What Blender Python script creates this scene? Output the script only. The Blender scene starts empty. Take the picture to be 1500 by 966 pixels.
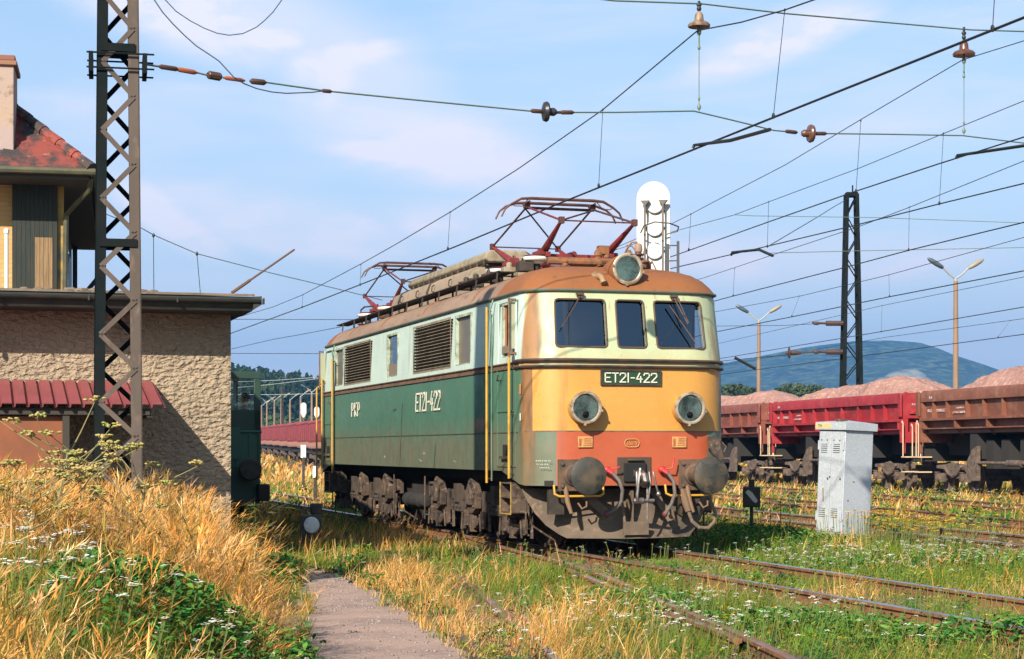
import bpy, math, random
import numpy as np
from mathutils import Vector, Matrix
from math import radians as R, sin, cos, pi
random.seed(7); RNG = np.random.default_rng(7)
SC = bpy.context.scene
# ---------------------------------------------------------------- camera, light
F = 2650.0; CX = 750.0; HY = 658.0; EYE = 1.41
cam = bpy.data.cameras.new('camera'); cam.sensor_width = 36.0; cam.lens = 36.0 * F / 1500.0
cam.shift_y = (HY - 483.0) / 1500.0; cam.clip_start = 0.1; cam.clip_end = 30000
camo = bpy.data.objects.new('camera', cam); SC.collection.objects.link(camo)
camo.location = (0, 0, EYE); camo.rotation_euler = (R(90), 0, 0); SC.camera = camo
SUN_AZ = 23.5; SUN_EL = 31.0      # light travels towards +Y turned SUN_AZ to the right
world = bpy.data.worlds.new('World'); SC.world = world; world.use_nodes = True
wn = world.node_tree; wn.nodes.clear()
sky = wn.nodes.new('ShaderNodeTexSky'); sky.sky_type = 'NISHITA'; sky.sun_disc = False
sky.sun_elevation = R(SUN_EL); sky.sun_rotation = R(180 + SUN_AZ)
sky.altitude = 300; sky.air_density = 1.0; sky.dust_density = 1.0; sky.ozone_density = 1.6
bg = wn.nodes.new('ShaderNodeBackground'); bg.inputs['Strength'].default_value = 0.09
out = wn.nodes.new('ShaderNodeOutputWorld')
tc = wn.nodes.new('ShaderNodeTexCoord')
def wnode(t, **kw):
    n = wn.nodes.new(t)
    for k, v in kw.items(): setattr(n, k, v)
    return n
def wl(a, b): wn.links.new(a, b)
def cloud_layer(loc, scale, rot, nscale, lo, hi, seed):
    mp = wnode('ShaderNodeMapping'); mp.inputs['Rotation'].default_value = rot
    mp.inputs['Scale'].default_value = scale; mp.inputs['Location'].default_value = loc
    wl(tc.outputs['Generated'], mp.inputs['Vector'])
    nz = wnode('ShaderNodeTexNoise'); nz.inputs['Scale'].default_value = nscale
    nz.inputs['Detail'].default_value = 7; nz.inputs['Roughness'].default_value = 0.55; nz.inputs['Distortion'].default_value = 0.35
    wl(mp.outputs['Vector'], nz.inputs['Vector'])
    mr = wnode('ShaderNodeMapRange'); mr.interpolation_type = 'SMOOTHSTEP'
    mr.inputs['From Min'].default_value = lo; mr.inputs['From Max'].default_value = hi
    wl(nz.outputs['Fac'], mr.inputs['Value']); return mr.outputs['Result']
def blob(cx, cy, sx, sy, tilt=0):
    # soft patch of cloud around the sky direction seen through picture point cx, cy
    v = wnode('ShaderNodeVectorMath', operation='SUBTRACT')
    dx, dz = (cx - CX) / F, (HY - cy) / F
    n = math.sqrt(dx * dx + 1 + dz * dz); v.inputs[1].default_value = (dx / n, 1 / n, dz / n)
    wl(tc.outputs['Generated'], v.inputs[0])
    mp = wnode('ShaderNodeMapping', vector_type='TEXTURE'); mp.inputs['Rotation'].default_value = (0, R(tilt), 0)
    mp.inputs['Scale'].default_value = (sx / F, 1, sy / F)
    wl(v.outputs[0], mp.inputs['Vector'])
    ln = wnode('ShaderNodeVectorMath', operation='LENGTH'); wl(mp.outputs['Vector'], ln.inputs[0])
    mr = wnode('ShaderNodeMapRange'); mr.interpolation_type = 'SMOOTHSTEP'
    mr.inputs['From Min'].default_value = 1.0; mr.inputs['From Max'].default_value = 0.25
    wl(ln.outputs['Value'], mr.inputs['Value']); return mr.outputs['Result']
def wmath(op, a, b):
    m = wnode('ShaderNodeMath', operation=op)
    for i, q in enumerate((a, b)):
        if isinstance(q, (int, float)): m.inputs[i].default_value = q
        else: wl(q, m.inputs[i])
    return m.outputs[0]
c1 = cloud_layer((0.3, 0, 0), (5, 5, 12), (0, R(14), 0), 2.6, 0.40, 0.66, 1)
c2 = cloud_layer((1.3, 0, 0.4), (3, 3, 16), (0, R(8), 0), 1.3, 0.45, 0.8, 2)
msk = blob(330, 15, 330, 95, 12)
for b in ((500, 85, 230, 85, 22), (610, 205, 260, 85, 12), (250, 320, 130, 45, 30), (1180, 380, 330, 55, 0),
          (760, 330, 330, 60, 0), (1150, 50, 200, 50, -20), (430, 330, 300, 60, 8)):
    msk = wmath('MAXIMUM', msk, wmath('MULTIPLY', blob(*b), 0.95 if b[1] < 250 else 0.8))
cl = wmath('MULTIPLY', wmath('ADD', wmath('MULTIPLY', msk, 0.38), wmath('MULTIPLY', wmath('ADD', c1, 0.15), msk)), 1.05)
cl = wmath('ADD', cl, wmath('MULTIPLY', c2, 0.6)); cl = wmath('MINIMUM', cl, 0.9)
# thin high veil that whitens the sky towards the horizon
sep = wnode('ShaderNodeSeparateXYZ'); wl(tc.outputs['Generated'], sep.inputs[0])
vm = wnode('ShaderNodeMapRange'); vm.inputs['From Min'].default_value = 0.34; vm.inputs['From Max'].default_value = 0.0
vm.inputs['To Min'].default_value = 0.12; vm.inputs['To Max'].default_value = 1.0
wl(sep.outputs['Z'], vm.inputs['Value'])
vl = wnode('ShaderNodeMix', data_type='RGBA'); wl(vm.outputs['Result'], vl.inputs['Factor']); vl.inputs['B'].default_value = (5.1, 5.15, 6.0, 1)
mx = wnode('ShaderNodeMix', data_type='RGBA'); wl(cl, mx.inputs['Factor'])
skm = wnode('ShaderNodeMix', data_type='RGBA', blend_type='MULTIPLY'); skm.inputs['Factor'].default_value = 1
wl(sky.outputs[0], skm.inputs['A']); skm.inputs['B'].default_value = (.86, 1.16, 1.2, 1)
wl(skm.outputs['Result'], vl.inputs['A']); wl(vl.outputs['Result'], mx.inputs['A']); mx.inputs['B'].default_value = (6.9, 6.5, 7.0, 1)
wl(mx.outputs['Result'], bg.inputs['Color']); wl(bg.outputs[0], out.inputs[0])
sun = bpy.data.lights.new('sun', 'SUN'); sun.energy = 5.0; sun.angle = R(0.53); sun.color = (1.0, 0.92, 0.79)
suno = bpy.data.objects.new('sun', sun); SC.collection.objects.link(suno)
ld = Vector((sin(R(SUN_AZ)) * cos(R(SUN_EL)), cos(R(SUN_AZ)) * cos(R(SUN_EL)), -sin(R(SUN_EL))))
suno.rotation_euler = ld.to_track_quat('-Z', 'Y').to_euler(); suno.location = (-20, -30, 40)
SC.view_settings.view_transform = 'Standard'; SC.view_settings.look = 'None'
SC.view_settings.exposure = 0.85; SC.view_settings.gamma = 1.0; SC.view_settings.use_curve_mapping = False
SC.render.engine = 'CYCLES'
SC.cycles.volume_bounces = 0; SC.cycles.max_bounces = 8; SC.cycles.transparent_max_bounces = 24

# ---------------------------------------------------------------- helpers
def P(px, py, d): return Vector(((px - CX) * d / F, d, EYE + (HY - py) * d / F))
def G(px, py, z=-0.15):
    d = (EYE - z) * F / (py - HY); return Vector(((px - CX) * d / F, d, z))
TH = math.atan2(0.2873, 0.9578)                      # heading of the tracks
U = Vector((cos(TH), sin(TH), 0)); V = Vector((-sin(TH), cos(TH), 0))

class MB:
    def __init__(s): s.v = []; s.f = []; s.m = []
    def add(s, vs, fs, mi=0):
        o = len(s.v); s.v += [tuple(q) for q in vs]
        for f in fs: s.f.append(tuple(o + i for i in f)); s.m.append(mi)
        return s
    def box(s, c, size, mi=0, M=None):
        x, y, z = size[0] / 2, size[1] / 2, size[2] / 2
        vs = [Vector((a * x, b * y, e * z)) for a in (-1, 1) for b in (-1, 1) for e in (-1, 1)]
        if M is not None: vs = [M @ q for q in vs]
        vs = [q + Vector(c) for q in vs]
        return s.add(vs, [(0, 1, 3, 2), (4, 6, 7, 5), (0, 4, 5, 1), (2, 3, 7, 6), (0, 2, 6, 4), (1, 5, 7, 3)], mi)
    def bb(s, a, b, mi=0):
        return s.box([(a[i] + b[i]) / 2 for i in range(3)], [abs(b[i] - a[i]) for i in range(3)], mi)
    def bar(s, p0, p1, w, h, mi=0, up=(0, 0, 1)):
        p0 = Vector(p0); p1 = Vector(p1); d = p1 - p0; L = d.length; d.normalize()
        u_ = Vector(up)
        if abs(d.dot(u_)) > .98: u_ = Vector((0, 1, 0))
        a = d.cross(u_).normalized(); b = a.cross(d)
        M = Matrix((a, d, b)).transposed()
        return s.box((p0 + p1) / 2, (w, L, h), mi, M)
    def tube(s, pts, r, n=6, mi=0, cap=True):
        pts = [Vector(p) for p in pts]; rr = r if hasattr(r, '__len__') else [r] * len(pts)
        rings = []; pa = None
        for i, p in enumerate(pts):
            if i == 0: d = pts[1] - p
            elif i == len(pts) - 1: d = p - pts[i - 1]
            else: d = (pts[i + 1] - p).normalized() + (p - pts[i - 1]).normalized()
            d.normalize()
            if pa is None:
                h = Vector((0, 0, 1)) if abs(d.z) < .9 else Vector((1, 0, 0)); a = d.cross(h).normalized()
            else: a = (pa - d * pa.dot(d)).normalized()
            pa = a; b = d.cross(a)
            rings.append([p + (a * cos(2 * pi * k / n) + b * sin(2 * pi * k / n)) * rr[i] for k in range(n)])
        vs = [q for g in rings for q in g]
        fs = [(i * n + k, i * n + (k + 1) % n, (i + 1) * n + (k + 1) % n, (i + 1) * n + k) for i in range(len(pts) - 1) for k in range(n)]
        if cap: fs += [tuple(range(n))[::-1], tuple((len(pts) - 1) * n + k for k in range(n))]
        return s.add(vs, fs, mi)
    def lathe(s, c, axis, prof, n=20, mi=0):
        """prof: list of (radius, distance along axis)"""
        c = Vector(c); ax = Vector(axis).normalized()
        return s.tube([c + ax * h for r, h in prof], 1, n, mi) if 0 else s._lathe(c, ax, prof, n, mi)
    def _lathe(s, c, ax, prof, n, mi):
        h = Vector((0, 0, 1)) if abs(ax.z) < .9 else Vector((1, 0, 0)); a = ax.cross(h).normalized(); b = ax.cross(a)
        vs = []; 
        for r, t in prof:
            for k in range(n): vs.append(c + ax * t + (a * cos(2 * pi * k / n) + b * sin(2 * pi * k / n)) * max(r, 1e-4))
        fs = [(i * n + k, i * n + (k + 1) % n, (i + 1) * n + (k + 1) % n, (i + 1) * n + k) for i in range(len(prof) - 1) for k in range(n)]
        if prof[0][0] > 1e-3: fs.append(tuple(range(n))[::-1])
        if prof[-1][0] > 1e-3: fs.append(tuple((len(prof) - 1) * n + k for k in range(n)))
        return s.add(vs, fs, mi)
    def prism(s, poly, ax, a0, a1, mi=0):
        """poly of 2D points in the plane normal to axis ax ('x','y','z'), extruded a0..a1"""
        def mk(p, a):
            return {'x': (a, p[0], p[1]), 'y': (p[0], a, p[1]), 'z': (p[0], p[1], a)}[ax]
        n = len(poly); vs = [mk(p, a0) for p in poly] + [mk(p, a1) for p in poly]
        fs = [tuple(range(n))[::-1], tuple(range(n, 2 * n))] + [(k, (k + 1) % n, n + (k + 1) % n, n + k) for k in range(n)]
        return s.add(vs, fs, mi)
    def ell(s, c, r, n=12, m=8, mi=0, jit=0):
        c = Vector(c); vs = [c + Vector((0, 0, -r[2]))]
        for j in range(1, m):
            a = -pi / 2 + pi * j / m
            for k in range(n):
                q = 1 + random.uniform(-jit, jit)
                vs.append(c + Vector((r[0] * cos(a) * cos(2 * pi * k / n) * q, r[1] * cos(a) * sin(2 * pi * k / n) * q, r[2] * sin(a) * q)))
        vs.append(c + Vector((0, 0, r[2]))); fs = []
        for k in range(n): fs.append((0, 1 + (k + 1) % n, 1 + k))
        for j in range(m - 2):
            for k in range(n): fs.append((1 + j * n + k, 1 + j * n + (k + 1) % n, 1 + (j + 1) * n + (k + 1) % n, 1 + (j + 1) * n + k))
        t = len(vs) - 1
        for k in range(n): fs.append((t, 1 + (m - 2) * n + k, 1 + (m - 2) * n + (k + 1) % n))
        return s.add(vs, fs, mi)
    def build(s, name, mats, parent=None, smooth=True, bevel=0, loc=None, ang=35):
        me = bpy.data.meshes.new(name); me.from_pydata(s.v, [], s.f)
        if not isinstance(mats, (list, tuple)): mats = [mats]
        for m in mats: me.materials.append(m)
        if len(mats) > 1: me.polygons.foreach_set('material_index', s.m)
        if smooth:
            me.polygons.foreach_set('use_smooth', [True] * len(s.f)); me.set_sharp_from_angle(angle=R(ang))
        me.update(); o = bpy.data.objects.new(name, me); SC.collection.objects.link(o)
        if parent is not None: o.parent = parent
        if loc is not None: o.location = loc
        if bevel:
            b = o.modifiers.new('bevel', 'BEVEL'); b.width = bevel; b.segments = 2; b.limit_method = 'ANGLE'; b.angle_limit = R(40)
        return o
def tag(o, label=None, cat=None, group=None, kind=None):
    if label: o['label'] = label
    if cat: o['category'] = cat
    if group: o['group'] = group
    if kind: o['kind'] = kind
    return o
def empty(name, loc, rz=0, label=None, cat=None, group=None, kind=None, rx=0, ry=0):
    o = bpy.data.objects.new(name, None); SC.collection.objects.link(o); o.empty_display_size = .3
    o.location = loc; o.rotation_euler = (rx, ry, rz); return tag(o, label, cat, group, kind)
def kids(o): return [c for c in SC.collection.objects if c.parent == o]
def copy_tree(o, loc=None, rz=None, label=None, parent=None, scale=None):
    ch = kids(o); c = o.copy(); SC.collection.objects.link(c)
    if parent is not None: c.parent = parent
    if loc is not None: c.location = loc
    if rz is not None: c.rotation_euler = (0, 0, rz)
    if label: c['label'] = label
    if scale: c.scale = (scale,) * 3
    for k in ch: copy_tree(k, parent=c)
    return c
def link_inner(m, a, b): m.links.new(a, b)

# ---------------------------------------------------------------- materials
GA = .80                                            # overall tone of the surface colours
def mat(name, col, rough=.7, metal=0., col2=None, scale=4., lo=.4, hi=.65, bump=0., bscale=30., stretch=(1, 1, 1), col3=None, s3=20., l3=.55, h3=.7, spec=.4, coat=0., detail=5):
    if metal < .5: col = tuple(q * GA for q in col); col2 = col2 and tuple(q * GA for q in col2); col3 = col3 and tuple(q * GA for q in col3)
    m = bpy.data.materials.new(name); m.use_nodes = True; t = m.node_tree; n = t.nodes; p = n['Principled BSDF']
    p.inputs['Roughness'].default_value = rough; p.inputs['Metallic'].default_value = metal
    p.inputs['Specular IOR Level'].default_value = spec
    if coat: p.inputs['Coat Weight'].default_value = coat
    p.inputs['Base Color'].default_value = (*col, 1)
    c = n.new('ShaderNodeTexCoord'); mp = n.new('ShaderNodeMapping'); mp.inputs['Scale'].default_value = stretch
    t.links.new(c.outputs['Object'], mp.inputs['Vector'])
    last = None
    def noise(sc, d=detail):
        z = n.new('ShaderNodeTexNoise'); z.inputs['Scale'].default_value = sc; z.inputs['Detail'].default_value = d
        z.inputs['Roughness'].default_value = .62
        t.links.new(mp.outputs[0], z.inputs['Vector']); return z.outputs['Fac']
    def rng(src, a, b):
        r = n.new('ShaderNodeMapRange'); r.inputs['From Min'].default_value = a; r.inputs['From Max'].default_value = b
        t.links.new(src, r.inputs['Value']); return r.outputs[0]
    def mix(fac, a, b):
        x = n.new('ShaderNodeMix'); x.data_type = 'RGBA'; t.links.new(fac, x.inputs['Factor'])
        for k, q in (('A', a), ('B', b)):
            if isinstance(q, tuple): x.inputs[k].default_value = (*q, 1)
            else: t.links.new(q, x.inputs[k])
        return x.outputs['Result']
    last = col
    if col2: last = mix(rng(noise(scale), lo, hi), last, col2)
    if col3: last = mix(rng(noise(s3), l3, h3), last, col3)
    if not isinstance(last, tuple): t.links.new(last, p.inputs['Base Color'])

    if bump:
        b = n.new('ShaderNodeBump'); b.inputs['Strength'].default_value = bump; b.inputs['Distance'].default_value = .02
        t.links.new(noise(bscale), b.inputs['Height']); t.links.new(b.outputs[0], p.inputs['Normal'])

    return m
# ---------------------------------------------------------------- noise and terrain
def _hash(ix, iy, seed):
    h = (ix.astype(np.int64) * 374761393 + iy.astype(np.int64) * 668265263 + seed * 974634777) & 0x7fffffff
    h = ((h ^ (h >> 13)) * 1274126177) & 0x7fffffff
    return ((h ^ (h >> 16)) & 0xffff) / 65535.0
def vn(x, y, sc, seed=0, oc=3):
    x = np.asarray(x, float); y = np.asarray(y, float); tot = 0; amp = 1; nrm = 0
    for o in range(oc):
        X = x / sc; Y = y / sc; ix = np.floor(X); iy = np.floor(Y); fx = X - ix; fy = Y - iy
        fx = fx * fx * (3 - 2 * fx); fy = fy * fy * (3 - 2 * fy)
        a = _hash(ix, iy, seed + o); b = _hash(ix + 1, iy, seed + o); c = _hash(ix, iy + 1, seed + o); d = _hash(ix + 1, iy + 1, seed + o)
        tot = tot + amp * ((a * (1 - fx) + b * fx) * (1 - fy) + (c * (1 - fx) + d * fx) * fy); nrm += amp; amp *= .5; sc *= .5
    return tot / nrm
def sst(t): t = np.clip(t, 0, 1); return t * t * (3 - 2 * t)
def lat(x, y): return .9578 * x + .2873 * y
EDY = [0, 5, 9, 13.4, 16, 18.6, 21, 23.4, 28]; EDX = [-.55, -.8, -1.05, -1.47, -1.85, -2.1, -2.45, -2.75, -3.3]
RDY = [0, 13.4, 14.5, 16.3, 18, 20, 22, 23.4]; RDX = [1.5, -.28, -.48, -.86, -1.25, -1.65, -2.0, -2.4]
def edge_l(y): return np.interp(y, EDY, EDX)
def edge_r(y): return np.interp(y, RDY, RDX)
def edge_m(y): return edge_l(y) - .45 * sst((y - 14) / 6.0)
TRK = {}
def crv(pts, step=1.0):
    """smooth curve through points, resampled"""
    pts = [np.array(p, float) for p in pts]; o = []
    for i in range(len(pts) - 1):
        p0 = pts[max(i - 1, 0)]; p1 = pts[i]; p2 = pts[i + 1]; p3 = pts[min(i + 2, len(pts) - 1)]
        n = max(1, int(np.linalg.norm(p2 - p1) / step))
        for k in range(n):
            t = k / n
            o.append(.5 * ((2 * p1) + (-p0 + p2) * t + (2 * p0 - 5 * p1 + 4 * p2 - p3) * t * t + (-p0 + 3 * p1 - 3 * p2 + p3) * t ** 3))
    o.append(pts[-1]); return np.array(o)
def lin(L, m0, m1, n=2): return [tuple((U * L + V * (m0 + (m1 - m0) * i / (n - 1)))[:2]) for i in range(n)]
TRK['main'] = crv(lin(8.72, 2.0, 340, 12), 2)
TRK['turnout'] = crv([(1.42, 6), (1.27, 9), (1.13, 12.4), (.96, 14.2), (.72, 16.2), (.13, 21.3), (-.95, 26.5), (-1.75, 31)], 1)
TRK['b'] = crv([(11.6, 13), (9.6, 21.5), (7.6, 29.65), (5.5, 38.5), (.9, 60), (-5, 88), (-30, 200)], 3)
TRK['c'] = crv([(12.9, 20), (11.1, 28), (9.2, 37.5), (7.3, 50), (2.8, 72), (-3.4, 100), (-27, 215)], 3)
TRK['d'] = crv([(16.6, 22), (14.2, 34), (12.3, 46.4), (10.4, 59), (8.3, 70.5), (1.6, 100), (-23, 215)], 3)
WU = Vector((.9784, .2067, 0)); WV = Vector((-.2067, .9784, 0)); WTH = math.atan2(.2067, .9784)
W0 = Vector((13.4, 61, 0)) + WU * 1.45
TRK['w'] = crv([tuple((W0 + WV * m)[:2]) for m in (-48, -20, 20, 60, 140)], 4)
LV = Vector((-.181, .983, 0)); LU = Vector((.983, .181, 0)); LTH = math.atan2(.181, .983)
L0 = Vector((-14.2, 131, 0)) + LU * 1.45
TRK['l'] = crv([tuple((L0 + LV * m)[:2]) for m in (-30, 40, 120, 200)], 6)
TRK['s'] = crv(lin(4.6, 32, 70, 6), 2)
def dist_track(x, y, key):
    c = TRK[key]; o = np.argsort(c[:, 1]); cx = np.interp(y, c[o, 1], c[o, 0])
    sl = np.gradient(c[o, 0], c[o, 1]); s = np.interp(y, c[o, 1], sl)
    d = (x - cx) / np.sqrt(1 + s * s)
    return np.where((y < c[:, 1].min()) | (y > c[:, 1].max()), 99.0, d)
def gz(x, y):
    x = np.asarray(x, float); y = np.asarray(y, float)
    e = edge_m(y) - x
    fy = 1 - sst((y - 24.3) / 3.0)
    m = (sst((e - .02) / 1.7) * .62 + sst((e - 1.5) / 4.5) * .32) * fy
    m = m * (.86 + .28 * vn(x, y, 2.2, 5))
    far = sst((y - 95) / 160) * .75
    z = -.17 + m + far
    # slight swell between the tracks, none on the rails or the path
    dm = np.minimum.reduce([np.abs(dist_track(x, y, k)) for k in ('main', 'turnout', 'b', 'c', 'd', 'w')])
    onp = (x > edge_l(y) - .1) & (x < edge_r(y) + .2) & (y < 24)
    sw = sst((dm - 1.2) / 1.2) * (vn(x, y, 3.1, 9) - .35) * .14
    return z + np.where(onp, 0, sw * (e < 0))
def gz1(x, y): return float(gz(np.array([x]), np.array([y]))[0])

def grid_mesh(name, xs, ys, zf, m, kind='structure', smooth=True, label=None):
    X, Y = np.meshgrid(xs, ys); Z = zf(X, Y); nx, ny = len(xs), len(ys)
    co = np.stack([X.ravel(), Y.ravel(), Z.ravel()], 1).astype(np.float32)
    i = (np.arange(ny - 1)[:, None] * nx + np.arange(nx - 1)[None, :]).ravel()
    q = np.stack([i, i + 1, i + nx + 1, i + nx], 1).astype(np.int32)
    return np_mesh(name, co, q, m, kind, smooth, label)
def np_mesh(name, co, q, m, kind='structure', smooth=True, label=None, cols=None, parent=None):
    me = bpy.data.meshes.new(name); k = q.shape[1]
    me.vertices.add(len(co)); me.vertices.foreach_set('co', co.astype(np.float32).ravel())
    me.loops.add(q.size); me.loops.foreach_set('vertex_index', q.astype(np.int32).ravel())
    me.polygons.add(len(q)); me.polygons.foreach_set('loop_start', np.arange(0, q.size, k, dtype=np.int32))
    me.polygons.foreach_set('loop_total', np.full(len(q), k, np.int32))
    if smooth: me.polygons.foreach_set('use_smooth', np.ones(len(q), bool))
    if cols is not None:
        a = me.color_attributes.new('Col', 'FLOAT_COLOR', 'POINT')
        c4 = np.ones((len(co), 4), np.float32); c4[:, :3] = np.clip(cols, 0, 1) * .84; a.data.foreach_set('color', c4.ravel())
    me.update(calc_edges=True); me.validate()
    for mm in (m if isinstance(m, (list, tuple)) else [m]): me.materials.append(mm)
    o = bpy.data.objects.new(name, me); SC.collection.objects.link(o)
    if parent is not None: o.parent = parent
    return tag(o, label=label, kind=kind)
m_ground = mat('ground_soil', (.075, .055, .03), .95, col2=(.04, .05, .018), scale=.35, col3=(.12, .085, .045), s3=3, l3=.5, h3=.7, bump=.6, bscale=9)
def spaced(a, b, near, fine, grow):
    o = [a]; s = fine
    while o[-1] < b:
        if o[-1] > near: s *= grow
        o.append(o[-1] + s)
    return np.array(o)
xs_p = spaced(0, 9000, 12, .3, 1.12); xs_ = np.concatenate([-xs_p[::-1][:-1], xs_p])
ys_ = np.concatenate([-spaced(0, 400, 3, 1, 1.3)[::-1][:-1], spaced(0, 15000, 34, .3, 1.08)])
grid_mesh('ground', xs_, ys_, gz, m_ground)
# trodden footpath
m_path = mat('path_dirt', (.43, .28, .21), .95, col2=(.31, .21, .17), scale=1.6, lo=.42, hi=.62, col3=(.46, .36, .30), s3=14, l3=.56, h3=.66, bump=.7, bscale=26)
pv = []; pf = []
py_ = np.arange(-4, 24.2, .15); NN = 13
for i, y in enumerate(py_):
    a = float(edge_l(y)) - .12; b = float(edge_r(y)) + .12
    if y > 21.2: c = a + (b - a) * .45; w = (b - a) / 2 * math.sqrt(max(.0004, 1 - ((y - 21.2) / 2.9) ** 2)); a, b = c - w, c + w
    a += (vn(y, 0, 1.1, 3) - .5) * .25; b += (vn(y, 9, 1.1, 4) - .5) * .3
    for k in range(NN):
        x = a + (b - a) * k / (NN - 1); e = min(k, NN - 1 - k) / 3
        pv.append((x, y, gz1(x, y) + .006 + min(e, 1) * .006 - .012 * math.exp(-((k - 5) / 2.0) ** 2) * 0 + (vn(x, y, .35, 2) - .5) * .018 * min(e, 1)))
for i in range(len(py_) - 1):
    for k in range(NN - 1):
        q = i * NN + k; pf.append((q, q + 1, q + NN + 1, q + NN))
tag(MB().add(pv, pf).build('path', m_path), kind='structure')
m_stone = mat('pebbles', (.34, .27, .22), .9, col2=(.2, .15, .12), scale=5)
def pebbles(name, pts, r0, r1, m, parent=None, label=None, kind='stuff'):
    n = len(pts); base = np.array([(1, 0, 0), (0, 1, 0), (-1, 0, 0), (0, -1, 0), (0, 0, .8), (0, 0, -.6)])
    tri = np.array([(0, 1, 4), (1, 2, 4), (2, 3, 4), (3, 0, 4), (1, 0, 5), (2, 1, 5), (3, 2, 5), (0, 3, 5)])
    s = RNG.uniform(r0, r1, n)[:, None, None]; a = RNG.uniform(0, 6.28, n)
    v = base[None] * RNG.uniform(.6, 1.35, (n, 6, 1)) * s
    ca, sa = np.cos(a)[:, None], np.sin(a)[:, None]
    v = np.stack([v[..., 0] * ca - v[..., 1] * sa, v[..., 0] * sa + v[..., 1] * ca, v[..., 2]], 2) + pts[:, None, :]
    q = (tri[None] + (np.arange(n) * 6)[:, None, None]).reshape(-1, 3)
    return np_mesh(name, v.reshape(-1, 3), q, m, kind, False, label, parent=parent)
yy = RNG.uniform(11, 23, 900); xx = edge_l(yy) + (edge_r(yy) - edge_l(yy)) * RNG.beta(.8, .8, 900)
pebbles('gravel', np.stack([xx, yy, gz(xx, yy) + .012], 1), .006, .022, m_stone, label='loose little stones on the trodden dirt path')

# ---------------------------------------------------------------- tracks
m_rust = mat('rail_rust', (.25, .11, .045), .85, col2=(.14, .065, .035), scale=3, col3=(.3, .15, .08), s3=14)
m_railtop = mat('rail_top', (.42, .42, .45), .28, .85, col2=(.28, .2, .16), scale=.8, lo=.5, hi=.62)
m_railtop2 = mat('rail_top_rusty', (.24, .12, .07), .6, .2, col2=(.34, .3, .3), scale=.7, lo=.5, hi=.7)
m_sleeper = mat('sleeper_wood', (.10, .07, .05), .9, col2=(.17, .12, .09), scale=3, stretch=(1, 8, 1), bump=.5, bscale=12)
m_bed = mat('track_bed_soil', (.075, .048, .03), .95, col2=(.14, .085, .05), scale=1.4, col3=(.09, .06, .045), s3=7, bump=.8, bscale=14)
def offset_curve(c, off):
    t = np.gradient(c, axis=0); t /= np.linalg.norm(t, axis=1)[:, None]
    return c + np.stack([t[:, 1], -t[:, 0]], 1) * off
RP = [(-.065, -.15), (.065, -.15), (.065, -.135), (.012, -.118), (.012, -.045), (.036, -.032), (.036, -.004), (.028, 0), (-.028, 0), (-.036, -.004), (-.036, -.032), (-.012, -.045), (-.012, -.118), (-.065, -.135)]
def sweep(c, prof, z0f, topidx, name, mats, parent):
    t = np.gradient(c, axis=0); t /= np.linalg.norm(t, axis=1)[:, None]; nrm = np.stack([t[:, 1], -t[:, 0]], 1)
    mb = MB(); vs = []; n = len(prof)
    for p, nn in zip(c, nrm):
        z0 = z0f(p[0], p[1])
        for a, b in prof: vs.append((p[0] + nn[0] * a, p[1] + nn[1] * a, z0 + b))
    for i in range(len(c) - 1):
        for k in range(n):
            mb_i = 1 if k in topidx else 0
            mb.f.append((i * n + k, i * n + (k + 1) % n, (i + 1) * n + (k + 1) % n, (i + 1) * n + k)); mb.m.append(mb_i)
    mb.v = vs; mb.f += [tuple(range(n)), tuple((len(c) - 1) * n + k for k in range(n))]; mb.m += [0, 0]
    return mb.build(name, mats, parent, ang=50)
def farz(x, y): return float(sst((np.array([y]) - 95) / 160)[0]) * .75
slp = None
def track(key, label, shiny, nsl, group='railway tracks across the yard', y0=-9, y1=999, sl0=0):
    global slp
    c = TRK[key]; c = c[(c[:, 1] >= y0) & (c[:, 1] <= y1)]
    r = empty('railway_track', (0, 0, 0), 0, label, 'railway track', group)
    for off in (-.75, .75):
        cr = c if not (key == 'turnout' and off < 0) else c[c[:, 1] < 22]; zf_ = farz if not (key == 'turnout' and off < 0) else (lambda x, y: -.09)
        sweep(offset_curve(cr, off), RP, zf_, (6, 7, 8), 'rail', [m_rust, m_railtop if shiny else m_railtop2], r)
    # bed: a low strip under sleepers
    a = offset_curve(c, -1.45); b = offset_curve(c, 1.45); mb = MB(); vs = []
    for p, q in zip(a, b):
        for k in range(5):
            w = p + (q - p) * k / 4; vs.append((w[0], w[1], -.17 + farz(*w) + (.006 if k in (0, 4) else .022)))
    mb.add(vs, [(i * 5 + k, i * 5 + k + 1, i * 5 + k + 6, i * 5 + k + 5) for i in range(len(a) - 1) for k in range(4)])
    mb.build('track_bed', m_bed, r)
    if nsl:
        cum = np.concatenate([[0], np.cumsum(np.linalg.norm(np.diff(c, axis=0), axis=1))])
        for i in range(nsl):
            d = sl0 + .62 * i
            if d > cum[-1]: break
            x = np.interp(d, cum, c[:, 0]); y = np.interp(d, cum, c[:, 1]); x2 = np.interp(d + .3, cum, c[:, 0]); y2 = np.interp(d + .3, cum, c[:, 1])
            th = math.atan2(y2 - y, x2 - x) - pi / 2
            if slp is None:
                slp = MB().bb((-1.28, -.125, -.06), (1.28, .125, .015))
                for sx in (-.75, .75):
                    slp.bb((sx - .16, -.09, .015), (sx + .16, .09, .022), 1)
                    for q in (-.115, .115): slp.lathe((sx + q, 0, .02), (0, 0, 1), [(.022, 0), (.022, .045), (.012, .05)], 6, 1)
                o = slp.build('sleeper', [m_sleeper, m_rust], r, bevel=.012); slp = o.data; slm = o
            else:
                o = bpy.data.objects.new('sleeper', slp); SC.collection.objects.link(o); o.parent = r
            o.location = (x, y, -.165 + farz(x, y)); o.rotation_euler = (0, 0, th)
    return r
t_main = track('main', 'bright worn track with the green and yellow locomotive standing on it', True, 60, y0=3, sl0=2)
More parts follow.
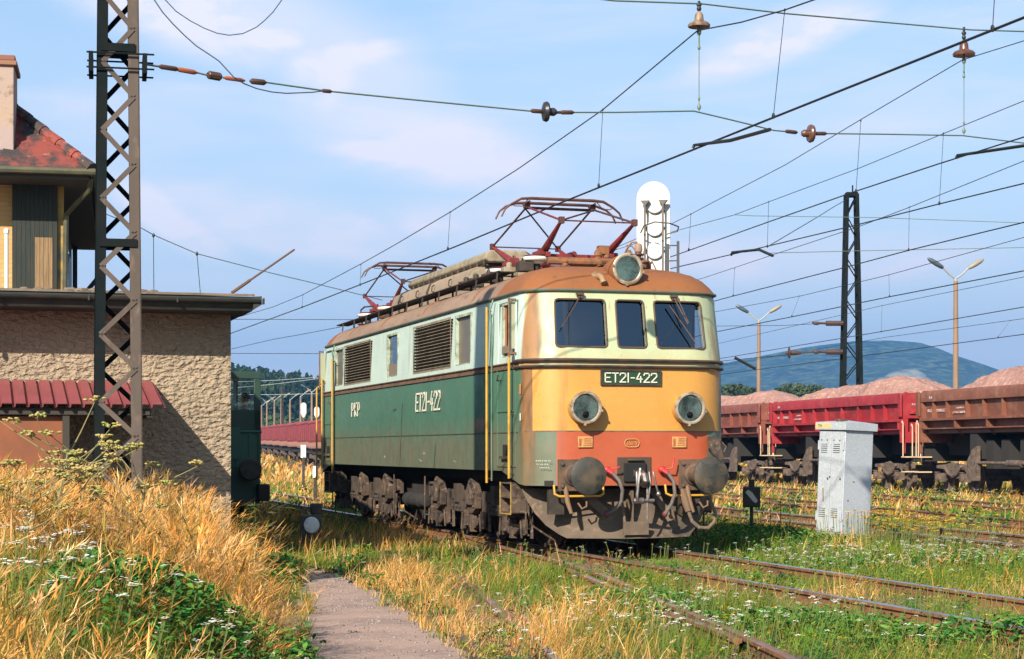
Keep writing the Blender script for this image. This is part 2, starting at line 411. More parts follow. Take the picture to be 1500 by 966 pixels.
t_turn = track('turnout', 'rusty overgrown track curving off from under the locomotive to the near grass', False, 34)
track('b', 'track just right of the grey cabinet, its near rail shining blue', True, 50, sl0=0)
track('c', 'rusty track in the middle between the shiny track and the wagons', False, 55)
track('d', 'rusty track nearest to the row of loaded wagons', False, 55)
track('w', 'track under the row of gravel wagons', False, 90)
track('l', 'distant track under the red wagons left of the locomotive', False, 0)
track('s', 'short track under the dark green rail vehicle behind the house', False, 0)
# check rails of the turnout, lying beside its right rail
o = sweep(offset_curve(crv([(.89, 21.5), (1.17, 19.4), (1.42, 17.6)], .5), .22), RP, lambda x, y: -.01, (6, 7, 8), 'check_rail', [m_rust, m_railtop2], t_turn)
o = sweep(offset_curve(crv([(1.62, 15.9), (1.83, 14.6), (1.95, 13.6)], .5), .26), RP, lambda x, y: -.01, (6, 7, 8), 'check_rail', [m_rust, m_railtop2], t_turn)
def spread(n, key, w0, w1, y0, y1):
    c = TRK[key]; y = RNG.uniform(y0, y1, n); o = np.argsort(c[:, 1]); x = np.interp(y, c[o, 1], c[o, 0]) + RNG.uniform(w0, w1, n)
    return np.stack([x, y, np.full(n, -.145)], 1)
m_ballast = mat('ballast_stone', (.20, .115, .075), .9, col2=(.11, .07, .05), scale=2.5, col3=(.27, .2, .17), s3=5)
bp = np.concatenate([spread(9000, 'main', -1.2, 1.2, 14, 30), spread(3500, 'turnout', -1, 1, 12, 26), spread(3500, 'b', -1.3, 1.3, 22, 45), spread(2600, 'main', -1.2, 1.2, 38, 75)])
pebbles('ballast', bp, .02, .045, m_ballast, label='reddish brown ballast stones between the sleepers')
# ---------------------------------------------------------------- locomotive
LOCO = Vector((1.673, 24.770, 0))
def paint(name, col, grime=(.14, .105, .06), gz0=1.62, gz1=1.9, gamt=.6, streak=(.16, .07, .03), band=True, streaks=.35, rough=.5, edge=None):
    col, grime, streak = [tuple(q * .84 for q in c_) for c_ in (col, grime, streak)]
    """vehicle paint: base colour, dust below a height, run marks, rust-brown stripe on the cab corners"""
    m = bpy.data.materials.new(name); m.use_nodes = True; t = m.node_tree; n = t.nodes; p = n['Principled BSDF']
    p.inputs['Roughness'].default_value = rough
    c = n.new('ShaderNodeTexCoord'); sp = n.new('ShaderNodeSeparateXYZ'); t.links.new(c.outputs['Object'], sp.inputs[0])
    def noise(sc, st=(1, 1, 1), d=5):
        mp = n.new('ShaderNodeMapping'); mp.inputs['Scale'].default_value = st; t.links.new(c.outputs['Object'], mp.inputs[0])
        z = n.new('ShaderNodeTexNoise'); z.inputs['Scale'].default_value = sc; z.inputs['Detail'].default_value = d; z.inputs['Roughness'].default_value = .6
        t.links.new(mp.outputs[0], z.inputs['Vector']); return z.outputs['Fac']
    def rng(s, a, b, c0=0., c1=1.):
        r = n.new('ShaderNodeMapRange'); r.inputs['From Min'].default_value = a; r.inputs['From Max'].default_value = b
        r.inputs['To Min'].default_value = c0; r.inputs['To Max'].default_value = c1; r.interpolation_type = 'SMOOTHSTEP'; t.links.new(s, r.inputs['Value']); return r.outputs[0]
    def ma(op, a, b):
        x = n.new('ShaderNodeMath'); x.operation = op
        for i, q in enumerate((a, b)):
            if isinstance(q, (int, float)): x.inputs[i].default_value = q
            else: t.links.new(q, x.inputs[i])
        return x.outputs[0]
    def mix(f, a, b):
        x = n.new('ShaderNodeMix'); x.data_type = 'RGBA'; t.links.new(f, x.inputs['Factor'])
        for k, q in (('A', a), ('B', b)):
            if isinstance(q, tuple): x.inputs[k].default_value = (*q, 1)
            else: t.links.new(q, x.inputs[k])
        return x.outputs['Result']
    Z = sp.outputs['Z']; Y = sp.outputs['Y']; X = sp.outputs['X']
    L = mix(ma('MULTIPLY', rng(noise(1.3), .35, .7), .35), col, tuple(q * .72 for q in col))
    L = mix(ma('MULTIPLY', rng(noise(14), .5, .75), .18), L, tuple(min(1, q * 1.25 + .02) for q in col))
    # dust thrown up from the track
    g = ma('MULTIPLY', rng(ma('ADD', Z, ma('MULTIPLY', noise(2.2), .25)), gz1 + .12, gz0 + .05), ma('MULTIPLY', rng(noise(2.6), .2, .75, .55, 1.), gamt))
    L = mix(g, L, grime)
    # vertical run marks
    s = ma('MULTIPLY', rng(noise(2.6, (1, 1, .12), 3), .60, .74), streaks); L = mix(s, L, streak)
    s = ma('MULTIPLY', rng(noise(9, (1, 1, .10), 3), .62, .78), streaks * .8); L = mix(s, L, streak)
    ch_ = ma('MULTIPLY', rng(noise(34, (1, 1, 1), 2), .66, .70), rng(noise(2.2), .42, .6)); L = mix(ma('MULTIPLY', ch_, .6), L, (.13, .06, .03))
    if band:
        yn = ma('ADD', Y, ma('MULTIPLY', ma('SUBTRACT', noise(3, (1, 1, .35)), .5), .16))
        b = ma('MULTIPLY', ma('MULTIPLY', rng(yn, .20, .245), rng(yn, .54, .46)), rng(X, -1.2, -1.3)); b = ma('MULTIPLY', b, rng(Z, 1.0, 1.9, .35, .9))
        L = mix(b, L, mix(rng(noise(3.5, (1, 1, .25)), .38, .62), (.27, .115, .04), (.12, .06, .03)))
    if edge:
        e = ma('MULTIPLY', rng(ma('ADD', Z, ma('MULTIPLY', noise(3.5), .3)), edge[0] + .45, edge[0]), edge[1]); L = mix(e, L, edge[2])
    t.links.new(L, p.inputs['Base Color'])
    t.links.new(rng(noise(5), .3, .7, rough - .08, rough + .2), p.inputs['Roughness'])
    bp = n.new('ShaderNodeBump'); bp.inputs['Strength'].default_value = .22; bp.inputs['Distance'].default_value = .012
    t.links.new(noise(1.6, (1, .5, 1), 2), bp.inputs['Height']); t.links.new(bp.outputs[0], p.inputs['Normal'])
    return m
pt_green = paint('green_paint', (.068, .165, .105), grime=(.17, .135, .085), rough=.42, streaks=.35, gz0=1.45, gz1=2.0, gamt=.8)
pt_cream = paint('pale_green_paint', (.50, .61, .53), gamt=0, streak=(.22, .15, .08), streaks=.5, rough=.5)
pt_creamf = paint('pale_front_paint', (.45, .49, .29), gamt=0, streak=(.32, .17, .06), streaks=.7, rough=.5, band=True, edge=(2.5, .85, (.44, .28, .09)))
pt_yellow = paint('yellow_paint', (.58, .28, .055), gamt=0, streak=(.34, .15, .04), streaks=.6, rough=.45, band=False)
pt_red = paint('orange_red_paint', (.43, .085, .03), gamt=.25, gz0=.9, gz1=1.1, streak=(.26, .08, .04), streaks=.35, rough=.5, band=False)
pt_roof = paint('roof_rust', (.255, .086, .022), gamt=0, streak=(.10, .045, .025), streaks=.8, rough=.75, band=False)
pt_roofs = mat('roof_side_brown', (.25, .155, .105), .8, col2=(.32, .21, .14), scale=1.2, col3=(.15, .09, .06), s3=6, l3=.55, h3=.75, stretch=(1, .4, 1), bump=.1, bscale=6)
m_dark = mat('dark_iron', (.03, .026, .022), .7, .1, col2=(.07, .05, .035), scale=5)
m_dust = mat('brake_dust_iron', (.12, .078, .052), .85, col2=(.035, .026, .022), scale=5, col3=(.24, .16, .11), s3=14, bump=.25, bscale=30)
m_under = mat('underframe_black', (.022, .02, .018), .85, col2=(.04, .032, .026), scale=3)
m_hand = mat('handrail_yellow', (.58, .31, .03), .5, col2=(.45, .22, .03), scale=9, lo=.5, hi=.7)
m_mould = mat('moulding_brown', (.20, .11, .06), .6, col2=(.10, .06, .04), scale=4)
m_chrome = mat('lamp_rim', (.46, .38, .29), .4, .3, col2=(.28, .18, .10), scale=9, lo=.45, hi=.6)
m_reflector = mat('lamp_reflector', (.50, .54, .50), .06, 1., col2=(.10, .11, .10), scale=5)
m_ins = mat('insulator_white', (.7, .66, .58), .4)
m_insb = mat('insulator_brown', (.10, .04, .025), .3, spec=.6, col2=(.16, .07, .04), scale=9)
m_panto = mat('pantograph_red', (.26, .026, .022), .5, col2=(.10, .022, .018), scale=5)
m_panto2 = mat('pantograph_brown', (.13, .05, .035), .6, .2, col2=(.06, .035, .03), scale=4)
m_box = mat('roof_box_tan', (.36, .26, .18), .85, col2=(.27, .2, .14), scale=1.1, col3=(.17, .13, .1), s3=9, l3=.56, h3=.75, bump=.12, bscale=9)
m_boxe = mat('roof_box_mottled', (.34, .28, .19), .9, col2=(.20, .16, .10), scale=6, bump=.1)
m_red = mat('valve_red', (.5, .03, .03), .45)
m_steel = mat('worn_steel', (.32, .3, .28), .35, .8, col2=(.14, .1, .08), scale=9)
m_white = mat('sign_white', (.72, .68, .55), .6)
m_brass = mat('maker_plate_ochre', (.60, .33, .10), .6, col2=(.5, .2, .07), scale=12)
m_platebg = mat('number_plate_green', (.018, .055, .024), .5)
m_int = mat('cab_interior', (.16, .2, .18), .8)
m_gap = mat('dark_recess', (.012, .012, .012), .9)
def glassy(name, tint=(.25, .33, .42), f=.25):
    m = bpy.data.materials.new(name); m.use_nodes = True; t = m.node_tree; n = t.nodes; n.clear()
    a = n.new('ShaderNodeBsdfTransparent'); a.inputs[0].default_value = (*tint, 1)
    g = n.new('ShaderNodeBsdfGlossy'); g.inputs['Roughness'].default_value = .03; g.inputs['Color'].default_value = (.8, .9, 1, 1)
    lw = n.new('ShaderNodeFresnel'); lw.inputs[0].default_value = 1.5
    ad = n.new('ShaderNodeMath'); ad.operation = 'ADD'; ad.inputs[1].default_value = f; t.links.new(lw.outputs[0], ad.inputs[0])
    mx = n.new('ShaderNodeMixShader'); t.links.new(ad.outputs[0], mx.inputs[0]); t.links.new(a.outputs[0], mx.inputs[1]); t.links.new(g.outputs[0], mx.inputs[2])
    o = n.new('ShaderNodeOutputMaterial'); t.links.new(mx.outputs[0], o.inputs[0]); return m
m_pane = glassy('window_glass', (.36, .40, .46), .10)
m_lens = glassy('lamp_glass', (.80, .84, .80), -.035)

loco = empty('electric_locomotive', LOCO, TH, 'weathered green, cream and yellow electric locomotive with raised pantographs', 'locomotive')
SE = 15.5; W = 1.48; CR = .55
ARC = [0, 18, 36, 54, 72, 90]
FT = [-.93, -.80, -.37, -.21, .21, .37, .80, .93]
YB = sorted([.72, .83, 1.41, 1.59, 2.2, 3.115, 4.01, 4.25, 6.78, 7.99, 8.84, 10.19, 12.72, 12.86, 13.7, 1.0, 1.8, 5.5, 9.5, 11.5, 14.3, 14.6])
per = []                                             # (t, s, region)
for a in reversed(ARC): per.append((W - CR + CR * sin(R(a)), CR * (1 - cos(R(a)))))
for q in FT[::-1][1:]: per.append((q, 0.))
for a in ARC[1:]: per.append((-(W - CR + CR * sin(R(a))), CR * (1 - cos(R(a)))))
for y in YB: per.append((-W, y))
for a in reversed(ARC): per.append((-(W - CR + CR * sin(R(a))), SE - CR * (1 - cos(R(a)))))
for q in FT[1:]: per.append((q, SE))
for a in ARC[1:]: per.append(((W - CR + CR * sin(R(a))), SE - CR * (1 - cos(R(a)))))
for y in YB[::-1]: per.append((W, y))
# mirrored right side uses the same break lines
def lean(z): return 0. if z < 1.64 else (.02 * (z - 1.64) if z < 2.6 else .02 + (z - 2.6) * .21)
def wz(z): return 1. if z < 2.6 else 1 - (z - 2.6) * .035
def bp(t, s, z):
    if s < 1.6: s2 = s + lean(z) * (1 - s / 1.6)
    elif s > SE - 1.6: s2 = s - lean(z) * (1 - (SE - s) / 1.6)
    else: s2 = s
    return Vector((t * wz(z), s2 + .018 * t * t * (1 if s < .3 else 0), z))
def zb(s):
    s = min(s, SE - s)
    return .91 if s <= .45 else (1.10 if s >= 1.4 else .91 + .19 * (s - .45) / .95)
ZL = [None, 1.10, 1.64, 1.66, 2.52, 2.62, 2.70, 2.80, 3.46, 3.575]
FRONTW = [(-1.10, -.37), (-.21, .21), (.37, 1.10)]
SIDEW = [(.83, 1.41), (3.115, 4.01), (4.25, 6.78), (7.99, 8.84), (10.19, 12.72), (12.86, 13.7)]
def hole(t, s, z):
    if s < .12 and 2.80 < z < 3.46: return any(a < t < b for a, b in FRONTW)
    if s > SE - .12 and 2.80 < z < 3.46: return any(a < t < b for a, b in FRONTW)
    if abs(t) > 1.47 and 2.70 < z < 3.46: return any(a < s < b for a, b in SIDEW)
    return False
body = MB(); n = len(per); vs = []
for z in ZL:
    for t, s in per: vs.append(bp(t, s, zb(s) if z is None else z))
fs = []; ms = []
for j in range(len(ZL) - 1):
    for k in range(n):
        k2 = (k + 1) % n; t = (per[k][0] + per[k2][0]) / 2; s = (per[k][1] + per[k2][1]) / 2
        z0 = ZL[j] or 1.0; z = (z0 + ZL[j + 1]) / 2
        if j == 0 and zb(per[k][1]) > 1.099 and zb(per[k2][1]) > 1.099: continue
        if hole(t, s, z): continue
        se = min(s, SE - s); fr = se < .31
        if z < 1.64: mi = 4 if (se < .06 and abs(t) < 1.12) else 0
        elif z < 1.66: mi = 5 if fr else 0
        elif z < 2.52: mi = 3 if se < .24 else 0
        elif z < 2.62: mi = 5 if se > .5 else 2
        else: mi = 2 if se < .45 else 1
        fs.append((j * n + k, j * n + k2, (j + 1) * n + k2, (j + 1) * n + k)); ms.append(mi)
body.v = vs; body.f = fs; body.m = ms
# window reveals
def reveal(mb, pts, inward, mi):
    o = len(mb.v); ins = [Vector(p) + Vector(inward) for p in pts]
    return mb.add(list(pts) + ins, [(k, (k + 1) % 4, 4 + (k + 1) % 4, 4 + k) for k in range(4)], mi)
for a, b in FRONTW:
    for e in (0, SE):
        sg = 1 if e == 0 else -1
        def fp(t, z):
            s = CR * (1 - math.sqrt(max(0, 1 - ((abs(t) - .93) / CR) ** 2))) if abs(t) > .93 else 0
            return bp(t, e + sg * s, z)
        reveal(body, [fp(a, 2.8), fp(b, 2.8), fp(b, 3.46), fp(a, 3.46)], (0, sg * .06, 0), 2)
for a, b in SIDEW:
    for sx in (-1, 1): reveal(body, [bp(sx * W, a, 2.7), bp(sx * W, b, 2.7), bp(sx * W, b, 3.46), bp(sx * W, a, 3.46)], (-sx * .06, 0, 0), 1)
body.build('body', [pt_green, pt_cream, pt_creamf, pt_yellow, pt_red, m_mould], loco, ang=28)
# roof: shell shrinking to the crown
rz = [(0, 3.575), (.0, 3.60), (.05, 3.70), (.14, 3.80), (.27, 3.885), (.45, 3.95), (.75, 4.01), (1.1, 4.045), (1.47, 4.06)]
roof = MB(); vs = []; NR = len(rz)
def roofp(t, s, k):
    off, z = rz[k]; q = bp(t, s, 3.575); f = 1 - off / W
    if k == 1: q.x *= 1.012; q.y += -.018 if s < .6 else (.018 if s > SE - .6 else 0)
    # inset ends more strongly so that the cab roof slopes like a dome
    ins = off * 1.25 + .0
    y = q.y
    if s < CR + .01: y = q.y + ins * (1 - s / (CR * 2.2))
    elif s < 2.4: y = q.y + ins * (1 - s / (CR * 2.2)) if s < CR * 2.2 else q.y
    if s > SE - CR * 2.2: y = q.y - ins * (1 - (SE - s) / (CR * 2.2))
    return Vector((q.x * f if abs(q.x) > 1e-6 else 0, y, z))
for k in range(NR):
    for t, s in per: vs.append(roofp(t, s, k))
fs = [(k * n + i, k * n + (i + 1) % n, (k + 1) * n + (i + 1) % n, (k + 1) * n + i) for k in range(NR - 1) for i in range(n)]
roof.v = vs; roof.f = fs
roof.m = [0 if (per[i % n][1] < 1.62 or per[i % n][1] > SE - 1.6) else 1 for i in range(len(fs))]
# seam ribs across the roof
for s in (1.62, 3.2, 6.4, 9.6, 12.6):
    pts = [bp(-W, s, 3.6)] + [Vector((-(W * wz(3.575)) * (1 - rz[k][0] / W), s, rz[k][1] + .004)) for k in range(1, NR)]
    pts += [Vector((-p.x, p.y, p.z)) for p in pts[::-1]]
    roof.tube(pts, .012, 5, 0)
roof.build('roof', [pt_roof, pt_roofs], loco, ang=60)
# gutter along the cab front and sides
g = MB(); gp = [bp(t, s, 3.575) for t, s in per]; gp.append(gp[0])
gp = [Vector((p.x * 1.014, p.y + (-.02 if p.y < .6 else (.02 if p.y > SE - .6 else 0)), 3.585)) for p in gp]
g.tube(gp, .022, 6); g.build('gutter', mat('gutter_green', (.08, .13, .09), .6, col2=(.14, .08, .04), scale=5), loco)
# two mouldings round the cab front, one band each side
g = MB()
for z, r in ((2.62, .026), (2.535, .022)):
    q = [(t, s) for t, s in per if s < 1.01]
    i0 = [i for i in range(n) if per[i][1] <= .75 and per[i][0] < 0 or per[i][1] <= .75]
    fr = sorted([p for p in per if p[1] <= .73], key=lambda p: (math.atan2(p[0], 1.2 - p[1])))
    pts = [bp(p[0], p[1], z) + Vector((.02 * (1 if p[0] > 0 else -1) if abs(p[0]) > .93 else 0, -.03 if abs(p[0]) < 1.45 else 0, 0)) for p in fr]
    g = MB(); g.tube(pts, r, 6); g.build('front_moulding', mat('moulding_dark', (.035, .03, .028), .5, col2=(.10, .05, .03), scale=4), loco)
for sx in (-1, 1):
    g = MB(); g.bb((sx * (W + .001), .75, 2.525), (sx * (W + .02), 14.9, 2.545)); g.bb((sx * (W + .001), .75, 2.60), (sx * (W + .02), 14.9, 2.615))
    g.build('side_moulding', m_mould, loco)
    g = MB(); g.bb((sx * (W + .0005), .6, 1.632), (sx * (W + .007), 14.9, 1.646)); g.build('panel_seam', mat('seam_green', (.03, .07, .045), .6, col2=(.14, .07, .04), scale=3), loco)
# underframe and closed floor
u = MB(); u.bb((-1.30, .6, .95), (1.30, SE - .6, 1.09)); u.bb((-1.05, .5, .62), (-.95, SE - .5, 1.0)); u.bb((.95, .5, .62), (1.05, SE - .5, 1.0))
u.bb((-1.15, 7.0, .35), (1.15, 8.2, .95)); u.build('underframe', m_under, loco)
# interior walls
u = MB(); u.bb((-1.4, 2.0, 1.2), (1.4, 2.05, 3.55)); u.bb((-1.4, SE - 2.05, 1.2), (1.4, SE - 2, 3.55)); u.bb((-1.38, .3, 1.95), (1.38, 2, 2.0)); u.bb((-1.2, .35, 2.0), (1.2, .75, 2.68))
u.bb((-1.38, .5, 3.54), (1.38, SE - .5, 3.56)); u.bb((-.2, 1.98, 2.1), (.35, 1.995, 3.4), 1); u.bb((.5, 1.1, 2.0), (.95, 1.2, 3.0), 1); u.bb((.5, .9, 2.5), (.95, 1.2, 2.58), 1); u.bb((-.95, 1.1, 2.0), (-.5, 1.2, 2.95), 1); u.build('cab_interior', [m_int, m_under], loco)
# panes
def pane_front(a, b, e, name='windscreen'):
    sg = 1 if e == 0 else -1; mb = MB(); nn = 6; pts = []
    for z in (2.785, 3.475):
        for i in range(nn + 1):
            t = a - .012 + (b - a + .024) * i / nn
            s = CR * (1 - math.sqrt(max(0, 1 - ((abs(t) - .93) / CR) ** 2))) if abs(t) > .93 else 0
            p = bp(t, e + sg * s, z); pts.append(p + Vector((0, sg * .045, 0)))
    mb.add(pts, [(i, i + 1, i + nn + 2, i + nn + 1) for i in range(nn)])
    o = mb.build(name, m_pane, loco, smooth=True)
    fr = MB(); loop = []
    def fp(t, z, d=-.004):
        s = CR * (1 - math.sqrt(max(0, 1 - ((abs(t) - .93) / CR) ** 2))) if abs(t) > .93 else 0
        return bp(t, e + sg * s, z) + Vector((0, sg * d, 0))
    r = .05
    for cx, cz, a0 in ((b - r, 3.46 - r, 0), (a + r, 3.46 - r, 90), (a + r, 2.8 + r, 180), (b - r, 2.8 + r, 270)):
        for k in range(4):
            an = R(a0 + 30 * k); loop.append(fp(cx + r * cos(an), cz + r * sin(an)))
    loop.append(loop[0]); fr.tube(loop, .014, 6)
    # filled corners
    fr.build('window_seal', mat('seal', (.10, .06, .035), .7), o)
for a, b in FRONTW:
    pane_front(a, b, 0)
    pane_front(a, b, SE)
for sx in (-1, 1):
    for i, (a, b) in enumerate(SIDEW):
        x = sx * W * wz(3.1)
        if i in (2, 4):
            lv = MB(); lv.bb((x - sx * .07, a, 2.70), (x - sx * .06, b, 3.46), 1)
            for k in range(14):
                z = 2.725 + k * .0528
                M = Matrix.Rotation(R(-35 * sx), 3, 'Y')
                lv.box((x - sx * .012, (a + b) / 2, z), (.055, b - a, .008), 0, M)
            for y in (a + .015, b - .015): lv.bb((x - .02, y - .02, 2.69), (x + .022 * sx, y + .02, 3.47))
            for z in (2.69, 3.47): lv.bb((x - .02, a, z - .02), (x + .022 * sx, b, z + .015))
            lv.build('louvre', [mat('louvre_tan', (.33, .26, .17), .7, col2=(.20, .14, .09), scale=5), m_gap], loco)
        else:
            w = MB(); w.bb((x - sx * .045, a, 2.70), (x - sx * .04, b, 3.46))
            blind = i in (1, 5)
            o = loco if i == 0 else w.build('side_window', m_pane if not blind else mat('window_blind', (.16, .125, .085), .35, spec=.6, col2=(.12, .10, .07), scale=2), loco)
            f = MB()
            for y0_, y1_, z0_, z1_ in ((a - .02, a + .025, 2.68, 3.48), (b - .025, b + .02, 2.68, 3.48), (a, b, 2.68, 2.72), (a, b, 3.44, 3.48)):
                f.bb((x - sx * .05, y0_, z0_), (x + sx * .012, y1_, z1_))
            if i == 3: f.bb((x - sx * .035, a, 2.70), (x - sx * .02, b, 2.93), 1)
            if i == 0: f.bb((x - sx * .035, a, 2.76), (x + sx * .02, b, 2.86), 1); f.bb((x - sx * .03, b - .09, 2.86), (x - sx * .02, b, 3.44), 2)
            f.build('frame' if i else 'door_window_frame', [mat('frame_pale', (.42, .50, .38), .6, col2=(.2, .16, .1), scale=6), mat('sash_brown', (.22, .17, .12), .6), mat('sash_wood', (.35, .12, .04), .6)], o)
# cab doors: raised leaf outline, handle, kick hole
for sx, ends in ((-1, (0, 1)), (1, (0, 1))):
    for e in ends:
        yf = (lambda y: y) if e == 0 else (lambda y: SE - y)
        d = MB(); x0 = sx * (W + .002); x1 = sx * (W + .014)
        for y0_, y1_, z0_, z1_ in ((.70, .735, 1.16, 3.50), (1.575, 1.61, 1.16, 3.50), (.735, 1.575, 3.475, 3.50), (.735, 1.575, 1.16, 1.18), (.735, 1.575, 1.93, 1.95)):
            top = z1_
            if z0_ < 2.5 < z1_:
                d.bb((x0, yf(y0_), z0_), (x1, yf(y1_), 2.52), 0); d.bb((x0 - sx * .02, yf(y0_), 2.62), (x1 - sx * .008, yf(y1_), z1_), 1)
            else: d.bb((x0 - sx * (.03 if z0_ > 3 else 0), yf(y0_), z0_), (x1 - sx * (.02 if z0_ > 3 else 0), yf(y1_), z1_), 1 if z0_ > 3 else 0)
        o = d.build('door', [pt_green, pt_cream], loco)
        h = MB(); h.bb((x0, yf(.98), 1.30), (x0 + sx * .004, yf(1.33), 1.47), 1); h.bb((x0, yf(.95), 1.27), (x0 + sx * .05, yf(1.36), 1.31), 0)
        h.build('step_hole', [m_dust, m_gap], o)
        h = MB(); h.tube([(x0, yf(1.45), 2.38), (x0 + sx * .06, yf(1.43), 2.38), (x0 + sx * .07, yf(1.33), 2.46)], .012, 6); h.build('door_handle', m_steel, o)
        if sx == -1:
            wd = MB(); wd.bb((x0 - sx * .02, yf(.76), 2.80), (x0 + sx * .09, yf(.735), 3.44), 0); wd.tube([(x0 + sx * .10, yf(.70), 2.68), (x0 + sx * .10, yf(.70), 3.50)], .014, 6, 1)
            for z in (2.72, 3.46): wd.bb((x0, yf(.68), z), (x0 + sx * .11, yf(.72), z + .03), 1)
            wd.build('wind_deflector', [mat('deflector', (.36, .36, .24), .5), m_mould], loco)
# handrails
def rail_yellow(sx, y, z0, z1, off=.07):
    h = MB(); x = sx * (W + off)
    h.tube([(x, y, z0), (x, y, z1)], .019, 8)
    for z in (z0 + .06, z1 - .06, (z0 + z1) / 2): h.tube([(sx * (W - .0), y, z), (x, y, z)], .01, 6, 1)
    h.build('handrail', [m_hand, m_dark], loco)
for sx in (-1, 1):
    rail_yellow(sx, .80, 1.0, 2.78); rail_yellow(sx, 1.93, .92, 3.46)
    rail_yellow(sx, SE - .80, 1.0, 2.9); rail_yellow(sx, SE - 1.93, .92, 3.28)
    for yq in (1.84, SE - 1.84):
        h = MB(); h.tube([(sx * (W + .02), yq, .95), (sx * (W + .02), yq, 3.2), (sx * (W + .05), yq, 3.4), (sx * (W - .0), yq, 3.56)], .014, 6); h.build('drain_pipe', pt_green, loco)
# rear cab grab rails seen past the far corner
h = MB(); h.tube([(-1.56, SE - .25, .75), (-1.56, SE - .25, 2.72), (-1.48, SE - .2, 2.75)], .02, 6); h.build('handrail', m_hand, loco)
# steps
def stepladder(sx, y0_, y1_):
    st = MB(); a, b = sorted((y0_, y1_)); x0, x1 = sx * 1.18, sx * 1.50
    for y in (a, b - .02): st.bb((x0, y, .51), (x1, y + .02, .94))
    for z in (.51, .72): st.bb((x0, a, z), (x1, b, z + .02))
    st.bb((x0, a, .92), (x1, b, .94)); st.bb((sx * 1.02, a + .05, .8), (x0, b - .05, .98))
    for y in (a, b - .02): st.bb((x1, y - .004, .505), (x1 + sx * .012, y + .024, .945), 1)
    st.bb((x1, a, .49), (x1 + sx * .012, b, .51), 1)
    st.build('cab_step', [m_dust, mat('step_edge_yellow', (.5, .33, .05), .6, col2=(.2, .13, .07), scale=18)], loco, bevel=.004)
for sx in (-1, 1): stepladder(sx, .85, 1.40); stepladder(sx, SE - .85, SE - 1.40)
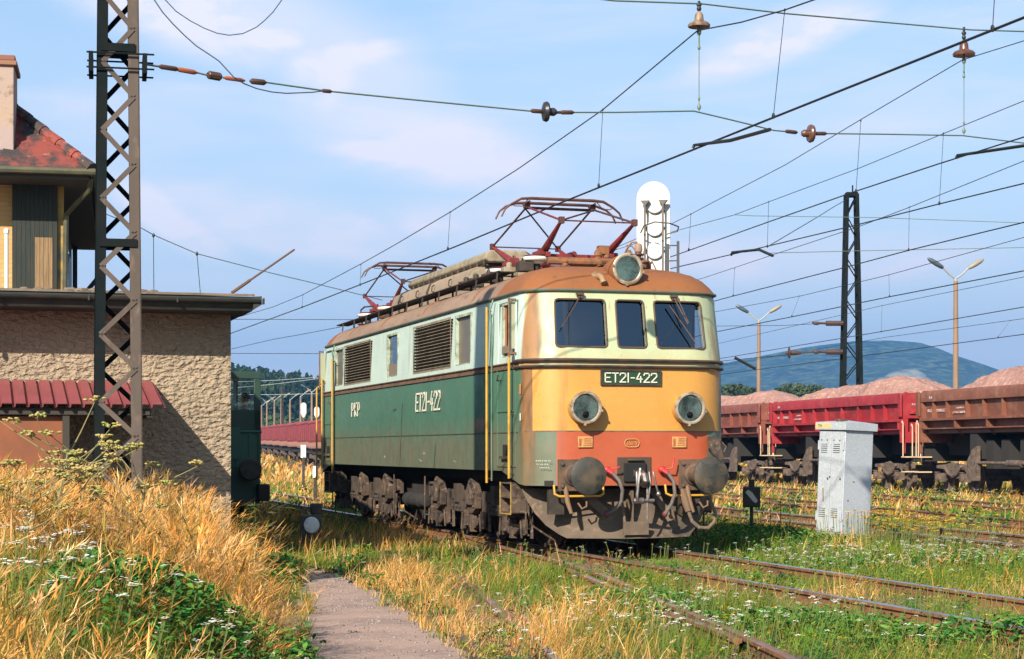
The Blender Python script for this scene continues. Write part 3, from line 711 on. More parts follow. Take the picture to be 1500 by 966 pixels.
# bogies
AX = [1.5, 3.62, 5.74, 9.62, 11.74, 13.86]
def wheelset(y):
    w = MB()
    for sx in (-1, 1):
        x = sx * .70
        w.lathe((x, y, .61), (sx, 0, 0), [(.645, -.02), (.645, .01), (.615, .02), (.61, .13), (.56, .135), (.53, .09), (.22, .07), (.20, .13), (.10, .16)], 32)
    w.tube([(-.8, y, .61), (.8, y, .61)], .09, 12); w.build('wheelset', mat('wheel_dark', (.045, .033, .026), .8, col2=(.09, .06, .045), scale=5), loco)
for y in AX: wheelset(y)
def bogie_side(sx, ys):
    f = MB(); x = sx * 1.17; a, b = ys[0] - .75, ys[-1] + .75
    # outline frame plate with hangs between the axles
    f.bb((x - .03, a, .60), (x + .03, b, .76))
    for y in ys:
        for e in (-1, 1):
            f.prism([(y + e * .30, .76), (y + e * .52, .76), (y + e * .46, .40), (y + e * .34, .34)], 'x', x - .03, x + .03)
            f.bb((x + sx * .03, y + e * .36 - .03, .36), (x + sx * .07, y + e * .36 + .03, .74))
    for i in range(len(ys) - 1):
        m_ = (ys[i] + ys[i + 1]) / 2
        f.bb((x - .02, m_ - .30, .42), (x + sx * .09, m_ + .30, .58)); f.bb((x, m_ - .12, .56), (x + sx * .12, m_ + .10, .86))
        for q in (-.2, .0, .2): f.lathe((x + sx * .09, m_ + q, .50), (sx, 0, 0), [(.025, 0), (.025, .02), (.012, .03)], 6)
    f.tube([(x + sx * .12, a + .1, .83), (x + sx * .12, a + .75, .83)], .018, 6); f.tube([(x + sx * .12, b - .75, .83), (x + sx * .12, b - .1, .83)], .018, 6)
    f.build('bogie_frame', mat('bogie_frame_dark', (.05, .036, .028), .85, col2=(.10, .07, .05), scale=4), loco, bevel=.006)
    for y in ys:
        # pointed axle box casting and leaf spring
        c = MB(); gx = x + sx * .05
        c.prism([(y - .25, .50), (y - .29, .74), (y - .10, .93), (y + .0, .97), (y + .12, .93), (y + .29, .76), (y + .25, .50), (y + .10, .42), (y - .10, .42)], 'x', gx, gx + sx * .11)
        c.prism([(y - .17, .55), (y - .18, .72), (y - .03, .86), (y + .15, .74), (y + .15, .55)], 'x', gx + sx * .11, gx + sx * .16)
        for dy, dz in ((-.22, .74), (.22, .74), (-.2, .53), (.2, .53), (0, .9)): c.lathe((gx + sx * .11, y + dy, dz), (sx, 0, 0), [(.026, 0), (.026, .025), (.01, .032)], 6)
        c.build('axle_box', m_dust, loco, bevel=.01)
        sp = MB()
        for k in range(7):
            L_ = .50 - k * .055; z = .335 - k * .024
            pts = [(gx + sx * .04, y + L_ * q, z - .05 * (1 - q * q) * .6 + .03) for q in (-1, -.5, 0, .5, 1)]
            for p0, p1 in zip(pts, pts[1:]): sp.bar(p0, p1, .085, .021)
        sp.bb((gx - .02, y - .06, .14), (gx + .10 * sx, y + .06, .40))
        for e in (-1, 1):
            sp.bb((gx + sx * .01, y + e * .50 - .035, .22), (gx + sx * .08, y + e * .50 + .035, .46)); sp.tube([(gx + sx * .1, y + e * .5, .42), (gx + sx * .1, y + e * .55, .16)], .018, 6)
        sp.build('leaf_spring', m_dust, loco)
        br = MB()
        for e in (-1, 1):
            br.bar((x - sx * .22, y + e * .70, .92), (x - sx * .22, y + e * .66, .34), .05, .035, 0, (1, 0, 0))
            br.bar((x + sx * .03, y + e * .60, .52), (x + sx * .05, y + e * .70, .16), .03, .04, 0, (1, 0, 0))
        br.tube([(x + sx * .04, y - .7, .20), (x + sx * .04, y + .7, .20)], .014, 6)
        br.build('brake_rigging', m_dust, loco)
    # sand boxes and rods at the bogie ends
    for y, e in ((a + .12, -1), (b - .12, 1)):
        sb = MB(); sb.prism([(y - .09, .66), (y - .12, .86), (y + .12, .86), (y + .09, .60)], 'x', x - sx * .03, x + sx * .10)
        sb.tube([(x + sx * .08, y, .6), (x + sx * .05, y + e * .05, .35), (x - sx * .3, y + e * .08, .12)], .018, 6)
        sb.tube([(x + sx * .16, y + e * .15, .95), (x + sx * .16, y + e * .15, .22)], .016, 6)
        sb.build('sand_box', m_dust, loco, bevel=.01)
for sx in (-1, 1): bogie_side(sx, AX[:3]); bogie_side(sx, AX[3:])
# air tanks between the bogies
for sx in (-1, 1):
    tk = MB(); tk.lathe((sx * 1.2, 6.95, .52), (0, 1, 0), [(.02, -.02), (.10, .0), (.125, .06), (.125, 1.3), (.10, 1.36), (.02, 1.38)], 16)
    for y in (7.2, 8.05): tk.lathe((sx * 1.2, y, .52), (0, 1, 0), [(.135, 0), (.135, .04)], 16)
    tk.build('air_tank', m_under, loco)
# --- the two ends: snow plough, buffers, couplings
def end_gear(sg, e):
    Y = lambda s: e + sg * s
    pl = MB(); m_pl = mat('plough_brown', (.15, .105, .07), .85, col2=(.09, .065, .045), scale=2.5, col3=(.22, .15, .10), s3=8, bump=.2, bscale=20)
    prof = [(.86, .34), (.70, .29), (.52, .20), (.36, .09), (.24, -.03), (.19, -.12)]
    NT = 14; vs_ = []
    for k, (z, s) in enumerate(prof):
        for i in range(NT + 1):
            q = i / NT * 2 - 1; hw = [1.40, 1.34, 1.25, 1.13, .98, .90][k]
            t = q * hw; vs_.append((t, Y(s + .34 * abs(q) ** 1.6), z))
    fs_ = [(k * (NT + 1) + i, k * (NT + 1) + i + 1, (k + 1) * (NT + 1) + i + 1, (k + 1) * (NT + 1) + i) for k in range(len(prof) - 1) for i in range(NT)]
    pl.add(vs_, fs_); back = [(x, y + sg * .012, z) for x, y, z in vs_]; pl.add(back, [f[::-1] for f in fs_])
    pl.bb((-.03, Y(.02), .2), (.0, Y(.3), .84)); pl.bb((-.2, Y(-.14), .24), (.16, Y(-.10), .42)); pl.bar((-.17, Y(.05), .80), (-.17, Y(-.12), .3), .03, .02); 
    pl.bar((.35, Y(.22), .86), (.55, Y(.02), .42), .10, .02, 0, (0, 1, 0)); pl.bar((-.75, Y(.2), .86), (-.40, Y(.05), .55), .12, .02, 0, (0, 1, 0))
    pl.build('snow_plough', m_pl, loco)
    bm = MB(); bm.bb((-1.25, Y(.07), .905), (1.25, Y(.30), .98)); bm.build('headstock', m_under, loco)
    for bx in (-.875, .875):
        bu = MB(); bu.bb((bx - .22, Y(.03), .84), (bx + .22, Y(-.035), 1.27))
        bu.lathe((bx, Y(-.03), 1.055), (0, -sg, 0), [(.155, 0), (.15, .03), (.125, .05), (.12, .33), (.135, .34), (.135, .36), (.095, .37), (.095, .56)], 24)
        for dx in (-.17, .17):
            for dz in (-.15, .15): bu.lathe((bx + dx, Y(-.035), 1.055 + dz), (0, -sg, 0), [(.028, 0), (.028, .022), (.013, .03)], 6)
        o = bu.build('buffer', mat('buffer_housing', (.15, .085, .05), .8, col2=(.06, .045, .035), scale=6), loco, bevel=.006)
        hd = MB(); hd.lathe((bx, Y(-.59), 1.055), (0, -sg, 0), [(.09, -.02), (.245, .0), (.252, .018), (.25, .035), (.20, .055), (.10, .068), (.001, .072)], 40)
        hd.build('buffer_head', mat('buffer_face', (.062, .058, .048), .55, .35, col2=(.13, .095, .06), scale=3.2, lo=.45, hi=.62, col3=(.035, .04, .035), s3=7, l3=.5, h3=.62), o, ang=50)
        # shunter's handle under the buffer
        hb = MB(); s_ = 1 if bx > 0 else -1
        hb.tube([(bx - s_ * .42, Y(.0), .92), (bx - s_ * .42, Y(-.03), .80), (bx - s_ * .36, Y(-.05), .77), (bx + .22 * s_, Y(-.05), .77), (bx + .28 * s_, Y(-.03), .80), (bx + .28 * s_, Y(.0), .92)], .017, 8)
        hb.build('shunter_grip', m_hand, loco)
    ck = MB(); ck.bb((-.25, Y(.02), .90), (.25, Y(-.012), 1.30)); ck.bb((-.16, Y(-.012), .96), (.16, Y(-.05), 1.22), 1)
    ck.tube([(-.12, Y(-.05), 1.26), (.12, Y(-.05), 1.26)], .02, 6)
    ck.build('coupler_pocket', [mat('pocket_brown', (.07, .045, .03), .8), m_gap], loco, bevel=.02)
    hk = MB(); hk.bar((0, Y(0), 1.08), (0, Y(-.30), 1.08), .06, .09); pts = [(0, Y(-.28), 1.08), (0, Y(-.38), 1.05), (0, Y(-.42), .98), (0, Y(-.37), .92), (0, Y(-.30), .94)]
    hk.tube(pts, [.045, .05, .05, .04, .03], 8)
    hk.build('draw_hook', m_steel, loco)
    sc = MB()
    for dx in (-.09, .09): sc.tube([(dx, Y(-.33), 1.10), (dx * 1.1, Y(-.36), .95), (dx * .8, Y(-.34), .72)], .016, 8)
    sc.tube([(-.11, Y(-.34), .71), (.16, Y(-.34), .71)], .026, 8); sc.tube([(.06, Y(-.34), .92), (.06, Y(-.34), .46)], .014, 6)
    sc.tube([(-.04, Y(-.34), 1.15), (-.10, Y(-.38), .80), (-.09, Y(-.36), .68)], .022, 8); sc.tube([(.14, Y(-.36), 1.1), (.17, Y(-.4), .9), (.2, Y(-.38), .82)], .014, 6)
    sc.lathe((0, Y(-.34), .71), (1, 0, 0), [(.03, -.14), (.045, -.12), (.045, .0), (.03, .02)], 10); sc.ell((.21, Y(-.38), .8), (.035, .035, .04), 8, 6)
    sc.build('screw_coupling', m_steel, loco)
    for hx, fl in ((-.42, 1), (.38, -1)):
        c = MB(); c.tube([(hx, Y(.0), 1.12), (hx + .01, Y(-.10), 1.12), (hx + .06, Y(-.14), 1.08)], .032, 8); c.ell((hx, Y(-.07), 1.13), (.055, .05, .05), 10, 8)
        c.tube([(hx + .04, Y(-.1), 1.13), (hx + .13, Y(-.13), 1.15), (hx + .16, Y(-.13), 1.29 if hx > 0 else 1.17)], .011, 6)
        o = c.build('air_valve', m_red, loco)
        ho = MB(); ho.tube([(hx + .06, Y(-.14), 1.08), (hx + .13, Y(-.2), .98), (hx + .17, Y(-.22), .85), (hx + .15, Y(-.22), .70), (hx + .06, Y(-.2), .58), (hx - .04, Y(-.18), .52)] if fl > 0 else
                           [(hx + .06, Y(-.14), 1.08), (hx + .12, Y(-.2), .97), (hx + .13, Y(-.22), .80), (hx + .08, Y(-.22), .66), (hx - .0, Y(-.2), .53)], .026, 8)
        ho.build('air_hose', mat('hose_rubber', (.15, .12, .10), .7, col2=(.09, .07, .06), scale=7), loco)
        o2 = MB(); x_ = hx - .04 if fl > 0 else hx; z_ = .52; o2.ell((x_, Y(-.18), z_), (.04, .04, .045), 8, 6); o2.build('hose_end', mat('valve_dark_red', (.15, .03, .03), .6), loco)
    # small cocks and chains under the beam
    for bx in (-.95, .82):
        ch = MB()
        ch.tube([(bx - .05, Y(-.02), .90), (bx - .04, Y(-.08), .70), (bx + .01, Y(-.10), .54)], [.03, .035, .025], 8); ch.tube([(bx + .12, Y(-.05), .68), (bx + .17, Y(-.07), .6), (bx + .24, Y(-.06), .63), (bx + .24, Y(-.06), .70)], .014, 6)
        ch.bb((bx - .24, Y(.12), .52), (bx - .02, Y(.2), .86), 1) if bx < 0 else ch.bb((bx - .1, Y(.12), .50), (bx + .2, Y(.2), .86), 1)
        ch.build('brake_cock', [mat('cock_brown', (.22, .13, .07), .8), m_dark], loco)
    # heating jumper cable hanging at the right end of the beam
    jc = MB(); jx = 1.16
    jc.bb((jx - .07, Y(.02), 1.42), (jx + .09, Y(-.09), 1.58)); jc.tube([(jx, Y(-.06), 1.50), (jx + .02, Y(-.12), 1.36), (jx + .08, Y(-.12), 1.27)], [.09, .075, .05], 10); jc.tube([(jx + .09, Y(-.05), 1.53), (jx + .17, Y(-.08), 1.44), (jx + .12, Y(-.1), 1.36)], .012, 6)
    jc.build('jumper_socket', m_dust, loco)
    jc = MB(); jc.tube([(.70, Y(-.0), .84), (.72, Y(-.06), .72), (.76, Y(-.10), .55)], [.05, .06, .045], 10, 1)
    q = [(.76, Y(-.1), .55), (.80, Y(-.12), .42), (.90, Y(-.14), .33), (1.03, Y(-.14), .32), (1.13, Y(-.12), .40), (1.16, Y(-.1), .52), (1.10, Y(-.06), .70), (1.05, Y(0), .95)]
    jc.tube(q, .026, 8, 0); jc.build('jumper_cable', [mat('cable_tan', (.20, .14, .09), .8, col2=(.1, .07, .05), scale=30), mat('plug_brown', (.17, .10, .06), .8)], loco)
end_gear(1, 0); end_gear(-1, SE)
# --- lamps
def lamp(x, z, e, r, prot, red):
    sg = 1 if e == 0 else -1; s0 = lean(z)
    y0_ = e + sg * (s0 + .03); y1_ = e + sg * (s0 - prot)
    c = MB(); c.lathe((x, y0_, z), (0, -sg, 0), [(r * .93, 0), (r * .95, prot * .85)], 32); o = c.build('headlight', pt_yellow if red else pt_roof, loco)
    g_ = MB(); L_ = abs(y1_ - y0_); g_.lathe((x, y0_, z), (0, -sg, 0), [(r * .97, L_ * .78), (r * 1.04, L_ * .86), (r * 1.04, L_ * .93), (r * .98, L_ * 1.02), (r * .88, L_ * 1.03), (r * .80, L_ * .93), (r * .78, L_ * .86)], 36)
    for a_ in (80, 170, 265, 350): g_.box((x + cos(R(a_)) * r * 1.03, y0_ - sg * L_ * .94, z + sin(R(a_)) * r * 1.03), (.025, .05, .03))
    g_.build('lamp_rim', m_chrome, o)
    rf = MB(); pr = []
    for k in range(9):
        q = 1 - k / 8; pr.append((r * .79 * q + .001, L_ * .88 - (1 - q * q) * r * .55))
    rf.lathe((x, y0_, z), (0, -sg, 0), pr, 28); rf.build('reflector', m_reflector, o, ang=80)
    bl = MB(); bl.ell((x, y0_ - sg * (L_ * .88 - r * .30), z + .0), (.03, .045, .03), 10, 8); bl.build('bulb', mat('bulb', (.8, .8, .75), .2), o)
    if red:
        rd = MB(); rd.lathe((x, y0_ - sg * (L_ * .80), z - r * .42), (0, -sg, 0), [(r * .30, -.03), (r * .30, .01), (r * .2, .02), (.001, .025)], 16); rd.build('red_lens', mat('red_lens', (.10, .005, .01), .15, spec=.8), o)
    ln = MB(); ln.lathe((x, y0_, z), (0, -sg, 0), [(r * .82, L_ * .93), (r * .6, L_ * .985), (r * .3, L_ * 1.01), (.001, L_ * 1.015)], 28); ln.build('lens', m_lens, o, ang=80)
for e in (0, SE):
    for x in (-.755, .755): lamp(x, 1.965, e, .218, .20, True)
    lamp(0.0, 3.90, e, .215, .06, False)
    sg = 1 if e == 0 else -1
    # fairing behind the top lamp
    f = MB(); f.lathe((0, e + sg * .33, 3.90), (0, sg, 0), [(.205, 0), (.215, .08), (.205, .25), (.17, .5), (.12, .75), (.03, .95)], 28); f.build('lamp_fairing', pt_roof, loco, ang=70)
    # horn
    f = MB(); f.tube([(-.40, e + sg * .46, 3.80), (-.39, e + sg * .34, 3.80), (-.375, e + sg * .26, 3.77), (-.365, e + sg * .21, 3.69)], [.03, .045, .042, .046], 12); f.lathe((-.40, e + sg * .42, 3.80), (0, -sg, .1), [(.07, -.05), (.07, .0), (.04, .01)], 14)
    f.build('horn', mat('horn_brass', (.40, .25, .13), .5, .3), loco)
# wipers
for x0_, x1_, tx, z1_ in ((-.72, -1.02, -.72, 2.98), (.66, .82, .68, 2.92)):
    w = MB(); y_ = lambda z: lean(z) - .035
    w.bb((x0_ - .03, y_(3.5), 3.48), (x0_ + .03, y_(3.5) + .04, 3.54)); w.bb((x0_ - .06, y_(3.51) - .02, 3.515), (x0_ + .05, y_(3.51) + .02, 3.545))
    w.bar((x0_, y_(3.5), 3.5), (x1_, y_(z1_ + .08), z1_ + (.08 if x0_ < 0 else .22)), .012, .012)
    if x0_ > 0:
        w.bar((x0_ + .05, y_(3.5), 3.5), (x1_ + .02, y_(3.1), 3.16), .01, .01); w.bar((x0_ - .08, y_(3.4), 3.40), (x1_ + .13, y_(2.84), 2.84), .018, .012)
    w.build('wiper', mat('wiper', (.10, .055, .035), .6), loco)
# --- lettering
def text_mesh(s, size, depth=.004, sx=1., shear=0., sp=1., off=0.):
    c = bpy.data.curves.new('t', 'FONT'); c.body = s; c.size = size; c.extrude = depth; c.space_character = sp; c.offset = off; c.align_x = 'CENTER'; c.align_y = 'CENTER'
    o = bpy.data.objects.new('t', c); SC.collection.objects.link(o); bpy.context.view_layer.update()
    me = bpy.data.meshes.new_from_object(o.evaluated_get(bpy.context.evaluated_depsgraph_get())); bpy.data.objects.remove(o); bpy.data.curves.remove(c)
    me.transform(Matrix(((sx, shear, 0, 0), (0, 1, 0, 0), (0, 0, 1, 0), (0, 0, 0, 1)))); return me
def put_text(name, s, size, M, m, parent, **kw):
    me = text_mesh(s, size, **kw); me.name = name; me.transform(M); me.materials.clear(); me.materials.append(m)
    o = bpy.data.objects.new(name, me); SC.collection.objects.link(o); o.parent = parent; return o
def strokes(mb, s, x0, z0, w, h, gap, f, th, dep, mi=0):
    """square-cut sign letters as bent bars; f maps (x, z, depth) to a point"""
    G_ = {'E': [[(1, 1), (0, 1), (0, 0), (1, 0)], [(0, .5), (.8, .5)]], 'T': [[(0, 1), (1, 1)], [(.5, 1), (.5, 0)]],
          '2': [[(0, .8), (.15, 1), (.85, 1), (1, .85), (1, .65), (0, 0), (1, 0)]], '1': [[(.45, 0), (.45, 1)]], '-': [[(.1, .48), (.9, .48)]],
          '4': [[(.55, 1), (0, .35), (1, .35)], [(.75, .62), (.75, 0)]], 'P': [[(0, 0), (0, 1), (.9, 1), (.9, .47), (0, .47)]], 'K': [[(0, 0), (0, 1)], [(1, 1), (0, .45), (1, 0)]]}
    x = x0
    for c in s:
        ww = w * (.25 if c == '1' else (.7 if c == '-' else 1)); 
        for st in G_[c]:
            p = [f(x + (a * ww if c != '1' else ww * .5), z0 + b * h, dep) for a, b in st]
            for q0, q1 in zip(p, p[1:]):
                d = (Vector(q1) - Vector(q0)).normalized() * th * .5
                mb.bar(Vector(q0) - d, Vector(q1) + d, th, .01, mi, f.up)
        x += ww + gap
    return x
class FM:
    def __init__(s, fn, up): s.fn = fn; s.up = up
    def __call__(s, *a): return s.fn(*a)
pz = 2.385; yl = lean(pz)
npl = MB(); npl.bb((-.475, yl - .002, pz - .100), (.385, yl - .02, pz + .105), 1)
for a, b in (((-.485, yl, pz + .085), (.395, yl - .03, pz + .107)), ((-.485, yl, pz - .107), (.395, yl - .03, pz - .085)), ((-.485, yl, pz - .085), (-.46, yl - .03, pz + .085)), ((.37, yl, pz - .085), (.395, yl - .03, pz + .085))): npl.bb(a, b, 0)
o = npl.build('number_plate', [m_dark, m_platebg], loco)
lt = MB(); strokes(lt, 'ET21-422', -.425, pz - .060, .079, .120, .0285, FM(lambda x, z, d: (x, yl - .026 - d, z), (0, -1, 0)), .015, .003)
lt.build('lettering', m_white, o)
for sx in (-1, 1):
    x = sx * (W + .012)
    f = FM(lambda q, z, d: (x + sx * d, (6.50 - q - (z - 2.05) * .14) if sx < 0 else (5.0 + q + (z - 2.05) * .14), z), (sx, 0, 0))
    lt = MB(); strokes(lt, 'ET21-422', 0, 2.05, .158, .285, .075, f, .031, .006); lt.build('lettering', m_white, loco)
    f = FM(lambda q, z, d: (x + sx * d, (11.85 - q) if sx < 0 else (11.1 + q), z), (sx, 0, 0))
    lt = MB(); strokes(lt, 'PKP', 0, 2.06, .17, .24, .12, f, .031, .006); lt.build('lettering', m_white, loco)
    pb = MB(); pb.bb((sx * (W + .001), 2.18, 1.68), (sx * (W + .006), 2.86, 1.86)); pb.build('notice_plate', mat('notice', (.20, .13, .09), .7, col2=(.30, .24, .18), scale=8), loco)
    for (y_, z_, w_, h_) in ((6.05, 1.19, .28, .05), (8.9, 1.25, .12, .04), (5.9, 1.32, .14, .05), (3.9, 1.2, .16, .035)):
        pb = MB(); pb.bb((sx * (W + .001), y_, z_), (sx * (W + .003), y_ + w_, z_ + h_)); pb.build('stencil_mark', mat('stencil', (.4, .38, .28), .8, col2=(.12, .12, .07), scale=30, lo=.42, hi=.5), loco)
    pb = MB(); pb.bb((sx * (W + .001), .46, 2.16), (sx * (W + .003), .54, 2.30)); pb.build('small_mark', m_brass, loco)
    pb = MB(); pb.bb((sx * (W + .001), .46, 1.80), (sx * (W + .003), .52, 1.90)); pb.build('small_mark', m_white, loco)
    ln = MB(); ln.bar((sx * (W + .004), 7.52, 2.2), (sx * (W + .004), 7.72, 1.12), .008, .012, 0, (1, 0, 0)); ln.ell((sx * W, 8.05, 2.12), (.02, .03, .03), 8, 6); ln.ell((sx * W, 8.18, 2.1), (.02, .03, .03), 8, 6); ln.build('scratch_rod', m_dark, loco)
for x in (-.71, .66):
    p_ = MB(); p_.bb((x - .105, -.002, 1.43), (x + .105, -.016, 1.58)); 
    o = p_.build('maker_plate', m_brass, loco, bevel=.004)
    t_ = MB()
    for k in range(5): t_.bb((x - .03 + .004 * k, -.017, 1.455 + k * .024), (x + .085, -.019, 1.463 + k * .024))
    t_.bb((x - .09, -.017, 1.45), (x - .06, -.02, 1.55)); t_.build('raised_text', m_red if 0 else mat('plate_relief', (.34, .10, .05), .6), o)
ov = MB(); pts = []
for k in range(25):
    a_ = 2 * pi * k / 24; cx_ = .05 if cos(a_) > 0 else -.05; pts.append((-.035 + cx_ + .055 * cos(a_), -.012, 1.49 + .055 * sin(a_)))
ov.tube(pts, .007, 6); ov.build('oval_plate', m_brass, loco)
put_text('lettering', '65019', .085, Matrix.Translation((-.035, -.006, 1.49)) @ Matrix.Rotation(R(90), 4, 'X'), m_brass, loco, depth=.004, sx=.75)
lt = MB()
for k_, (a0_, a1_) in enumerate(((-1.36, -1.20), (-1.35, -1.21), (-1.32, -1.21))):
    q_ = a0_
    while q_ < a1_:
        w_ = random.uniform(.007, .016); M_ = Matrix.Rotation(R(-38), 3, 'Z'); lt.box((q_, .155 + (q_ + 1.36) * -.78 - .012, 1.25 - k_ * .045), (w_, .004, .015), 0, M_); q_ += w_ + .010
lt.build('stencil_mark', mat('faded_stencil', (.45, .5, .42), .7), loco)
# --- roof equipment
def ins_disc(mb, c, ax=(0, 0, 1), n=3, r=.075, h=.05, mi=0):
    pr = []
    for k in range(n): pr += [(r * .5, k * h), (r, k * h + h * .3), (r * .95, k * h + h * .45), (r * .5, k * h + h * .7)]
    pr.append((r * .5, n * h)); mb.lathe(c, ax, pr, 14, mi)
rb = MB(); y0_, y1_ = 6.2, 11.9
for s, off in ((0, 0),):
    rb.prism([(-.66, 4.02), (-.68, 4.26), (-.62, 4.43), (-.48, 4.50), (.48, 4.50), (.62, 4.43), (.68, 4.26), (.66, 4.02)], 'y', y0_ + .12, y1_, 0)
    rb.prism([(-.63, 4.02), (-.65, 4.25), (-.58, 4.40), (-.45, 4.46), (.45, 4.46), (.58, 4.40), (.65, 4.25), (.63, 4.02)], 'y', y0_, y0_ + .12, 1)
for y in (8.9, 11.2): rb.prism([(-.69, 4.02), (-.71, 4.27), (-.64, 4.45), (-.49, 4.52), (.49, 4.52), (.64, 4.45), (.71, 4.27), (.69, 4.02)], 'y', y, y + .05, 2)
for y in (7.2, 8.4, 9.6, 10.9):
    rb.tube([(-.67, y, 4.22), (-.74, y, 4.25), (-.73, y, 4.34), (-.67, y + .08, 4.37)], .014, 5, 2)
o_box = rb.build('roof_box', [m_box, m_boxe, m_dark], loco, bevel=.02)
rb = MB()
rb.prism([(-.34, 4.56), (-.41, 4.62), (-.39, 4.72), (-.28, 4.77), (.28, 4.77), (.39, 4.72), (.41, 4.62), (.34, 4.56)], 'y', y0_ - .18, y1_ - .25, 0)
for y in np.arange(y0_, y1_ - .3, .42):
    for sx in (-1, 1): rb.bb((sx * .40, y, 4.50), (sx * .34, y + .05, 4.62), 1)
rb.bb((-.34, y0_, 4.50), (.34, y1_ - .3, 4.56), 1)
rb.build('roof_vent', [m_boxe, m_dark], loco, bevel=.03)
# walkways on both shoulders
for sx in (-1, 1):
    w = MB(); x = sx * 1.12
    for dx in (-.13, .13): w.tube([(x + dx, 2.3, 4.03), (x + dx, SE - .9, 4.03)], .012, 5)
    w.bb((x - .12, 2.3, 4.015), (x + .12, SE - .9, 4.027), 1)
    for y in np.arange(2.4, SE - .9, 1.15):
        w.bar((x + sx * .13, y, 4.02), (x + sx * .15, y, 3.86), .025, .015, 0, (0, 1, 0)); w.bar((x - sx * .1, y, 4.02), (x - sx * .1, y, 3.93), .03, .02)
    w.build('roof_walkway', [m_dark, m_under], loco)
def pantograph(yc, lo_fr):
    """diamond pantograph; frames copied from the raised front one"""
    r = []
    b = MB()
    for sx in (-1, 1):
        b.bar((sx * .5, yc - 1.0, 4.30), (sx * .5, yc + 1.1, 4.30), .07, .07)
        for e in (-.75, .85):
            b.box((sx * .56, yc + e, 4.33), (.14, .3, .06)); b.tube([(sx * .5, yc + e - .12, 4.34), (sx * .5, yc + e - .12, 4.44), (sx * .5, yc + e - .04, 4.46), (sx * .5, yc + e, 4.40)], .012, 6)
    for e in (-.75, .85): b.bar((-.56, yc + e, 4.30), (.56, yc + e, 4.30), .06, .06)
    b.tube([(-.5, yc - .1, 4.3), (.5, yc + .3, 4.3)], .025, 6); b.tube([(0, yc - .7, 4.34), (0, yc + .8, 4.34)], .05, 8)
    base = b.build('pantograph_base', m_panto, loco, bevel=.006)
    for sx in (-1, 1):
        for e in (-.75, 1.2):
            y = yc + e; i_ = MB()
            i_.lathe((sx * .62, y, 4.17), (0, 0, 1), [(.10, 0), (.12, .03), (.21, .05), (.22, .07), (.21, .10), (.12, .12)], 20, 1); i_.lathe((sx * .62, y, 4.02), (0, 0, 1), [(.07, 0), (.07, .15)], 12, 0); i_.lathe((sx * .62, y, 4.285), (0, 0, 1), [(.20, 0), (.14, .02)], 16, 2)
            i_.build('base_insulator', [m_dark, m_ins, m_panto], loco)
    zE = 4.70; zH = 5.16; yF = yc - 1.79; yR = yc + 1.79
    for sx in (-1, 1):
        for yb, ye in ((yc - .70, yF), (yc + .75, yR)):
            a = MB(); a.tube([(sx * .5, yb, 4.33), (sx * .53, (yb + ye) / 2, (4.33 + zE) / 2), (sx * .56, ye, zE)], [.065, .045, .022], 8)
            a.lathe((sx * .5, yb, 4.33), (1, 0, 0), [(.09, -.06), (.09, .06)], 12); a.build('lower_arm', m_panto, loco)
            k = MB(); k.bb((sx * .56 - .035, ye - .045, zE - .045), (sx * .56 + .035, ye + .045, zE + .05)); k.build('arm_joint', m_panto2, loco)
    up = MB()
    for sx in (-1, 1):
        up.tube([(sx * .56, yF, zE), (sx * .53, yc - .06, zH - .05)], .016, 6, 1 if sx < 0 else 0); up.tube([(sx * .56, yR, zE), (sx * .53, yc + .06, zH - .05)], .016, 6, 0)
    up.tube([(-.56, yF, zE), (.53, yc - .06, zH - .06)], .014, 6, 0); up.tube([(.56, yR, zE), (-.53, yc + .06, zH - .06)], .014, 6, 0)
    up.tube([(-.56, yF, zE), (.56, yF, zE)], .012, 6); up.tube([(-.56, yR, zE), (.56, yR, zE)], .012, 6)
    up.tube([(-.56, yc, zH - .05), (.56, yc, zH - .05)], .022, 8, 0)
    up.build('upper_frame', [m_panto2, m_panto], loco)
    hd = MB()
    for dy in (-.16, .16):
        z = zH + (.03 if dy < 0 else .0)
        hd.tube([(-.98, yc + dy, zH - .22), (-.92, yc + dy, zH - .10), (-.82, yc + dy, zH - .02), (-.66, yc + dy, z + .035), (-.5, yc + dy, z + .045), (.5, yc + dy, z + .045), (.66, yc + dy, z + .035), (.82, yc + dy, zH - .02), (.92, yc + dy, zH - .10), (.98, yc + dy, zH - .22)], [.013, .016, .018, .022, .026, .026, .022, .018, .016, .013], 6)
    for x in (-.53, .53):
        hd.tube([(x, yc - .16, zH + .03), (x, yc + .16, zH + .02)], .016, 6); hd.box((x, yc, zH - .01), (.08, .12, .09))
        s_ = 1 if x > 0 else -1; hd.tube([(x + s_ * .03, yc - .15, zH + .05), (x + s_ * .12, yc - .16, zH - .05), (x + s_ * .24, yc - .16, zH - .05), (x + s_ * .3, yc - .16, zH - .01)], .008, 5)
    hd.build('collector_head', m_panto2, loco)
pantograph(3.27, 0); pantograph(13.2, 0)
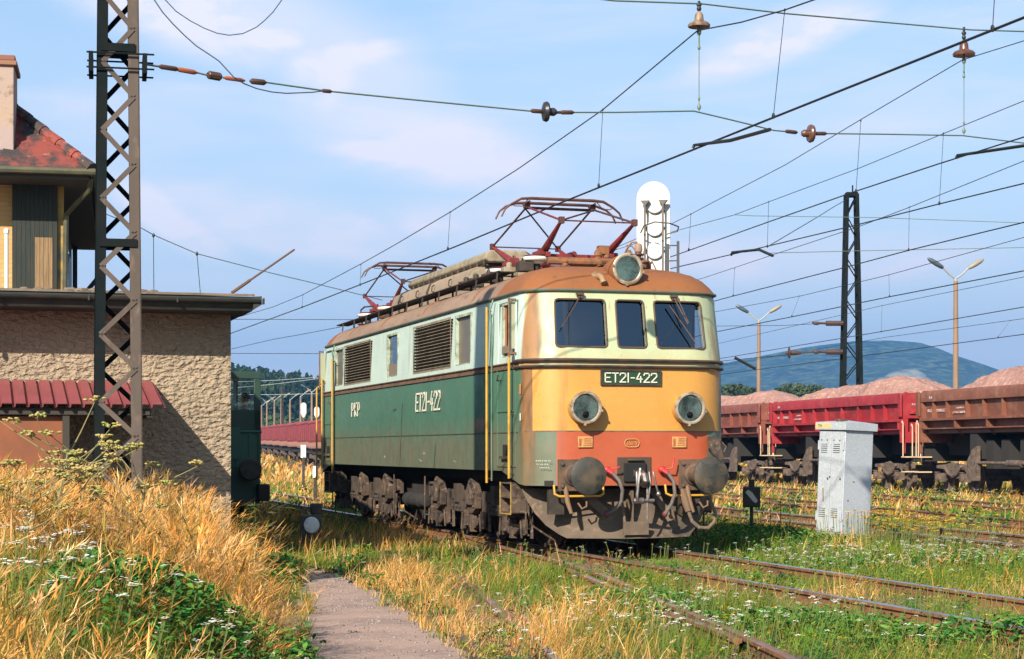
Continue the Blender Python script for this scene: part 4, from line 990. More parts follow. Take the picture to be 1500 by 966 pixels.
# clutter ahead of and behind the pantographs: bus bars, breaker, insulators
for sg, e in ((1, 0), (-1, SE)):
    Y = lambda s: e + sg * s
    c = MB(); m_rr = mat('rusty_fittings', (.28, .11, .04), .85, col2=(.14, .07, .04), scale=8)
    c.tube([(-.6, Y(2.0), 4.17), (.1, Y(1.9), 4.16), (.75, Y(1.8), 4.15)], .06, 10); c.tube([(.0, Y(1.35), 4.12), (.6, Y(1.4), 4.13)], .04, 8)
    for x, y, h, r_ in ((.15, 1.9, .30, .05), (.28, 1.9, .26, .04), (.42, 1.7, .14, .09), (.58, 1.75, .28, .035), (.7, 1.6, .12, .10), (-.35, 1.95, .14, .05), (.85, 1.7, .12, .05)):
        c.lathe((x, Y(y), 4.06), (0, 0, 1), [(r_, 0), (r_, h * .6), (r_ * 1.3, h * .65), (r_ * 1.3, h * .8), (r_ * .5, h)], 10)
    c.bb((.14, Y(1.85), 4.28), (.30, Y(1.95), 4.40)); c.ell((.45, Y(1.75), 4.16), (.12, .1, .07), 10, 6, 0, .15); c.ell((.62, Y(1.7), 4.15), (.14, .12, .08), 10, 6, 0, .15)
    c.tube([(.52, Y(1.7), 4.40), (.6, Y(1.68), 4.38), (.66, Y(1.66), 4.30), (.68, Y(1.66), 4.15)], .010, 5)
    c.build('roof_fittings', m_rr, loco)
    c = MB(); ix = .42
    ins_disc(c, (ix, Y(.95), 3.98), n=4, r=.09, h=.06); c.lathe((ix, Y(.95), 4.22), (0, 0, 1), [(.055, 0), (.06, .04), (.05, .1), (.03, .12)], 12, 1)
    c.tube([(ix, Y(.95), 4.32), (ix - .03, Y(.95), 4.36), (ix - .09, Y(.97), 4.36), (ix - .13, Y(1.05), 4.28), (ix - .13, Y(1.3), 4.12)], .016, 8, 1)
    c.build('roof_insulator', [m_insb, mat('insulator_cap', (.30, .19, .13), .7)], loco)
    c = MB(); ins_disc(c, (-.75, Y(1.0) if e else Y(7.6), 3.98 if e else 4.1), n=5, r=.09, h=.06)
    if e: c.tube([(-.75, Y(1.0), 4.28), (-.75, Y(1.0), 4.36), (-.7, Y(1.15), 4.42), (-.6, Y(1.6), 4.40)], .018, 6, 1); c.build('roof_insulator', [m_insb, m_dark], loco)
for y in (2.5, 3.3, 4.4, 5.2, 5.8):
    c = MB(); c.box((-.8, y, 4.12), (.22, .22, .14)); c.lathe((-.8, y, 4.19), (0, 0, 1), [(.05, 0), (.05, .06), (.02, .08)], 8); c.build('roof_bracket', m_dark if y != 3.3 else m_boxe, loco, bevel=.008)

# ---------------------------------------------------------------- rail vehicle behind the house with its driver
m_vg = mat('dark_green_steel', (.018, .05, .035), .5, col2=(.03, .06, .045), scale=3)
RV = U * 4.6 + V * 38.9
rv = empty('rail_trolley', RV, TH, 'dark green rail vehicle half hidden behind the rough plaster house, its driver at the window', 'rail vehicle')
b = MB(); X1 = 1.42; zt = 3.08
b.bb((-1.42, 0, zt - .16), (X1, .06, zt)); b.bb((X1 - .15, 0, 1.3), (X1, .06, zt - .16)); b.bb((-1.42, 0, 1.3), (-1.3, .06, zt - .16)); b.bb((-1.42, .0, 1.05), (X1, .06, 2.25))
b.bb((.25, 0, 2.25), (.31, .06, zt - .16))
b.bb((-1.42, .06, zt - .08), (X1, 3.6, zt)); b.bb((X1 - .06, .06, 1.05), (X1, 3.6, 1.9)); b.bb((-1.42, .06, 1.05), (-1.36, 3.6, 1.9)); b.bb((-1.36, 3.54, 1.05), (X1 - .06, 3.6, 1.9))
for y in (.06, 3.5): b.bb((X1 - .06, y, 1.9), (X1, y + .1, zt - .08)); b.bb((-1.42, y, 1.9), (-1.36, y + .1, zt - .08))
for x in (-1.42, X1 - .1): b.bb((x, 3.5, 1.9), (x + .1, 3.6, zt - .08))
b.build('cab', m_vg, rv, bevel=.01)
p = MB(); p.bb((-1.3, .028, 2.25), (X1 - .15, .034, zt - .16)); p.build('cab_window', glassy('trolley_glass', (.78, .84, .84), .02), rv)
b = MB(); b.bb((-1.5, -2.2, .78), (1.06, 0, 1.05)); b.bb((-1.5, 0, .78), (1.42, 3.8, 1.05)); b.bb((-1.5, -2.22, .3), (1.06, -2.12, .78)); b.build('chassis', m_vg, rv)
b = MB(); yq = -2.0
b.tube([(-1.42, yq, 1.76), (1.12, yq, 1.76)], .035, 6); b.tube([(1.06, yq, 1.76), (1.06, yq, 1.05)], .028, 6)
for x in np.arange(-1.2, 1.05, .26): b.bb((x - .02, yq - .03, 1.05), (x + .02, yq, 1.74))
b.bb((-1.45, yq, 1.05), (1.05, yq + .02, 1.7)); b.bb((.45, yq - .06, 1.2), (.68, yq - .03, 1.86)); b.build('deck_rail', mat('green_rail', (.03, .10, .07), .5), rv)
for bx in (-.875, .78):
    b = MB(); b.lathe((bx, -2.2, 1.0), (0, -1, 0), [(.12, 0), (.12, .34), (.06, .35), (.06, .48), (.22, .5), (.23, .53), (.2, .56), (.001, .57)], 24); b.build('buffer', m_dark, rv)
b = MB(); b.bb((.98, -2.5, .36), (1.22, -2.2, .70)); b.build('step_box', m_under, rv, bevel=.03)
for y in (-1.2, 2.6):
    b = MB()
    for sx in (-1, 1): b.lathe((sx * .7, y, .45), (sx, 0, 0), [(.48, 0), (.48, .02), (.45, .03), (.45, .13), (.2, .11)], 24)
    b.tube([(-.8, y, .45), (.8, y, .45)], .07, 10); b.build('wheelset', m_under, rv)
def skin_person(name, nodes, edges, m, loc, rz, sub=2):
    me = bpy.data.meshes.new(name); me.from_pydata([q[:3] for q in nodes], edges, []); me.materials.append(m)
    o = bpy.data.objects.new(name, me); SC.collection.objects.link(o); o.location = loc; o.rotation_euler = (0, 0, rz)
    s = o.modifiers.new('skin', 'SKIN'); s.use_smooth_shade = True
    for i, q in enumerate(nodes): me.skin_vertices[0].data[i].radius = (q[3], q[4] if len(q) > 4 else q[3])
    me.skin_vertices[0].data[0].use_root = True
    u = o.modifiers.new('sub', 'SUBSURF'); u.levels = sub; u.render_levels = sub; return o
m_skin = mat('skin', (.42, .24, .17), .6)
# seated driver facing left: pelvis, spine, neck, head, arms, legs
nd = [(0, 0, 0, .15, .13), (0, 0, .22, .15, .12), (0, 0, .42, .17, .12), (0, 0, .50, .09, .08), (-.01, 0, .57, .055), (-.02, 0, .65, .075, .085), (-.03, 0, .74, .09, .10), (-.02, 0, .82, .06, .075),
      (0, .20, .44, .065), (-.06, .27, .24, .05), (-.28, .20, .14, .04), (-.36, .17, .15, .04, .022), (0, -.20, .44, .065), (-.06, -.27, .24, .05), (-.28, -.20, .14, .04), (-.36, -.17, .15, .04, .022),
      (-.12, .1, -.02, .09), (-.45, .12, -.02, .07), (-.45, .12, -.42, .05), (-.56, .12, -.46, .04), (-.12, -.1, -.02, .09), (-.45, -.12, -.02, .07), (-.45, -.12, -.42, .05), (-.56, -.12, -.46, .04),
      (-.13, 0, .715, .016), (-.11, 0, .66, .028)]
ed = [(0, 1), (1, 2), (2, 3), (3, 4), (4, 5), (5, 6), (6, 7), (2, 8), (8, 9), (9, 10), (10, 11), (2, 12), (12, 13), (13, 14), (14, 15), (0, 16), (16, 17), (17, 18), (18, 19), (0, 20), (20, 21), (21, 22), (22, 23), (6, 24), (5, 25)]
man = skin_person('person', nd, ed, m_skin, RV + U * 1.16 + V * .55 + Vector((0, 0, 1.76)), TH)
tag(man, 'driver seen in dark silhouette at the window of the green rail vehicle, looking left', 'person')
h = MB(); h.ell((.0, 0, .79), (.105, .10, .085), 16, 10, 0, .03); h.build('hair', mat('hair_dark', (.02, .015, .01), .8), man)
for sy in (-1, 1):
    h = MB(); h.ell((-.005, sy * .098, .72), (.02, .012, .032), 8, 6); h.build('ear', m_skin, man)
    h = MB(); h.ell((-.118, sy * .035, .75), (.012, .014, .010), 8, 6); h.build('eye', mat('eye', (.05, .04, .03), .2), man)
h = MB(); h.lathe((0, 0, -.03), (0, 0, 1), [(.16, 0), (.175, .2), (.19, .42), (.15, .5), (.08, .55)], 20); h.build('jacket', mat('jacket_dark', (.03, .035, .05), .8), man)
for sy in (-1, 1):
    for k in range(5):
        f = MB(); y = sy * (.17 + (k - 2) * .018); L_ = (.045, .062, .07, .066, .052)[k]
        if k == 0: f.tube([(-.37, sy * .14, .155), (-.40, sy * .115, .15), (-.42, sy * .11, .13)], [.013, .011, .008], 6)
        else: f.tube([(-.39, y, .155), (-.39 - L_ * .6, y, .15), (-.39 - L_, y, .12)], [.010, .009, .007], 6)
        f.build('finger', m_skin, man)
# ---------------------------------------------------------------- houses on the left
def stucco(name, col, col2, strength, sc, dist=.03):
    m = mat(name, col, .95, col2=col2, scale=1.2, lo=.35, hi=.7, col3=tuple(q * .62 for q in col), s3=26, l3=.56, h3=.68); t = m.node_tree; n = t.nodes
    c = n.new('ShaderNodeTexCoord'); v = n.new('ShaderNodeTexNoise'); v.inputs['Scale'].default_value = sc; v.inputs['Detail'].default_value = 3; v.inputs['Roughness'].default_value = .5
    v.inputs['Distortion'].default_value = .35
    mq = n.new('ShaderNodeMapping'); mq.inputs['Scale'].default_value = (.75, 1, 1.2); t.links.new(c.outputs['Object'], mq.inputs[0]); t.links.new(mq.outputs[0], v.inputs['Vector']); b = n.new('ShaderNodeBump'); b.inputs['Strength'].default_value = strength; b.inputs['Distance'].default_value = dist
    t.links.new(v.outputs['Fac'], b.inputs['Height']); t.links.new(b.outputs[0], n['Principled BSDF'].inputs['Normal']); return m
m_stucco = stucco('rough_plaster', (.42, .315, .21), (.31, .24, .165), 1.0, 15, .12)
C0 = Vector((-3.73, 24.0, 0))
an = empty('annex_house', C0, TH, 'low house with rough tan plaster wall and flat dark roof edge, behind the lattice mast', 'house')
w = MB(); w.bb((-14, 0, -.4), (0, .35, 3.20)); w.bb((-.35, .35, -.4), (0, 9, 3.14)); w.bb((-14, 8.65, -.4), (-.35, 9, 3.14)); w.bb((-14, .35, -.4), (-13.65, 8.65, 3.14))
w.build('wall', m_stucco, an)
m_fascia = mat('roof_edge_dark', (.025, .03, .026), .6, col2=(.05, .045, .035), scale=5, stretch=(1, 1, 4))
m_felt = mat('roof_felt', (.22, .165, .12), .95, col2=(.12, .09, .065), scale=3, col3=(.3, .24, .18), s3=11, bump=.4, bscale=14)
r = MB(); ov = .76
r.prism([(-ov, 3.28), (-ov, 3.37), (9.4, 4.21), (9.4, 4.12), (.3, 3.19), (-ov + .06, 3.19)], 'x', -14.5, .18, 0)
r.prism([(-ov - .02, 3.375), (9.45, 4.22), (9.45, 4.25), (-ov - .02, 3.405)], 'x', -14.5, .20, 1)
r.prism([(.18, 3.20), (.29, 3.27), (.29, 3.38), (.18, 3.37)], 'y', -ov - .03, 9.4, 0)
r.build('roof', [m_fascia, m_felt], an)
g = MB()
for x0_, x1_ in ((-14.5, .28),):
    pr = [(-ov - .02 + .055 * cos(a), 3.335 + .055 * sin(a)) for a in [pi + k * pi / 6 for k in range(7)]] + [(-ov - .02 + .048 * cos(a), 3.335 + .048 * sin(a)) for a in [2 * pi - k * pi / 6 for k in range(7)]]
    g.prism(pr, 'x', x0_, x1_, 0)
for x in np.arange(-14, .5, 1.1): g.bb((x, -ov - .08, 3.275), (x + .02, -ov, 3.35), 0)
g.build('gutter', m_fascia, an)
d = MB()
for k in range(60):
    x = random.uniform(-9.5, -1); y = random.uniform(-.6, .5); q = random.uniform(.02, .06); z = 3.405 + (y + ov) * .086; d.ell((x, y, z), (q * 1.6, q, q * .7), 6, 4, 0, .3)
tag(d.build('roof_debris', m_felt, None, loc=C0), 'scattered leaves and crumbled felt lying on the low roof edge', 'debris', kind='stuff').rotation_euler = (0, 0, TH)
for x, mm in ((-6.75, (.45, .15, .05)), (-3.6, (.4, .38, .3))):
    q = MB(); q.box((x, -ov - .09, 3.27), (.03, .05, .09)); q.build('gutter_clip', mat('clip', mm, .6), an)
# lean-to with the corrugated red roof
lt_ = empty('lean_to_shed', C0 + U * -1.13, TH, 'small lean-to shed with red corrugated roof against the plaster wall', 'shed')
m_redroof = mat('red_sheet', (.30, .07, .075), .55, col2=(.25, .06, .06), scale=2, col3=(.36, .16, .15), s3=10, l3=.6, h3=.8)
r = MB(); pts = []; x = -8.5; step = .163
ye, ze, yb, zb_ = -1.42, 1.96, -.01, 2.30
prof = []
while x < .02: prof += [(x, 0), (x + .115, 0), (x + .122, -.04), (x + .155, -.04)]; x += step
vs_ = []
for (px_, dz) in prof:
    vs_.append((px_ - .0, ye, ze + dz)); vs_.append((px_ - .0, yb, zb_ + dz))
# the sheet ends on a slant at the right
vs_ = [((v[0] + (0.02 if v[1] < -1 else -.02) * 0), v[1], v[2]) for v in vs_]
nn = len(prof); fs_ = [(2 * i, 2 * i + 2, 2 * i + 3, 2 * i + 1) for i in range(nn - 1)]
r.add(vs_, fs_); low = [(a, b, c - .006) for a, b, c in vs_]; r.add(low, [f[::-1] for f in fs_])
r.build('corrugated_roof', m_redroof, lt_, smooth=False)
r = MB(); m_wood = mat('dark_timber', (.05, .04, .03), .8)
r.bb((-8.5, -1.32, 1.83), (-.05, -1.24, 1.91)); r.bb((-.09, -1.3, 1.80), (-.03, -.0, 1.88)); r.bb((-1.10, -1.30, -.3), (-1.02, -1.22, 1.83)); r.build('timber_frame', m_wood, lt_)
r = MB(); r.bb((-8.5, -1.22, -.3), (-1.10, -1.17, 1.81)); r.build('front_panel', mat('orange_panel', (.30, .09, .035), .7, col2=(.20, .07, .03), scale=1.2), lt_)
r = MB(); r.lathe((-3.45, -1.3, 2.0), (0, 0, 1), [(.03, -.12), (.05, -.02), (.05, .03), (.02, .06)], 12); r.build('white_knob', mat('porcelain', (.8, .8, .78), .3), lt_)
# rod, vent pipe on the low roof
o = MB(); p0 = P(340, 429, 24.2); p1 = P(431, 366, 25.2); pm = p0.lerp(p1, .28)
o.tube([p0, pm], .022, 6); o.tube([pm, p1], .014, 6)
tag(o.build('metal_rod', mat('rod_rust', (.16, .085, .05), .8)), 'thin rusty rod sticking up slantwise from the low roof corner', 'rod')
o = MB(); q = P(9.5, 412, 25.6); o.tube([(q.x, q.y, 3.2), (q.x, q.y, P(9, 340, 25.6).z)], .028, 8); o.lathe((q.x, q.y, P(9, 340, 25.6).z), (0, 0, 1), [(.04, -.02), (.04, .03), (.02, .05)], 8)
tag(o.build('vent_pipe', mat('pipe_white', (.75, .74, .7), .5)), 'slim white pipe standing on the low roof before the yellow brick wall', 'pipe')
# main house with hipped tile roof
HTH = math.atan2(.212, .977); HU = Vector((cos(HTH), sin(HTH), 0)); HV = Vector((-sin(HTH), cos(HTH), 0))
EC = Vector((-6.78, 29.0, 0))
hs = empty('brick_house', EC, HTH, 'taller yellow brick house with hipped red tile roof and dark timber corner', 'house')
def brickmat(name, c1_, c2_, mo, sc):
    m = bpy.data.materials.new(name); m.use_nodes = True; t = m.node_tree; n = t.nodes; c = n.new('ShaderNodeTexCoord'); mp = n.new('ShaderNodeMapping'); mp.inputs['Rotation'].default_value = (R(-90), 0, 0)
    b = n.new('ShaderNodeTexBrick'); b.inputs['Color1'].default_value = (*c1_, 1); b.inputs['Color2'].default_value = (*c2_, 1); b.inputs['Mortar'].default_value = (*mo, 1)
    b.inputs['Scale'].default_value = sc; b.inputs['Mortar Size'].default_value = .012; b.inputs['Brick Width'].default_value = .26; b.inputs['Row Height'].default_value = .078
    t.links.new(c.outputs['Object'], mp.inputs[0]); t.links.new(mp.outputs[0], b.inputs['Vector']); t.links.new(b.outputs['Color'], n['Principled BSDF'].inputs['Base Color']); n['Principled BSDF'].inputs['Roughness'].default_value = .85; return m
m_brick = brickmat('yellow_brick', (.52, .30, .09), (.44, .24, .07), (.34, .24, .13), 1.0)
w = MB(); w.bb((-12, .9, 0), (-1.24, 10.0, 5.75)); w.build('wall', m_brick, hs)
m_tim = mat('shaded_timber', (.022, .03, .025), .85, col2=(.04, .038, .028), scale=4, stretch=(6, 6, .5), bump=.3, bscale=10)  # timber darkened: the shade under the eave is put into the colour
m_tim2 = mat('sunlit_planks', (.30, .19, .09), .85, col2=(.18, .11, .06), scale=5, stretch=(6, 6, .5))  # lighter colour paints sunlight onto the lower planks of the corner
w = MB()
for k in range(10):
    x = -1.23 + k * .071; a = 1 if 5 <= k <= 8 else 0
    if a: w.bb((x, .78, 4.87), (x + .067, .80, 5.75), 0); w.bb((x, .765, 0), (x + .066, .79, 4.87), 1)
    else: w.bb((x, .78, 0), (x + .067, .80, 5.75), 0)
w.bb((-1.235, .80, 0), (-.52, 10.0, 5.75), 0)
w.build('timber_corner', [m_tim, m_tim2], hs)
for y0_, y1_ in ((2.3, 3.3), (5.0, 6.6)):
    w = MB()
    w.bb((-.52, y0_ - .06, 3.2), (-.47, y1_ + .06, 5.2), 0); w.bb((-.47, y0_, 3.26), (-.465, y1_, 5.14), 1)
    for q in np.linspace(y0_, y1_, 3)[1:-1]: w.bb((-.47, q - .03, 3.26), (-.45, q + .03, 5.14), 0)
    w.build('window', [mat('window_frame_grey', (.2, .24, .22), .6), m_pane], hs)
w = MB(); w.bb((-.52, .86, 0), (-.42, .96, 5.8)); w.build('corner_board', mat('ochre_board', (.42, .26, .06), .7, col2=(.16, .14, .09), scale=3, lo=.45, hi=.6), hs)
# roof: hip with courses of tiles
def tilemat():
    m = mat('roof_tile', (.27, .06, .045), .85, col2=(.055, .042, .04), scale=1.5, lo=.42, hi=.52, col3=(.42, .20, .10), s3=9, l3=.62, h3=.72, bump=.3, bscale=30); return m
m_tile = tilemat(); RZ0 = 5.87; SL = .90; HP = 5.4
r = MB()
def course(fr):      # fr: 0 front slope, 1 right slope
    k = 0; d = 0
    while d < HP - .3:
        z = RZ0 + d * SL; a = d; nx_ = 0; x = (-12 if fr == 0 else -d); 
        if fr == 0:
            q0, q1 = -12.0, -d
            xq = q1
            while xq > q0:
                wv = .21; x0_, x1_ = xq - wv, xq; dz = random.uniform(-.006, .006)
                r.add([(x0_, d - .03, z + dz + .07), (x1_, d - .03, z + dz + .045), (x1_, d + .20, z + .20 * SL + .005), (x0_, d + .20, z + .20 * SL + .02), (x0_, d - .03, z - .012), (x1_, d - .03, z - .02)], [(0, 1, 2, 3), (4, 5, 1, 0)])
                xq -= wv
        else:
            yq = d
            while yq < 10.6 - d * 1:
                wv = .21; y0_, y1_ = yq, yq + wv
                r.add([(-d + .03, y0_, z + .035), (-d + .03, y1_, z + .015), (-d - .20, y1_, z + .20 * SL + .005), (-d - .20, y0_, z + .20 * SL + .02), (-d + .03, y0_, z - .012), (-d + .03, y1_, z - .02)], [(0, 1, 2, 3), (4, 5, 1, 0)])
                yq += wv
        d += .15; k += 1
course(0); course(1)
# hip ridge tiles
d = 0
while d < HP:
    z = RZ0 + d * SL + .04; r.tube([(-d + .05, d - .05, z - .02), (-d - .26, d + .26, z + .26 * SL + .03)], [.11, .085], 8); d += .26
r.add([(.03, -.03, RZ0 - .04), (.03, 10.6, RZ0 - .04), (-12, 10.6, RZ0 - .04), (-12, -.03, RZ0 - .04), (-HP, HP, RZ0 + HP * SL - .03), (-12, HP, RZ0 + HP * SL - .03)], [(0, 1, 2, 3)[::-1], (0, 4, 5, 3)[::-1], (0, 1, 4), (1, 2, 5, 4), (3, 5, 2)])
ro = r.build('roof', m_tile, hs, smooth=True, ang=30)
c = MB(); cx1 = -1.14; 
c.bb((-2.45, .30, 5.9), (-1.18, 1.3, 7.60), 0); c.bb((-2.50, .25, 7.56), (-1.13, 1.35, 7.64), 1); c.bb((-2.47, .28, 7.64), (-1.16, 1.32, 7.73), 2)
c.build('chimney', [mat('old_plaster_chimney', (.44, .31, .23), .9, col2=(.40, .31, .29), scale=1.6, col3=(.22, .14, .10), s3=5, l3=.55, h3=.68, bump=.4, bscale=9), mat('chimney_brick', (.30, .15, .09), .9), mat('chimney_cap', (.26, .11, .07), .9)], ro, bevel=.015)
g = MB(); pr = lambda cx, cz: [(cx + .07 * cos(a), cz + .07 * sin(a)) for a in [pi + k * pi / 6 for k in range(7)]]
g.tube([(-12, -.08, RZ0 - .03), (.08, -.08, RZ0 - .03), (.08, 10.6, RZ0 - .03)], .06, 8); g.tube([(.02, .1, RZ0 - .1), (.0, .2, RZ0 - .28), (-.38, .78, RZ0 - .62), (-.42, .82, 2)], .045, 8)
g.build('gutter', mat('gutter_olive', (.06, .06, .035), .6, col2=(.12, .10, .04), scale=4), ro)
s = MB(); s.bb((-12, .0, RZ0 - .14), (0, 10.55, RZ0 - .06)); s.build('soffit', mat('soffit_dark', (.07, .06, .05), .8), hs)
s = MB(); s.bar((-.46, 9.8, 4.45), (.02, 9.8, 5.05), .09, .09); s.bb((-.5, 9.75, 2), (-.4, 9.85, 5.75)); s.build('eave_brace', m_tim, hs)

# ---------------------------------------------------------------- lattice masts
m_mast_d = mat('mast_near_black', (.008, .013, .014), .9, col2=(.014, .016, .015), scale=4, spec=.08)  # near-black tone for left leg, rear lacing, battens, bracket and far mast
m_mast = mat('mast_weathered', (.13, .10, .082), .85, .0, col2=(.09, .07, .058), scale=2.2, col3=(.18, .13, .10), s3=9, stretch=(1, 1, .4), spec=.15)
mast = empty('lattice_mast', (-4.03, 18.5, 0), R(12.5), 'big steel lattice mast in front of the plaster house carrying the cross wire', 'mast')
def wx(z): return .206 + (6.0 - z) * .0085          # half width
g0 = .35; top = 9.2
for sx in (-1, 1):
    m = MB()
    for z0_, z1_ in ((g0, top),):
        xa, xb = sx * wx(z0_), sx * wx(z1_); th = .11; dy = .17
        for (a0, a1, b0, b1) in ((-dy, -dy + .012, 0, th), (dy - .012, dy, 0, th), (-dy, dy, th - .012, th)):
            def X(z, q): return sx * (wx(z) - th + q)
            p = [(X(z0_, b0), a0, z0_), (X(z0_, b1), a0, z0_), (X(z0_, b1), a1, z0_), (X(z0_, b0), a1, z0_), (X(z1_, b0), a0, z1_), (X(z1_, b1), a0, z1_), (X(z1_, b1), a1, z1_), (X(z1_, b0), a1, z1_)]
            m.add(p, [(0, 1, 5, 4), (1, 2, 6, 5), (2, 3, 7, 6), (3, 0, 4, 7), (0, 3, 2, 1), (4, 5, 6, 7)])
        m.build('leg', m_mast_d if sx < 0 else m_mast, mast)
for fy, st0 in ((-.176, 0), (.176, 1)):
    m = MB(); z = g0 + .15; sgn = 1 if st0 else -1
    while z < top - .5:
        hgt = .345; xa = wx(z) - .06; xb = wx(z + hgt) - .06
        m.bar((sgn * xa, fy, z), (-sgn * xb, fy, z + hgt), .05 if 0 else .055, .008, 0, (0, 1, 0)) if 0 else m.bar((sgn * xa, fy, z), (-sgn * xb, fy, z + hgt), .008, .05, 0, (1, 0, .2))
        z += hgt; sgn = -sgn
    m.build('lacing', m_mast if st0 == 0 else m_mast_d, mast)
for z in (5.48, 3.5):
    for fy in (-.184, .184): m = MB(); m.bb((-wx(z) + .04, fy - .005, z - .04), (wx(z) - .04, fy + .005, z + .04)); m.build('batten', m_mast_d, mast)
zb1 = P(173, 96, 18.5).z; m = MB()
for sx in (-1, 1): 
    m.bb((sx * .245, -.22, zb1 - .11), (sx * .29, .22, zb1 + .09))
for dz in (-.07, .08):
    for fy in (-.21, .21): m.tube([(-.31, fy, zb1 + dz), (.36, fy, zb1 + dz)], .010, 6)
m.build('clamp_bracket', m_mast_d, mast)
m = MB(); m.bb((-.5, -.4, -.4), (.5, .4, .42)); m.build('foundation', mat('concrete_grey', (.3, .28, .25), .9, col2=(.2, .19, .17), scale=3), mast, bevel=.02)

fm = empty('lattice_mast', P(1247, 658, 70) * 1, 0, 'far dark lattice mast rising behind the red gravel wagon', 'mast')
fm.location.z = 0; tz = P(0, 285, 70).z; hw0, hw1 = .40, .19
for sx in (-1, 1):
    for sy in (-1, 1):
        m = MB(); m.bar((sx * hw0, sy * hw0, -.2), (sx * hw1, sy * hw1, tz), .13, .13, 0, (0, 1, 0)); m.build('leg', m_mast_d, fm)
m = MB()
for fy in (-1, 1):
    z = 0; s_ = 1
    while z < tz - .5:
        h_ = .8; a = hw0 + (hw1 - hw0) * z / tz; b = hw0 + (hw1 - hw0) * (z + h_) / tz
        m.bar((s_ * a, fy * a, z), (-s_ * b, fy * b, z + h_), .04, .04); m.bar((fy * a, s_ * a, z), (fy * b, -s_ * b, z + h_), .04, .04); z += h_; s_ = -s_
m.build('lacing', m_mast_d, fm)
m = MB(); m.bb((-.22, -.24, tz - .1), (.22, .24, tz + .06)); m.tube([(0.05, 0, tz), (.05, 0, tz + .35)], .03, 6); m.build('cap', m_mast_d, fm)
def arm(y, x1px, lab, star=False):
    z = P(0, y, 70).z; m = MB(); x0 = -.3; X = lambda px: (px - 1247) * 70 / F
    m.tube([(x0, 0, z), (X(1210), 0, z)], .10, 8); m.tube([(X(1210), 0, z), (X(1190), 0, z + .02)], .05, 6); m.ell((X(1196), 0, z), (.15, .07, .07), 8, 6)
    if star:
        m.tube([(X(1190), 0, z), (X(1160), 0, z - .05)], .03, 6); m.lathe((X(1162), 0, z - .03), (1, 0, 0), [(.05, -.3), (.09, -.1), (.09, .1), (.05, .3)], 8); m.lathe((X(1156), 0, z - .03), (1, 0, 0), [(.05, -.06), (.22, -.02), (.22, .02), (.05, .06)], 12)
    m.build('insulated_arm', mat('arm_brown', (.07, .035, .025), .6), fm)
arm(474, 0, '', False); arm(516, 0, '', True)

# ---------------------------------------------------------------- overhead wires
m_wire = mat('wire_dark', (.03, .032, .03), .5, .4); m_wireg = mat('wire_green', (.16, .22, .15), .6, .3)
def path3(pts, z=None, ref=None):
    o = []
    for px, py in pts:
        if ref is None: d = (z - EYE) * F / (HY - py)
        else: d = ref(px)
        o.append(P(px, py, d))
    return o
def dfun(pts):
    a = sorted([((q.x / q.y) * F + CX, q.y) for q in pts]); xs = [q[0] for q in a]; inv = [1 / q[1] for q in a]
    def f(px):
        if px <= xs[0]: s_ = (inv[1] - inv[0]) / (xs[1] - xs[0]); v = inv[0] + s_ * (px - xs[0])
        elif px >= xs[-1]: s_ = (inv[-1] - inv[-2]) / (xs[-1] - xs[-2]); v = inv[-1] + s_ * (px - xs[-1])
        else: v = float(np.interp(px, xs, inv))
        return 1 / max(v, .002)
    return f
CD = {}
def catenary(label, con, mes, drops, z, rc=.011, rm=.008, extra=None, mw=None):
    c3 = path3(con, z); f = dfun(c3); r = empty('catenary', (0, 0, 0), 0, label, 'overhead wires', 'catenaries above the tracks'); CD[label] = f
    ext = lambda q: [q[0] + (q[0] - q[1]).normalized() * 13] + q
    m = MB(); m.tube(ext(c3), rc, 6); m.build('contact_wire', m_wire, r)
    if mes: m = MB(); m.tube(ext(path3(mes, ref=f)), rm, 5); m.build('messenger_wire', mw or m_wire, r)
    for (a, b) in drops:
        d = f(a[0]); p0 = P(a[0], a[1], d); p1 = P(b[0], b[1], d); m = MB(); m.tube([p0, p1], .004, 4); m.ell(p1, (.02, .02, .035), 6, 5); m.ell(p0, (.012, .012, .02), 6, 5); m.build('dropper', m_wire, r)
    if extra: extra(r, f)
    return f
def ex_a(r, f):
    d = f(1016); m = MB(); m.tube([P(1015, 217, d), P(1017, 213, d), P(1070, 206, f(1070) * .99), P(1128, 190, f(1128))], .022, 6); m.build('steady_arm', m_wire, r)
fa = catenary('nearest overhead line, whose wire touches the raised pantograph', [(1640, -30), (1500, 26), (1134, 172), (900, 266), (820, 298), (671, 360), (527, 417.6), (442, 450.7), (340, 488), (250, 524)],
    [(1330, -45), (1192, 0), (1149, 15), (1085, 33), (1022, 45), (883, 161), (760, 247), (659.5, 311), (576.6, 360), (528.7, 387), (443.7, 432), (400, 450), (341, 467), (250, 500)],
    [((1459, -40), (1454, 42)), ((1149.5, 15), (1133, 170)), ((883, 161), (877, 272)), ((659.5, 311), (656, 364)), ((528.7, 388), (527.6, 417)), ((443.7, 432), (442.5, 450))], 5.15, .013, .009, ex_a)
def ex_b(r, f): m = MB(); m.tube([P(1401, 232, f(1401)), P(1403, 228, f(1402)), P(1560, 205, f(1500))], .025, 6); m.build('steady_arm', m_wire, r)
fb = catenary('second overhead line to the right of the pantograph, passing beside the big insulators', [(1640, 148), (1500, 201), (1376, 240), (1252, 281), (1124, 326), (990, 374), (800, 440), (560, 515)],
    [(1640, 0), (1500, 60), (1410, 88), (1260, 176), (1150, 242), (1040, 299), (1012, 314), (988, 326), (700, 450), (500, 520)],
    [((1261, 177), (1254, 280)), ((1012, 314), (1009, 366))], 5.5, .010, .007, ex_b)
def ex_c(r, f): m = MB(); m.tube([P(1071, 374, f(1071)), P(1073, 370, f(1073)), P(1112, 366, f(1112)), P(1132, 375, f(1132))], .03, 6); m.build('steady_arm', m_wire, r)
